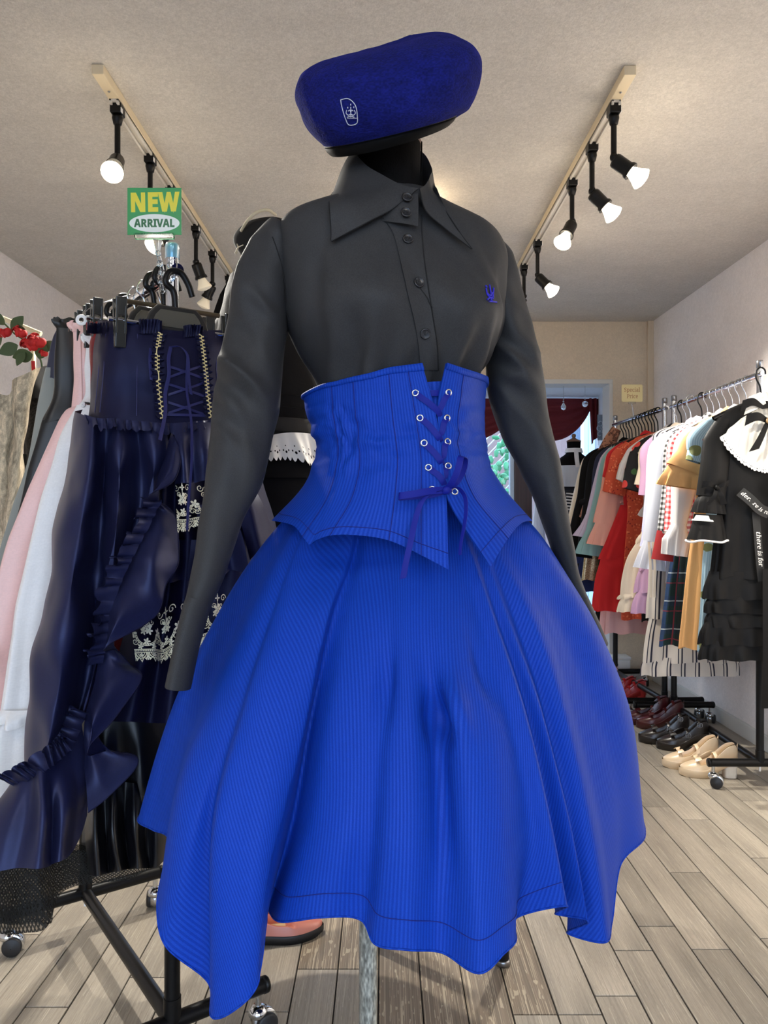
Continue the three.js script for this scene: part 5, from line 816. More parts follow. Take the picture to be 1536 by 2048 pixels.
  const c0 = railAt(0.045); { const t = thing('clip_hanger', 'empty black plastic hanger just behind the front navy dress', 'hanger', [c0.x, 1.54, c0.z], 'clip hangers on the left rack'); part('hook', hookG(V(c0.x, 1.545, c0.z), QDIR, 1.612, 0.006), M.black, t); part('bar', rod(V(c0.x, 1.54, c0.z).addScaledVector(QDIR, -0.1), V(c0.x, 1.54, c0.z).addScaledVector(QDIR, 0.12), 0.005), std({ color: rgb(92, 80, 62), roughness: 0.3, metalness: 0.6 }), t); }
  // size disc on the rail
  { const p = railAt(0.24), t = thing('size_tag', 'small white round size tag hanging above the pink dress', 'tag', [p.x, 1.5, p.z]); const a = P(163, 640, 1.55); part('disc', lathe([[0.005, 0.0015], [0.0105, 0.0015], [0.0115, 0], [0.0105, -0.0015], [0.005, -0.0015], [0.005, 0.0015]], a, V(0.2, 0, 1), 20), M.white, t); part('loop', tube([a.clone().add(V(0, 0.004, 0.001)), a.clone().add(V(0.002, 0.03, -0.03)), V(p.x, 1.612, p.z), a.clone().add(V(-0.002, 0.03, -0.03))], 0.0008, 20, 5, true), M.chrome, t); }
}
// ---- NEW ARRIVAL card on its clear clip
{
  const a = P(255, 376, 1.5), b = P(363, 470, 1.5), w = b.x - a.x, h = a.y - b.y, t = thing('sign_card', 'green NEW ARRIVAL sign card in a clear clip above the left rack', 'sign', [(a.x + b.x) / 2, b.y, -1.5]);
  const face = canvasTex(512, 448, (x) => { x.fillStyle = '#2f9a55'; x.fillRect(0, 0, 512, 448); x.fillStyle = '#e9dc3c'; x.textAlign = 'center'; x.save(); x.translate(256, 222); x.rotate(-0.02); x.scale(1, 1.18); x.font = 'bold 206px sans-serif'; x.fillText('NEW', 0, 0, 486); x.lineWidth = 12; x.strokeStyle = '#e9dc3c'; x.strokeText('NEW', 0, 0, 486); x.restore(); x.fillStyle = '#eef3ea'; x.beginPath(); x.ellipse(256, 336, 238, 86, 0, 0, 7); x.fill(); x.fillStyle = '#1f6a3c'; x.save(); x.translate(256, 372); x.scale(0.9, 1); x.font = 'bold 104px sans-serif'; x.fillText('ARRIVAL', 0, 0, 440); x.lineWidth = 5; x.strokeStyle = '#1f6a3c'; x.strokeText('ARRIVAL', 0, 0, 440); x.restore(); });
  const g = new THREE.BoxGeometry(w, h, 0.0012), card = part('card', g.translate((a.x + b.x) / 2, (a.y + b.y) / 2, -1.5), std({ map: face, roughness: 0.35 }), t);
  part('clear_clip', [box(a.x + 0.014, b.x - 0.014, b.y - 0.008, b.y + 0.003, -1.505, -1.495, 0.002), rod(V(a.x + w * 0.56, b.y - 0.008, -1.5), V(a.x + w * 0.54, b.y - 0.03, -1.51), 0.009, 0.005), new THREE.SphereGeometry(0.006, 12, 8).translate(a.x + w * 0.54, b.y - 0.032, -1.51)], M.clear, t);
  part('clear_stem', [tube([V(a.x + w * 0.54, b.y - 0.032, -1.51), V(a.x + w * 0.58, b.y - 0.065, -1.525), V(a.x + w * 0.54, b.y - 0.095, -1.535), V(RN.x + 0.008, 1.585, RN.z + 0.016)], 0.0042, 30, 8), ...[0, 1, 2, 3].map((k) => new THREE.SphereGeometry(0.0065, 10, 8).translate(a.x + w * (0.55 + 0.02 * Math.sin(k * 2)), b.y - 0.05 - k * 0.016, -1.517 - k * 0.006))], M.clear, t);
}

// ------------------------------------------------------------------ right: two racks of blouses and dresses, shoes below
const RX = 1.53, XD = V(1, 0, 0);
rack('clothes_rack', 'wheeled clothes rack on the right nearest the camera, ending at the black lace dress', V(RX, 0, -3.13), V(RX + 0.004, 0, -4.07), 1.735, 1.68, 0.1, 0.21, M.steel);
rack('clothes_rack', 'wheeled clothes rack on the right below the Special Price card', V(1.52, 0, -4.165), V(1.48, 0, -4.92), 1.735, 1.68, 0.1, 0.21, M.steel);

// limb of cloth: centres, half widths (x), half depths (z)
function limbGrid(cs, hw, hd, n = 30, around = 28, wr) {
  const c = curve(cs), at = (arr, t) => { const q = t * (arr.length - 1), i = Math.min(arr.length - 2, Math.floor(q)); return lerp(arr[i], arr[i + 1], q - i); }, grid = [];
  for (let j = 0; j <= n; j++) { const t = j / n, p = c.getPoint(t), tg = c.getTangent(t), side = tg.clone().cross(V(0, 0, 1)).normalize(); if (side.x < 0) side.negate(); const row = []; for (let i = 0; i <= around; i++) { const a = i / around * 2 * Math.PI, w = 1 + (wr ? wr(t, a, p) : 0); row.push(p.clone().addScaledVector(side, at(hw, t) * Math.cos(a) * w).add(V(0, 0, at(hd, t) * Math.sin(a) * w))); } grid.push(row); }
  return grid;
}
const limb = (name, cs, hw, hd, mat, parent, wr, n = 30, ar = 28) => { const g = limbGrid(cs, hw, hd, n, ar, wr); return part(name, gridGeo(g, true, arcUV(g)), mat, parent); };
const gathers = (k, a, from = 0) => (t, ang) => a * smooth(from, 1, t) * (Math.sin(ang * k) + 0.5 * Math.sin(ang * (k * 2 + 1) + 1));

// printed and woven cloths
const pat = (w, h, fn, mw, mh, o = {}) => { const t = tex(w, h, fn); t.repeat.set(1 / mw, 1 / mh); return phy({ map: t, roughness: 0.8, sheen: 0.2, sheenColor: rgb(200, 200, 200), ...o }); };
const gingham = (c) => pat(64, 64, (u, v) => { const a = (u < 0.5) + (v < 0.5); return [[238, 232, 224], c.map((q) => (q + 235) / 2), c][a]; }, 0.024, 0.024);
const ginghamBlack = gingham([18, 17, 18]), ginghamRed = gingham([200, 40, 44]);
const tartan = pat(128, 128, (u, v) => { let c = [22, 52, 50]; if (u < 0.35) c = [28, 58, 96]; if (v < 0.35) c = c.map((q, i) => (q + [24, 48, 84][i]) / 2); if (u > 0.6 && u < 0.75) c = c.map((q) => q * 0.6); const l = (x, y) => Math.abs(x - y) < 0.018; if (l(u, 0.18) || l(v, 0.18)) c = [178, 188, 190]; if (l(u, 0.82) || l(v, 0.82)) c = [130, 46, 60]; return c; }, 0.13, 0.13);
const spots = (bg, list, seed, n, mw) => { const r = rng(seed), S = Array.from({ length: n }, () => [r(), r(), r(), Math.floor(r() * list.length)]); return pat(256, 256, (u, v) => { for (const [x, y, s, k] of S) for (const ox of [-1, 0, 1]) for (const oy of [-1, 0, 1]) { const dx = u - x - ox, dy = v - y - oy, [col, rad, leaf] = list[k], rr = rad * (0.7 + 0.5 * s); if (leaf && Math.hypot(dx, (dy - rr * 0.95) * 1.6) < rr * 0.6) return leaf; if (Math.hypot(dx * (1.05 + dy * 2), dy) < rr) return col; } return bg; }, mw, mw); };
const berryBlack = spots([20, 18, 20], [[[206, 40, 42], 0.11, [70, 110, 60]], [[224, 70, 60], 0.08, null], [[60, 96, 52], 0.07, null], [[236, 214, 200], 0.05, null]], 4, 16, 0.22);
const berryBlue = (() => { const r = rng(6), S = Array.from({ length: 7 }, () => [r(), r(), r() < 0.45]); return pat(256, 256, (u, v) => { for (const [x, y, k] of S) { const d = Math.hypot((u - x) * (k ? 1 : 0.7), (v - y) * (k ? 0.85 : 1)); if (d < (k ? 0.06 : 0.09)) return k ? [178, 52, 48] : [112, 118, 74]; } const s = (u * 22 % 1) < 0.3; return s ? [176, 200, 212] : [140, 172, 190]; }, 0.2, 0.2); })();
const orangeFloral = spots([214, 84, 52], [[[240, 140, 96], 0.03, null], [[160, 40, 34], 0.028, null], [[236, 110, 70], 0.035, null]], 8, 70, 0.14);
const peachFloral = spots([232, 150, 118], [[[150, 130, 96], 0.03, null], [[244, 190, 160], 0.03, null]], 9, 40, 0.16);
const leopard = (() => { const n1 = tile(61, 14), n2 = tile(62, 30); return pat(256, 256, (u, v) => { const a = n1(u, v); return a > 0.68 ? [120, 72, 52] : a > 0.56 && n2(u, v) > 0.35 ? [44, 26, 20] : [172, 116, 88]; }, 0.16, 0.16, { sheen: 0.6 }); })();
const lavStripe = pat(64, 16, (u) => (u * 8 % 1) < 0.35 ? [226, 224, 240] : [190, 192, 230], 0.07, 0.07), navyStripeWhite = pat(256, 16, (u) => { const k = (u * 3) % 1; return (k < 0.11 || (k > 0.26 && k < 0.33)) ? [38, 38, 56] : [216, 206, 194]; }, 0.21, 0.1);
const sequin = (() => { const r = tile(66, 64); return pat(128, 128, (u, v) => { const k = r(u, v); return [lerp(120, 245, k), lerp(98, 225, k), lerp(62, 180, k)]; }, 0.12, 0.12, { roughness: 0.25, metalness: 0.7 }); })();
const C = { black: cloth(rgb(13, 12, 12), { sheen: 0.04, specularIntensity: 0.4 }), blackCoat: cloth(rgb(20, 19, 20), { sheen: 0.04, specularIntensity: 0.4 }), cream: cloth(rgb(244, 230, 206)), creamD: cloth(rgb(242, 226, 200)), white: cloth(rgb(232, 228, 226)), sheer: phy({ color: rgb(222, 226, 236), roughness: 0.7, transmission: 0.25 }), peach: cloth(rgb(222, 168, 108)), red: cloth(rgb(206, 32, 36)), coral: cloth(rgb(243, 176, 156)), pink: cloth(rgb(240, 190, 186)), teal: cloth(rgb(140, 180, 178)), lav: cloth(rgb(204, 190, 208)), navy: cloth(rgb(34, 38, 64)), blueTulle: phy({ color: rgb(30, 46, 104), roughness: 0.8, transmission: 0.15 }), lilac: cloth(rgb(212, 168, 200)), maroon: cloth(rgb(150, 30, 34)), grey: cloth(rgb(108, 112, 118)) };
const eyeletTex = tex(128, 64, (u, v) => { const U = (u * 2) % 1, sc = 0.82 + 0.14 * Math.abs(Math.sin(U * Math.PI * 2)); if (v > sc) return [236, 234, 228, 0]; const hole = Math.hypot(U - 0.5, (v - 0.66) * 2.2) < 0.1 || Math.hypot(U - 0.22, (v - 0.6) * 2.2) < 0.075 || Math.hypot(U - 0.78, (v - 0.6) * 2.2) < 0.075 || Math.hypot(U - 0.5, (v - 0.44) * 2.2) < 0.06; return [238, 235, 228, hole ? 0 : 255]; });
const eyelet = std({ map: eyeletTex, alphaTest: 0.5, roughness: 0.8 });

// hangers: one of each kind, copied for every garment
function makeHanger(wire) {
  const t = thing('coat_hanger', 'x', 'hanger', [0, 0, 0]), m = wire ? M.chrome : M.black, r = wire ? 0.0018 : 0.0034;
  part('hook', tube([V(0, 1.545, 0), V(0, 1.59, 0), V(-0.004, 1.62, 0), V(-0.02, 1.655, 0), V(-0.016, 1.684, 0), V(0, 1.6955, 0), V(0.015, 1.686, 0), V(0.018, 1.668, 0)], r, 36, 7), m, t);
  const sh = [V(-0.19, 1.492, 0), V(-0.13, 1.52, 0), V(-0.05, 1.545, 0), V(0, 1.552, 0), V(0.05, 1.545, 0), V(0.13, 1.52, 0), V(0.19, 1.492, 0)];
  part('shoulder', tube(sh, wire ? 0.0024 : 0.009, 40, 8), wire ? M.steel : M.black, t);
  return t;
}
const hangerProto = { wire: null, black: null };
function hangerFor(kind, x, z, name) { let h; if (!hangerProto[kind]) h = hangerProto[kind] = makeHanger(kind === 'wire'); else { h = hangerProto[kind].clone(); h.name = numbered('coat_hanger'); scene.add(h); } h.position.set(x, 0, z); h.rotation.y = kind === 'wire' ? (R0() - 0.5) * 0.25 : 0; h.userData = { label: `${kind === 'wire' ? 'thin chrome wire' : 'black plastic'} hanger of the ${name}`, category: 'hanger', group: 'hangers on the right racks' }; return h; }

// one garment on the right: rows of the body, then sleeves on both sides
let gseed = 1;
function top(z, short, label, cat, mat, o = {}) {
  const x = o.x ?? RX, c = V(x, 0, -z), t = thing(o.name ?? cat.replace(' ', '_'), label, cat, [x, 1.5, -z]), hem = o.hem ?? 0.95, sw = o.sw ?? 0.185, ww = o.ww ?? 0.17, hw = o.hw ?? 0.2, d = 0.022; gseed++;
  const rows = [[1.555, 0.05, 0.014], [1.545, 0.075, 0.018], [1.525, 0.14, 0.019], [1.495, sw, 0.02], [1.4, sw - 0.004, d], [1.25, lerp(sw, ww, 0.7), d], [1.15, ww, d], [lerp(1.15, hem, 0.5), lerp(ww, hw, 0.55), d + 0.002], [hem, hw, d + 0.004]];
  if (o.tiers) {
    hungPart('bodice', c, XD, rows.filter((r) => r[0] >= 1.14), mat, t, { folds: 5, amp: 0.003, seed: gseed, nv: 24 });
    const n = o.tiers.length; o.tiers.forEach(([y0, y1, a0, a1, m], k) => hungPart('tier', c, XD, [[y0, a0, d + 0.002, (o.shift ?? 0) * smooth(1.16, 0.8, y0)], [(y0 + y1) / 2, (a0 + a1) / 2 + 0.006, d + 0.004, (o.shift ?? 0) * smooth(1.16, 0.8, (y0 + y1) / 2)], [y1, a1, d + 0.006, (o.shift ?? 0) * smooth(1.16, 0.8, y1)]], m ?? mat, t, { folds: (o.folds ?? 9) + k, amp: 0.006, from: 0, seed: gseed + k, nv: 14, around: 120, hem: 0.003 }));
  } else hungPart('body', c, XD, rows, mat, t, { folds: o.folds ?? 6, amp: o.amp ?? 0.01, seed: gseed, from: 0.3 });
  if (o.sleeve) {
    const s = o.sleeve;
    for (const k of [-1, 1]) {
      const p = [V(x + k * (sw - 0.03), 1.49, -z), V(x + k * (sw + 0.02), 1.42, -z + 0.004), V(x + k * (sw + (s.out ?? 0.05) * 0.6), lerp(1.42, s.end, 0.5), -z + 0.006), V(x + k * (sw + (s.out ?? 0.05)), s.end, -z + 0.008)];
      const sv = limb('sleeve', p, s.hw ?? [0.03, 0.055, 0.05, 0.04], s.hd ?? [0.018, 0.024, 0.024, 0.022], s.mat ?? mat, t, s.wr ?? gathers(4, 0.05, 0.2));
      if (s.cuff) { const e = p[3]; limb('cuff', [e.clone().add(V(-k * 0.002, 0.01, 0)), e.clone().add(V(k * s.cuff.len * 0.08, -s.cuff.len * 0.5, 0)), e.clone().add(V(k * s.cuff.len * 0.15, -s.cuff.len, 0))], s.cuff.hw, s.cuff.hd ?? [0.022, 0.026, 0.028], s.cuff.mat ?? mat, t, s.cuff.wr ?? gathers(9, 0.12), 12, 60); }
    }
  }
  if (o.collar) { const l = []; for (const k of [-1, 1]) { const g = loftGrid([[V(x + k * 0.004, 1.548, -z + 0.03), V(x + k * 0.018, 1.525, -z + 0.036), V(x + k * 0.05, 1.488, -z + 0.036)], [V(x + k * 0.035, 1.565, -z + 0.026), V(x + k * 0.055, 1.54, -z + 0.034), V(x + k * 0.085, 1.505, -z + 0.034)], [V(x + k * 0.055, 1.575, -z + 0.005), V(x + k * 0.08, 1.555, -z + 0.01), V(x + k * 0.095, 1.53, -z + 0.014)], [V(x + k * 0.04, 1.58, -z - 0.016), V(x + k * 0.055, 1.565, -z - 0.024), V(x + k * 0.06, 1.54, -z - 0.026)]], 8, 5, false); l.push(gridGeo(g, false, arcUV(g))); } part('collar', l, o.collar, t); }
  for (const f of o.frills ?? []) frillBand('frill', c, XD, f[0], f[1], f[2], d + 0.003, f[2] + 0.012, d + 0.009, f[3] ?? mat, t, { folds: 17, amp: 0.006, seed: gseed, s: (o.shift ?? 0) * smooth(1.16, 0.8, f[0]) });
  hangerFor(o.hanger ?? (z > 4.1 ? 'black' : 'wire'), x, -z, short);
  return t;
}
const bell = (len, hw, mat) => ({ len, hw: hw ?? [0.03, 0.05, 0.07], mat });
// rack nearest the camera, from the second garment back
top(3.245, 'blue strawberry dress', 'pale blue striped dress with strawberry print just behind the black lace dress', 'dress', berryBlue, { hem: 0.53, hw: 0.21, sleeve: { end: 1.33, out: 0.035, hw: [0.03, 0.05, 0.046, 0.04] }, collar: C.white });
{ const t = top(3.31, 'peach dress', 'peach dress with flared cape sleeves and a white frilled hem band', 'dress', C.peach, { hem: 0.535, hw: 0.255, ww: 0.19, sw: 0.18, amp: 0.008, collar: C.peach, sleeve: { end: 1.3, out: 0.06, hw: [0.02, 0.05, 0.065, 0.085], hd: [0.012, 0.02, 0.024, 0.028], wr: gathers(3, 0.04, 0.2), cuff: bell(0.075, [0.075, 0.092, 0.1]) } }); frillBand('white_frill', V(RX, 0, -3.31), XD, 0.645, 0.575, 0.246, 0.028, 0.262, 0.034, eyelet, t, { folds: 15, amp: 0.006, label: 'white eyelet frill' }); }
top(3.375, 'white lace-cuff dress', 'off-white dress with full sleeves gathered into lace cuffs beside the peach dress', 'dress', C.white, { hem: 0.72, hw: 0.2, sleeve: { end: 1.06, out: 0.055, hw: [0.03, 0.05, 0.055, 0.032], cuff: bell(0.13, [0.03, 0.06, 0.052], C.white) }, collar: C.white });
top(3.44, 'red gingham blouse', 'red and white gingham blouse left of the white lace-cuff dress', 'blouse', ginghamRed, { hem: 0.93, sleeve: { end: 1.03, out: 0.055 } });
top(3.505, 'black gingham blouse', 'black and white gingham blouse with deep red cuffs', 'blouse', ginghamBlack, { hem: 0.92, sleeve: { end: 1.02, out: 0.062, hw: [0.03, 0.045, 0.042, 0.04], cuff: { len: 0.12, hw: [0.044, 0.046, 0.05], mat: C.maroon, wr: () => 0 } }, collar: ginghamBlack });
{ const c = V(RX, 0, -3.57), t = thing('skirt', 'blue and green tartan skirt hanging below the gingham blouses', 'skirt', [RX, 1.1, -3.57]); hungPart('body', c, XD, [[1.2, 0.15, 0.02], [1.1, 0.17, 0.022], [0.8, 0.215, 0.025], [0.5, 0.25, 0.028]], tartan, t, { folds: 9, amp: 0.013, from: 0, seed: 4 }); part('waistband', [box(RX - 0.15, RX + 0.15, 1.19, 1.225, -3.59, -3.55, 0.004)], tartan, t); hangerFor('wire', RX, -3.57, 'tartan skirt'); part('hanging_loop', [tube([V(RX - 0.12, 1.22, -3.57), V(RX - 0.06, 1.4, -3.57), V(RX, 1.546, -3.57), V(RX + 0.06, 1.4, -3.57), V(RX + 0.12, 1.22, -3.57)], 0.002, 30, 5)], M.black, t); }
{ const t = top(3.635, 'sheer white blouse', 'sheer white long-sleeved blouse with hanging ribbon ties', 'blouse', C.sheer, { hem: 0.78, hw: 0.19, sleeve: { end: 0.98, out: 0.075, hw: [0.03, 0.05, 0.055, 0.05], cuff: bell(0.13, [0.045, 0.06, 0.07], C.sheer) }, collar: C.sheer }); for (const k of [0, 1]) part('ribbon_tie', ribbon([V(1.24 + k * 0.02, 0.98, -3.6), V(1.246 + k * 0.02, 0.86, -3.595), V(1.25 + k * 0.016, 0.72, -3.6)], XD, 0.012, 14, 0.001), C.cream, t); }
top(3.7, 'lavender striped shirt', 'lavender pinstripe shirt with a pale collar', 'shirt', lavStripe, { hem: 0.86, sleeve: { end: 1.02, out: 0.065, hw: [0.03, 0.052, 0.05, 0.042], cuff: { len: 0.07, hw: [0.04, 0.04, 0.042], wr: () => 0 } }, collar: cloth(rgb(214, 206, 226)), hanger: 'black' });
{ const t = top(3.765, 'striped two-tier dress', 'white dress with navy vertical stripes and the lowest hem of the rack', 'dress', navyStripeWhite, { x: 1.5, hem: 0.38, tiers: [[1.16, 0.6, 0.17, 0.215], [0.62, 0.385, 0.2, 0.235], [0.41, 0.32, 0.225, 0.24]], hw: 0.23, folds: 6 }); }
top(3.83, 'lilac tiered dress', 'lilac tiered frilly dress between the sheer blouse and the cream dress', 'dress', C.lilac, { hem: 0.6, shift: -0.06, tiers: [[1.16, 0.83, 0.17, 0.2], [0.85, 0.72, 0.195, 0.22], [0.735, 0.615, 0.205, 0.235]], sleeve: { end: 1.2, out: 0.04, hw: [0.03, 0.05, 0.045, 0.04] } });
top(3.895, 'cream frilled dress', 'cream dress with frills at the waist and hem and a square cuff', 'dress', C.creamD, { shift: -0.1, hem: 0.7, hw: 0.24, sw: 0.17, tiers: [[1.16, 1.0, 0.165, 0.19], [1.01, 0.69, 0.19, 0.235], [0.695, 0.615, 0.225, 0.25]], frills: [[1.005, 0.965, 0.198], [0.705, 0.68, 0.232]], sleeve: { end: 1.25, out: 0.04, hw: [0.03, 0.05, 0.05, 0.055] }, collar: C.cream });
top(3.955, 'strawberry blouse', 'black blouse printed with red strawberries', 'blouse', berryBlack, { hem: 0.56, hw: 0.21, sleeve: { end: 1.23, out: 0.065, hw: [0.03, 0.06, 0.07, 0.06] }, collar: berryBlack, hanger: 'black' });
top(4.015, 'white gathered blouse', 'white blouse with gathered flutter sleeves above the orange floral dress', 'blouse', C.white, { hem: 1.1, sleeve: { end: 1.27, out: 0.085, hw: [0.03, 0.06, 0.065, 0.05], wr: gathers(6, 0.12, 0.1) }, collar: C.white });
// second rack
const R2 = 1.505;
top(4.225, 'orange floral dress', 'orange red dress with tiny floral print and frilled sleeves', 'dress', orangeFloral, { x: R2, hem: 0.53, hw: 0.2, sleeve: { end: 1.22, out: 0.06, hw: [0.03, 0.055, 0.065, 0.06], wr: gathers(7, 0.1, 0.2) } });
{ top(4.275, 'red dress', 'bright red dress with a pointed collar and gathered lower tier', 'dress', C.red, { x: R2, shift: -0.1, hem: 0.6, hw: 0.26, sw: 0.19, tiers: [[1.16, 0.86, 0.19, 0.215], [0.87, 0.57, 0.21, 0.245]], sleeve: { end: 1.3, out: 0.05, hw: [0.03, 0.06, 0.06, 0.055] }, collar: C.red }); }
top(4.32, 'coral frilled blouse', 'coral pink blouse with rows of frills on the sleeve', 'blouse', C.coral, { x: R2, hem: 0.85, sleeve: { end: 1.05, out: 0.075, hw: [0.03, 0.055, 0.06, 0.07], wr: gathers(7, 0.1, 0.2), cuff: bell(0.12, [0.06, 0.075, 0.085]) }, frills: [[1.2, 1.17, 0.19]] });
top(4.375, 'pale pink dress', 'pale pink pleated dress whose hem shows below the red dress', 'dress', C.pink, { x: R2, hem: 0.43, hw: 0.275, ww: 0.2, folds: 12, amp: 0.012 });
top(4.43, 'teal dress', 'grey teal dress with a frilled bell sleeve', 'dress', C.teal, { x: R2, hem: 0.8, sleeve: { end: 1.0, out: 0.11, hw: [0.03, 0.045, 0.045, 0.05], cuff: bell(0.13, [0.05, 0.075, 0.085]) } });
top(4.485, 'lavender blouse', 'lavender blouse with a flared bell cuff', 'blouse', C.lav, { x: R2, hem: 0.95, sleeve: { end: 1.1, out: 0.11, hw: [0.03, 0.042, 0.04, 0.034], cuff: bell(0.13, [0.034, 0.055, 0.085]) } });
top(4.54, 'navy jacket', 'dark navy jacket behind the lavender blouse', 'jacket', C.navy, { x: R2, hem: 0.8, hw: 0.22, sleeve: { end: 0.95, out: 0.09, hw: [0.03, 0.055, 0.05, 0.045] }, hanger: 'black' });
top(4.595, 'charcoal coat', 'long charcoal coat right of the leopard scarf', 'coat', C.blackCoat, { x: R2, hem: 0.42, hw: 0.25, sw: 0.2, ww: 0.2, sleeve: { end: 0.92, out: 0.1, hw: [0.03, 0.06, 0.055, 0.05] }, hanger: 'black' });
{ const z = -4.63, t = thing('scarf', 'brown leopard print scarf with black bows hanging from the second right rack', 'scarf', [1.26, 1.3, z]); const p = [V(1.40, 1.62, z), V(1.36, 1.55, z + 0.01), V(1.30, 1.44, z + 0.02), V(1.265, 1.3, z + 0.02), V(1.235, 1.18, z + 0.02), V(1.2, 1.08, z + 0.02)]; limb('band', p, [0.03, 0.04, 0.038, 0.034, 0.036, 0.03], [0.012, 0.014, 0.014, 0.014, 0.016, 0.012], leopard, t, gathers(3, 0.12)); limb('band', [V(1.235, 1.14, z + 0.024), V(1.24, 1.08, z + 0.03), V(1.23, 1.0, z + 0.03)], [0.02, 0.026, 0.02], [0.01, 0.012, 0.01], leopard, t, gathers(3, 0.12), 14); for (const [x, y] of [[1.275, 1.36], [1.215, 1.17]]) part('bow', [new THREE.SphereGeometry(0.024, 12, 8).scale(1.3, 0.8, 0.5).translate(x - 0.02, y + 0.01, z + 0.04), new THREE.SphereGeometry(0.024, 12, 8).scale(1.2, 0.9, 0.5).translate(x + 0.024, y - 0.006, z + 0.04), new THREE.SphereGeometry(0.012, 10, 8).translate(x, y, z + 0.048)], M.blackMatte, t); }
top(4.665, 'black cape coat', 'black coat with a cape collar left of the leopard scarf', 'coat', C.black, { x: R2, hem: 0.95, hw: 0.27, sw: 0.215, ww: 0.23, sleeve: { end: 0.99, out: 0.1, hw: [0.03, 0.065, 0.06, 0.07], cuff: bell(0.14, [0.06, 0.07, 0.085]) }, collar: C.black, hanger: 'black' });
top(4.72, 'gold sequin top', 'gold sequin top showing low between the black coats', 'top', sequin, { x: R2, hem: 0.7, hw: 0.29, sw: 0.19, ww: 0.23, amp: 0.004 });
top(4.775, 'cream coat', 'long cream coat at the far end of the right racks', 'coat', C.cream, { x: R2, hem: 0.95, hw: 0.25, sw: 0.21, ww: 0.23, sleeve: { end: 1.02, out: 0.12, hw: [0.03, 0.05, 0.05, 0.045] } });
top(4.83, 'navy net dress', 'dark blue tiered net dress at the far end of the right racks', 'dress', C.blueTulle, { x: R2, hem: 0.6, tiers: [[1.16, 0.95, 0.19, 0.25], [0.96, 0.8, 0.26, 0.3], [0.81, 0.62, 0.275, 0.3]] });

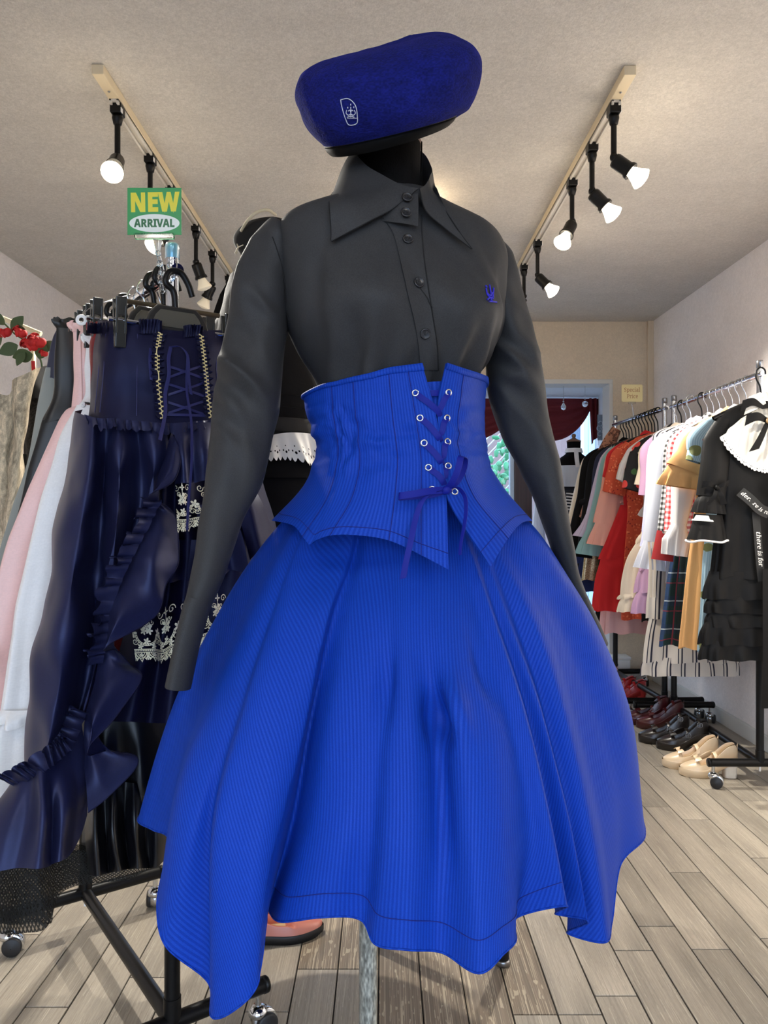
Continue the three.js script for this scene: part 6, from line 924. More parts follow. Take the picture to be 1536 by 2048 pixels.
// ---- the black lace dress at the near end
{
  const RX = 1.5, z = 3.06, c = V(RX, 0, -z), t = thing('dress', 'black tiered dress with a white lace-edged bib and printed ribbons, nearest right', 'dress', [RX, 1.5, -z]);
  const bk = satin(rgb(11, 10, 10), { roughness: 0.6, sheen: 0.05, specularIntensity: 0.4 });
  hungPart('bodice', c, XD, [[1.56, 0.05, 0.014], [1.54, 0.11, 0.02], [1.505, 0.165, 0.024], [1.4, 0.17, 0.028], [1.2, 0.165, 0.03], [1.02, 0.18, 0.034], [0.86, 0.2, 0.04]], bk, t, { folds: 8, amp: 0.007, seed: 3 });
  [[0.885, 0.775, 0.205, 0.23], [0.79, 0.72, 0.205, 0.225], [0.73, 0.665, 0.205, 0.22], [0.70, 0.595, 0.215, 0.245], [0.62, 0.535, 0.22, 0.25]].forEach(([y0, y1, a, b], k) => hungPart('tier', c, XD, [[y0, a, 0.036], [(y0 + y1) / 2, (a + b) / 2 + 0.008, 0.042], [y1, b, 0.046]], bk, t, { folds: 9 + k, amp: 0.006, from: 0, seed: k, nv: 14, around: 150, hem: 0.003 }));
  for (const kk of [-1, 1]) { const k = kk > 0 ? 0.84 : -1, m = kk > 0 ? 0.72 : 1;
    limb('sleeve', [V(RX + k * 0.145, 1.49, -z), V(RX + k * 0.17, 1.4, -z), V(RX + k * 0.19, 1.29, -z + 0.01), V(RX + k * 0.205, 1.18, -z + 0.012)], [0.03, 0.06 * m, 0.055 * m, 0.055 * m], [0.02, 0.026, 0.03, 0.032], bk, t, gathers(4, 0.05, 0.2));
    limb('sleeve_tier', [V(RX + k * 0.205, 1.19, -z + 0.012), V(RX + k * 0.21, 1.155, -z + 0.014), V(RX + k * 0.213, 1.115, -z + 0.016)], [0.04 * m, 0.056 * m, 0.064 * m], [0.03, 0.036, 0.04], bk, t, gathers(8, 0.08), 12, 60);
    limb('sleeve_lace', [V(RX + k * 0.213, 1.13, -z + 0.016), V(RX + k * 0.215, 1.11, -z + 0.018), V(RX + k * 0.217, 1.082, -z + 0.018)], [0.05 * m, 0.062 * m, 0.068 * m], [0.04, 0.046, 0.05], eyelet, t, gathers(6, 0.03), 8, 60);
    limb('sleeve_tier', [V(RX + k * 0.215, 1.11, -z + 0.012), V(RX + k * 0.219, 1.05, -z + 0.016), V(RX + k * 0.223, 1.005, -z + 0.018)], [0.054 * m, 0.068 * m, 0.079 * m], [0.036, 0.042, 0.048], bk, t, gathers(7, 0.06), 12, 60);
    part('lace_edge', tube([0, 1, 2, 3, 4, 5, 6, 7, 8, 9, 10, 11].map((a) => V(RX + k * 0.223 + 0.081 * m * Math.cos(a / 12 * 6.283), 1.005 + 0.004 * Math.sin(a * 2.1), -z + 0.018 + 0.05 * Math.sin(a / 12 * 6.283))), 0.0045, 60, 6, true), C.white, t);
    const b = V(RX + k * 0.2, 1.215, -z + 0.05); part('sleeve_bow', [ribbon([b, b.clone().add(V(-0.03, 0.016, 0.01)), b.clone().add(V(-0.055, 0.012, 0))], V(0.1, 1, 0.2), (s) => 0.012 + 0.016 * s, 10), ribbon([b, b.clone().add(V(0.03, 0.014, 0.01)), b.clone().add(V(0.05, 0.018, 0))], V(0.1, 1, 0.2), (s) => 0.012 + 0.016 * s, 10), ribbon([b, b.clone().add(V(0.016, -0.03, 0.01)), b.clone().add(V(0.03, -0.065, 0.004))], V(1, 0.2, 0.2), (s) => 0.012 + 0.012 * s, 10), ribbon([b, b.clone().add(V(-0.01, -0.03, 0.01)), b.clone().add(V(-0.03, -0.06, 0.004))], V(1, 0.2, 0.2), (s) => 0.012 + 0.012 * s, 10), new THREE.SphereGeometry(0.01, 10, 8).translate(b.x, b.y, b.z + 0.006)], bk, t);
  }
  // white pleated bib
  const zb = -z + 0.045, wb = cloth(rgb(214, 210, 200)), bib = [];
  for (let i = 0; i <= 40; i++) { const u = i / 40 * 2 - 1, x = RX + u * 0.15, ru = Math.abs(u); const y0 = 1.53 - 0.05 * ru, y1 = 1.31 + 0.12 * Math.pow(ru, 2.2), pl = 0.0025 * Math.sin(i * 1.6); bib.push([V(x * 0.6 + RX * 0.4, y0 + 0.01, zb - 0.02 + pl), V(x * 0.85 + RX * 0.15, lerp(y0, y1, 0.35), zb + pl), V(x, lerp(y0, y1, 0.7), zb + pl), V(x + u * 0.008, y1, zb + pl)]); }
  const bg = resampleRows([0, 1, 2, 3].map((k) => bib.map((c) => c[k])), 16); part('bib', gridGeo(bg, false, arcUV(bg)), wb, t);
  const le = bg[16], lg = [0, 1, 2].map((k) => le.map((p, i) => p.clone().add(V((i / 40 * 2 - 1) * 0.016 * k, -0.02 * k * (1 - 0.5 * Math.abs(i / 40 * 2 - 1)), 0.003 + 0.004 * Math.sin(i * 1.2) * k * 0.5)))); part('bib_lace', gridGeo(lg, false, (i, j) => [i / 40 * 7, j / 2]), eyelet, t);
  const neckL = loftGrid([[V(RX - 0.09, 1.5, zb + 0.002), V(RX - 0.075, 1.545, zb), V(RX - 0.06, 1.575, zb - 0.02)], [V(RX - 0.045, 1.52, zb + 0.006), V(RX - 0.04, 1.555, zb), V(RX - 0.035, 1.585, zb - 0.02)], [V(RX - 0.004, 1.545, zb + 0.004), V(RX - 0.006, 1.575, zb - 0.006), V(RX - 0.01, 1.595, zb - 0.03)]], 8, 6, false); part('collar', gridGeo(neckL, false, arcUV(neckL)), wb, t);
  part('collar', gridGeo(neckL.map((r) => r.map((p) => V(2 * RX - p.x, p.y, p.z))), false, arcUV(neckL)), wb, t);
  // neck bow with brooch
  const B = V(RX - 0.002, 1.475, zb + 0.014), bw = (p, w) => ribbon(p, V(0.15, 1, 0.1), w, 12); part('bow', [bw([B, B.clone().add(V(-0.045, 0.016, 0.012)), B.clone().add(V(-0.088, 0.004, 0.004))], (s) => 0.018 + 0.03 * s), bw([B, B.clone().add(V(0.045, 0.012, 0.012)), B.clone().add(V(0.085, 0.0, 0.004))], (s) => 0.018 + 0.03 * s), ribbon([B, B.clone().add(V(-0.03, -0.06, 0.01)), B.clone().add(V(-0.058, -0.115, 0.008))], V(1, 0.3, 0), (s) => 0.02 + 0.022 * s, 14), ribbon([B, B.clone().add(V(0.03, -0.055, 0.01)), B.clone().add(V(0.06, -0.11, 0.008))], V(1, -0.3, 0), (s) => 0.02 + 0.022 * s, 14)], bk, t);
  part('bow', [ribbon([V(RX - 0.02, 1.53, zb + 0.01), V(RX - 0.06, 1.55, zb + 0.012), V(RX - 0.1, 1.535, zb + 0.004)], V(0.2, 1, 0), (s) => 0.016 + 0.03 * s, 12), ribbon([V(RX - 0.02, 1.53, zb + 0.01), V(RX + 0.02, 1.54, zb + 0.012), V(RX + 0.06, 1.53, zb + 0.004)], V(0.2, 1, 0), (s) => 0.016 + 0.03 * s, 12)], bk, t);
  part('brooch', lathe([[0.001, 0.007], [0.008, 0.006], [0.012, 0.003], [0.013, 0], [0.001, -0.002]], B.clone().add(V(0, 0, 0.008)), V(0, 0, 1), 20), std({ color: rgb(150, 120, 84), roughness: 0.35, metalness: 0.4 }), t);
  // long ribbons printed with white script
  const script = (w, h, words, size) => canvasTex(w, h, (x) => { x.fillStyle = '#141414'; x.fillRect(0, 0, w, h); x.fillStyle = '#dcdad4'; x.textAlign = 'center'; x.font = `italic bold ${size}px serif`; x.fillText(words, w / 2, h * 0.66); });
  const printed = (pts, wd, words, px2) => { const c = curve(pts), rows = [[], []], L = c.getLength(); for (let i = 0; i <= 40; i++) { const p = c.getPoint(i / 40), tg = c.getTangent(i / 40), s = tg.clone().cross(V(0, 0, 1)).normalize(); rows[0].push(p.clone().addScaledVector(s, wd / 2)); rows[1].push(p.clone().addScaledVector(s, -wd / 2)); } const back = rows.map((r) => r.map((p) => p.clone().add(V(0, 0, -0.0015)))); const m = std({ map: script(1024, Math.round(1024 * wd / L), words, px2), roughness: 0.7 }); return part('printed_ribbon', gridGeo([rows[0], rows[1], back[1], back[0], rows[0]], false, (i, j) => [i / 40, [0, 1, 1, 0, 0][j]]), m, t); };
  printed([V(1.390, 1.2, zb + 0.014), V(1.425, 1.165, zb + 0.03), V(1.460, 1.13, zb + 0.034), V(1.495, 1.115, zb + 0.03)], 0.042, 'der.  re is  re', 150);
  printed([V(1.540, 1.2, zb + 0.02), V(1.545, 1.1, zb + 0.026), V(1.548, 0.98, zb + 0.026), V(1.550, 0.86, zb + 0.024)], 0.034, 'no place on earth.', 92);
  printed([V(1.452, 1.12, zb + 0.012), V(1.458, 1.02, zb + 0.016), V(1.465, 0.93, zb + 0.016), V(1.475, 0.85, zb + 0.014)], 0.03, 'there is for', 92);
  for (const [x, y0, y1] of [[1.492, 0.52, 0.36], [1.57, 0.5, 0.38]]) part('ribbon_end', ribbon([V(x, 0.9, zb + 0.03), V(x - 0.004, 0.7, zb + 0.04), V(x - 0.006, y0, zb + 0.045), V(x - 0.008, y1, zb + 0.04)], XD, 0.045, 20), bk, t);
  hangerFor('black', RX, -z, 'black lace dress');
  const g = thing('hang_tag', 'square card tag with a white flower picture on the black lace dress', 'tag', [1.534, 1.22, zb + 0.04]);
  const flower = canvasTex(128, 128, (x) => { x.fillStyle = '#e6e6cf'; x.fillRect(0, 0, 128, 128); x.fillStyle = '#1b1c18'; x.beginPath(); x.ellipse(70, 62, 44, 46, 0, 0, 7); x.fill(); x.fillStyle = '#8d8f62'; x.beginPath(); x.ellipse(92, 92, 26, 20, 0, 0, 7); x.fill(); x.fillStyle = '#efeee0'; for (let k = 0; k < 7; k++) { x.beginPath(); x.ellipse(50 + 18 * Math.cos(k * 0.9), 70 + 18 * Math.sin(k * 0.9), 15, 12, k, 0, 7); x.fill(); } x.fillStyle = '#3a3420'; x.beginPath(); x.ellipse(50, 70, 9, 9, 0, 0, 7); x.fill(); });
  part('card', new THREE.BoxGeometry(0.064, 0.068, 0.001).rotateZ(-0.12).translate(1.532, 1.222, zb + 0.042), std({ map: flower, roughness: 0.5 }), g); part('string', tube([V(1.534, 1.254, zb + 0.042), V(1.529, 1.29, zb + 0.03), V(1.531, 1.32, zb + 0.01)], 0.0009, 12, 5), C.white, g);
}
// ---- Special Price card on a clear clip
{
  const z = -4.62, a = P(1243, 769, 4.62), b = P(1285, 804, 4.62), t = thing('sign_card', 'pale yellow Special Price card clipped above the second right rack', 'sign', [(a.x + b.x) / 2, b.y, z]);
  const face = canvasTex(256, 212, (x) => { x.fillStyle = '#f0dfa4'; x.fillRect(0, 0, 256, 212); x.fillStyle = '#b06a48'; x.textAlign = 'center'; x.font = '68px serif'; x.fillText('Special', 128, 88, 196); x.fillText('Price', 132, 166, 140); });
  const s = new THREE.Shape(), w = (b.x - a.x) / 2, h = (a.y - b.y) / 2, r = 0.012; s.moveTo(-w + r, -h); s.lineTo(w - r, -h); s.quadraticCurveTo(w, -h, w, -h + r); s.lineTo(w, h - r); s.quadraticCurveTo(w, h, w - r, h); s.lineTo(-w + r, h); s.quadraticCurveTo(-w, h, -w, h - r); s.lineTo(-w, -h + r); s.quadraticCurveTo(-w, -h, -w + r, -h);
  const g = new THREE.ExtrudeGeometry(s, { depth: 0.0015, bevelEnabled: false }), u = g.attributes.uv, p = g.attributes.position; for (let i = 0; i < u.count; i++) u.setXY(i, (p.getX(i) + w) / (2 * w), (p.getY(i) + h) / (2 * h)); g.translate((a.x + b.x) / 2, (a.y + b.y) / 2, z);
  part('card', g, std({ map: face, roughness: 0.5 }), t); const mx = (a.x + b.x) / 2; part('clear_clip', [box(mx - 0.02, mx + 0.02, b.y - 0.012, b.y + 0.004, z - 0.004, z + 0.006, 0.002), tube([V(mx, b.y - 0.01, z), V(mx + 0.004, b.y - 0.04, z), V(mx + 0.01, 1.69, z)], 0.004, 12, 7)], M.clear, t);
}

// ---- shoes: profile from heel (s = 0) to toe (s = 1), toe towards -x in the shoe's own axes
function makeShoe(name, label, group, o) {
  const t = thing(name, label, 'shoe', [0, 0, 0], group), L = o.L ?? 0.235, hl = o.heel ?? 0.055, pf = o.platform ?? 0.022, W = 0.041;
  const X = (s) => L * (0.5 - s), bed = (s) => lerp(hl + pf * 0.4, pf, smooth(0.15, 0.62, s)), w = (s) => W * (0.62 + 0.14 * Math.sin(Math.min(1, s * 3) * 1.57) + 0.30 * Math.exp(-((s - 0.7) ** 2) / 0.05)) * Math.sqrt(clamp((1 - Math.pow(Math.abs(s - 0.5) * 2, o.toe ?? 5)), 0, 1)), N = 40, M2 = 24;
  const wallH = (s) => lerp(0.062, 0.026, smooth(0.0, 0.55, s)), rows = [];
  for (let j = 0; j <= N; j++) { const s = 0.001 + 0.998 * j / N, row = [], closed = smooth(0.6, 0.7, s), y0 = bed(s), ww = Math.max(0.0012, w(s)); for (let i = 0; i <= M2; i++) { const u = i / M2 * 2 - 1, au = Math.abs(u), side = smooth(0.70, 0.84, au), wallY = wallH(s) * (au > 0.84 ? Math.sqrt(Math.max(0, 1 - ((au - 0.84) / 0.16) ** 2)) : side); const dome = lerp(0.036, 0.03, smooth(0.6, 1, s)) * Math.pow(Math.max(0, 1 - au ** 2.4), 0.55) * Math.sqrt(clamp((1.02 - s) / 0.3, 0, 1)); const back = 1 - smooth(0.0, 0.07, s); const h = lerp(lerp(wallY, wallH(s) * Math.sqrt(Math.max(0, 1 - au ** 4)), back), dome, closed); row.push(V(X(s), y0 + h, ww * u * (1 - 0.12 * (h / 0.06) * (1 - closed)))); } rows.push(row); }
  part('upper', gridGeo(rows, false, arcUV(rows)), o.upper, t, { local: true });
  const ins = []; for (let j = 0; j <= 16; j++) { const s = 0.07 + 0.58 * j / 16; ins.push([-1, -0.5, 0, 0.5, 1].map((u) => V(X(s), bed(s) + 0.0035, u * w(s) * 0.72))); } part('insole', gridGeo(ins, false), o.insole ?? std({ color: rgb(190, 162, 120), roughness: 0.6 }), t, { local: true });
  // welt, platform sole and heel block
  const ring = (y, k, from = 0) => { const r = []; for (let i = 0; i <= 48; i++) { const a = i / 48 * 2 * Math.PI, s = clamp(0.5 - 0.5 * Math.cos(a), 0, 1), ss = lerp(from, 1, s); r.push(V(X(ss) - (s > 0.98 ? 0.003 : 0) * k, y(ss), Math.max(0.0005, w(clamp(ss, 0.004, 0.996))) * k * (a < Math.PI ? 1 : -1))); } return r; };
  const sole = [ring((s) => bed(s) + 0.002, 1.0), ring((s) => bed(s) + 0.001, 1.07), ring((s) => bed(s) - 0.006, 1.07), ring((s) => Math.max(0, bed(s) - pf + (s > 0.9 ? (s - 0.9) * 0.06 : 0)), 1.04), ring((s) => Math.max(0, bed(s) - pf + (s > 0.9 ? (s - 0.9) * 0.06 : 0)), 0.02)];
  part('sole', gridGeo(sole, false), o.sole, t, { local: true });
  const hr = [[bed(0.08), 1.0], [hl * 0.5, 0.9], [0.002, 0.86], [0, 0.84], [0, 0.01]].map(([y, k]) => { const r = []; for (let i = 0; i <= 28; i++) { const a = i / 28 * 2 * Math.PI, c = Math.cos(a), s = Math.sin(a), e = (q) => Math.sign(q) * Math.pow(Math.abs(q), 0.55); r.push(V(L * 0.5 - 0.032 + 0.03 * e(c) * k + (1 - y / hl) * -0.002, y, 0.03 * e(s) * k)); } return r; }); part('heel', gridGeo(hr, false), o.heelMat ?? o.sole, t, { local: true });
  if (o.strap) for (const s of o.strap) { const y = bed(s) + wallH(s) - 0.004, ww = w(s); part('strap', ribbon([V(X(s), y - 0.014, -ww * 0.98), V(X(s), y + 0.006, -ww * 0.7), V(X(s) - 0.003, y + 0.018, 0), V(X(s), y + 0.006, ww * 0.7), V(X(s), y - 0.014, ww * 0.98)], V(1, 0.25, 0), 0.013, 24, 0.002), o.strapMat ?? o.upper, t, { local: true }); if (o.buckle) part('buckle', [tube([V(X(s) - 0.009, y + 0.002, ww * 0.84), V(X(s) + 0.009, y + 0.002, ww * 0.84), V(X(s) + 0.009, y - 0.014, ww * 1.0), V(X(s) - 0.009, y - 0.014, ww * 1.0)], 0.0015, 24, 6, true)], M.steel, t, { local: true }); }
  if (o.bow) { const s = 0.72, b = V(X(s), bed(s) + 0.036, 0), bm = o.bow; part('bow', [ribbon([b, b.clone().add(V(0.002, 0.012, -0.018)), b.clone().add(V(0.004, 0.004, -0.034))], V(1, 0.3, 0), (q) => 0.01 + 0.02 * q, 10, 0.002), ribbon([b, b.clone().add(V(0.002, 0.012, 0.018)), b.clone().add(V(0.004, 0.004, 0.034))], V(1, 0.3, 0), (q) => 0.01 + 0.02 * q, 10, 0.002), new THREE.SphereGeometry(0.008, 10, 8).scale(1, 0.8, 1).translate(b.x, b.y + 0.006, b.z)], bm, t, { local: true }); }
  return t;
}
function pair(o, first, second, labels, group, name = 'shoe') { const a = makeShoe(name, labels[0], group, o); a.position.set(first[0], 0, first[1]); a.rotation.y = first[2]; const b = a.clone(); b.name = numbered(name); scene.add(b); b.position.set(second[0], 0, second[1]); b.rotation.y = second[2]; b.userData = { ...a.userData, label: labels[1] }; return [a, b]; }
const leather = (c, r = 0.3) => phy({ color: c, roughness: r, clearcoat: 0.3, clearcoatRoughness: 0.25 });
const creamL = leather(rgb(232, 205, 168), 0.35), blackL = leather(rgb(34, 27, 24)), wineL = leather(rgb(74, 18, 22)), redL = leather(rgb(168, 24, 26)), pinkL = leather(rgb(226, 186, 190));
pair({ upper: creamL, sole: creamL, heelMat: leather(rgb(226, 214, 196)), strap: [0.4], bow: creamL, platform: 0.032, heel: 0.07 }, [1.378, -3.265, -0.12], [1.345, -3.375, -0.1], ['cream leather shoe with a bow, nearest shoe under the right rack', 'cream leather shoe standing behind its twin, next to the black shoes'], 'cream platform shoes');
pair({ upper: blackL, sole: blackL, strap: [0.42, 0.2], buckle: true, bow: blackL, platform: 0.034, heel: 0.07, insole: std({ color: rgb(196, 182, 150), roughness: 0.6 }) }, [1.41, -3.63, -0.16], [1.36, -3.735, -0.14], ['black patent shoe with straps, nearer one of the black pair', 'black patent shoe with straps, farther one of the black pair'], 'black strapped shoes');
pair({ upper: wineL, sole: wineL, strap: [0.4, 0.24], bow: wineL, platform: 0.036, heel: 0.075 }, [1.43, -3.98, -0.16], [1.39, -4.075, -0.14], ['wine red shoe with a bow, nearer one of the wine red pair', 'wine red shoe with a bow, farther one of the wine red pair'], 'wine red shoes');
pair({ upper: redL, sole: redL, strap: [0.42, 0.3], platform: 0.03, heel: 0.06 }, [1.43, -4.55, -0.1], [1.40, -4.64, -0.1], ['bright red strapped shoe, nearer one of the red pair', 'bright red strapped shoe, farther one of the red pair'], 'bright red shoes');
pair({ upper: pinkL, sole: pinkL, strap: [0.42, 0.3], platform: 0.03, heel: 0.07 }, [1.37, -4.9, -0.1], [1.33, -4.98, -0.1], ['pale pink strapped shoe, nearer one of the pink pair', 'pale pink strapped shoe, farther one of the pink pair'], 'pale pink shoes');

// ------------------------------------------------------------------ second dress form, half hidden behind the black sleeve
{
  const cx = -0.30, cz = -1.92, t = thing('dress_form', 'dress form in black behind the left black sleeve, wearing a velvet hat', 'dress form', [cx, 0, cz]);
  const RG = (rows, n = 40) => rows.map(([y, a, b, ox = 0]) => { const r = []; for (let i = 0; i <= n; i++) { const q = i / n * 2 * Math.PI; r.push(V(cx + ox + a * Math.cos(q), y, cz + b * Math.sin(q))); } return r; });
  part('body', gridGeo(resampleRows(RG([[0.9, 0.16, 0.11], [1.05, 0.155, 0.11], [1.2, 0.12, 0.09], [1.32, 0.14, 0.1], [1.45, 0.13, 0.11], [1.58, 0.11, 0.085], [1.64, 0.08, 0.065], [1.69, 0.058, 0.056], [1.8, 0.054, 0.054]]), 40), true), blackFelt, t);
  part('pole', rod(V(cx - 0.05, 0, cz), V(cx - 0.05, 0.95, cz), 0.012, 0.012, 18), M.black, t);
  part('base', lathe([[0.001, 0], [0.02, 0], [0.02, 0.008], [0.013, 0.02], [0.001, 0.02]], V(cx - 0.05, 0, cz), V(0, 1, 0), 24), M.black, t);
  const d = thing('dress', 'black dress with white eyelet lace at the hip on the dress form behind the sleeve', 'dress', [cx, 1.3, cz]), bm = cloth(rgb(15, 13, 12), { sheen: 0.05, specularIntensity: 0.4 });
  const w = wob(resampleRows(RG([[1.62, 0.10, 0.085], [1.585, 0.125, 0.10], [1.54, 0.135, 0.12], [1.47, 0.145, 0.13], [1.41, 0.155, 0.118], [1.335, 0.135, 0.105], [1.27, 0.16, 0.13], [1.2, 0.185, 0.15]]), 40), 0.004, 14, 12, 4); part('bodice', gridGeo(w, true, arcUV(w)), bm, d);
  const s = wob(resampleRows(RG([[1.3, 0.135, 0.108], [1.22, 0.168, 0.134], [1.0, 0.185, 0.15], [0.8, 0.19, 0.16], [0.62, 0.2, 0.17]]), 30), 0.006, 12, 4, 6); part('skirt', gridGeo(s, true, arcUV(s)), bm, d);
  part('waistband', gridGeo(RG([[1.345, 0.137, 0.108], [1.34, 0.14, 0.11], [1.315, 0.14, 0.112], [1.31, 0.138, 0.11]]), true), cloth(rgb(34, 31, 28)), d);
  const rows = [0, 1, 2, 3].map((k) => { const r = []; for (let i = 0; i <= 260; i++) { const q = i / 260 * 2 * Math.PI, f = k / 3, wv = Math.sin(i * 0.36) * 0.012 * f + Math.sin(i * 0.83) * 0.005 * f, a = 0.155 + 0.045 * f + wv, b = 0.124 + 0.045 * f + wv, dip = 0.06 * smooth(0.3, 1, Math.cos(q)) ; r.push(V(cx + a * Math.cos(q), 1.312 - 0.066 * f - dip * (0.4 + 0.6 * f) + 0.016 * Math.sin(q * 3), cz + b * Math.sin(q))); } return r; });
  part('eyelet_lace', gridGeo(rows, true, (i, j) => [i / 260 * 26, j / 3]), eyelet, d, { label: 'white eyelet lace frill' });
  for (const y of [1.43, 1.4, 1.37]) part('pin_tuck', tube(Array.from({ length: 40 }, (_, i) => { const q = i / 40 * 2 * Math.PI; return V(cx + 0.152 * Math.cos(q), y - 0.006 * Math.cos(q), cz + 0.118 * Math.sin(q)); }), 0.0012, 80, 5, true), bm, d);
  // net shawl over the shoulder
  const sh = thing('shawl', 'black net shawl on the shoulder of the dress form behind the sleeve', 'shawl', [cx - 0.15, 1.6, cz]);
  const g = loftGrid([px([[452, 590, 1.92], [432, 640, 1.9], [410, 700, 1.88]]), px([[462, 552, 1.87], [448, 610, 1.83], [436, 700, 1.82]]), px([[480, 540, 1.83], [472, 620, 1.79], [468, 720, 1.78]]), px([[505, 536, 1.82], [505, 620, 1.78], [505, 720, 1.77]])], 24, 8, false); const gw = wob(g, 0.006, 20, 12, 2); part('net', gridGeo(gw, false, arcUV(gw)), cloth(rgb(26, 25, 25), { sheen: 0.05, bumpScale: 0.002 }), sh);
  const g2 = loftGrid([px([[440, 588, 1.95], [426, 630, 1.95], [416, 700, 1.95]]), px([[462, 556, 1.95], [450, 620, 1.95], [446, 700, 1.95]]), px([[490, 545, 1.95], [490, 620, 1.95], [490, 700, 1.95]])], 12, 6, false); part('lining', gridGeo(g2, false), bm, sh);
  // velvet hat
  const h = thing('hat', 'black velvet hat with a cream cord on top of the dress form behind the sleeve', 'hat', [cx, 1.85, cz]), velvet = phy({ color: rgb(20, 18, 17), roughness: 0.95, sheen: 0.8, sheenRoughness: 0.4, sheenColor: rgb(90, 84, 78) });
  const hr = wob(resampleRows(RG([[1.735, 0.045, 0.05, 0.02], [1.745, 0.062, 0.06, 0.018], [1.765, 0.073, 0.07, 0.01], [1.795, 0.082, 0.08, 0.008], [1.82, 0.075, 0.07, 0.014], [1.838, 0.05, 0.05, 0.022], [1.843, 0.003, 0.003, 0.024]]), 30), 0.006, 12, 12, 3); part('crown', gridGeo(hr, true), velvet, h);
  part('cord', tube(px([[482, 462, 1.86], [496, 440, 1.83], [515, 424, 1.82], [535, 420, 1.82], [552, 430, 1.84]]), 0.0034, 40, 8), std({ color: rgb(206, 192, 160), roughness: 0.7 }), h);
  part('tassel', [tube(px([[472, 508, 1.84], [476, 494, 1.82], [474, 488, 1.81]]), 0.0015, 12, 5), tube(px([[470, 506, 1.84], [475, 496, 1.82], [486, 490, 1.8]]), 0.0012, 12, 5)], std({ color: rgb(216, 206, 180), roughness: 0.7 }), h);
}
// side table behind the skirt, one black leg in sight
{
  const t = thing('side_table', 'black side table behind the blue skirt, one tubular leg with a round foot in sight', 'table', [0.12, 0, -2.08]);
  part('tabletop', lathe([[0.001, 0.02], [0.23, 0.02], [0.236, 0.01], [0.23, 0], [0.001, 0]], V(0.12, 0.7, -2.08), V(0, 1, 0), 48), M.black, t);
  for (const a of [0.72, 2.6, 4.6]) { const r = a === 0.72 ? 0.232 : 0.18, p = V(0.12 + r * Math.cos(a), 0, -2.08 + r * Math.sin(a) * (a === 0.72 ? 1.15 : 1)); const l = part('leg', rod(V(p.x, 0.012, p.z), V(p.x, 0.71, p.z), 0.0155, 0.0155, 18), M.black, t); part('foot', lathe([[0.001, 0], [0.017, 0], [0.0185, 0.004], [0.0185, 0.012], [0.016, 0.016], [0.001, 0.016]], V(p.x, 0, p.z), V(0, 1, 0), 20), M.steel, l); }
}
// coral shoes on the floor behind the skirt
pair({ upper: leather(rgb(206, 124, 104), 0.4), sole: M.rubber, heel: 0.022, platform: 0.02, L: 0.25, toe: 4 }, [-0.285, -2.02, Math.PI + 0.3], [-0.33, -2.12, Math.PI + 0.3], ['coral leather shoe with a thick black sole on the floor left of the steel pole', 'coral leather shoe behind its twin, mostly hidden by the blue skirt'], 'coral shoes');

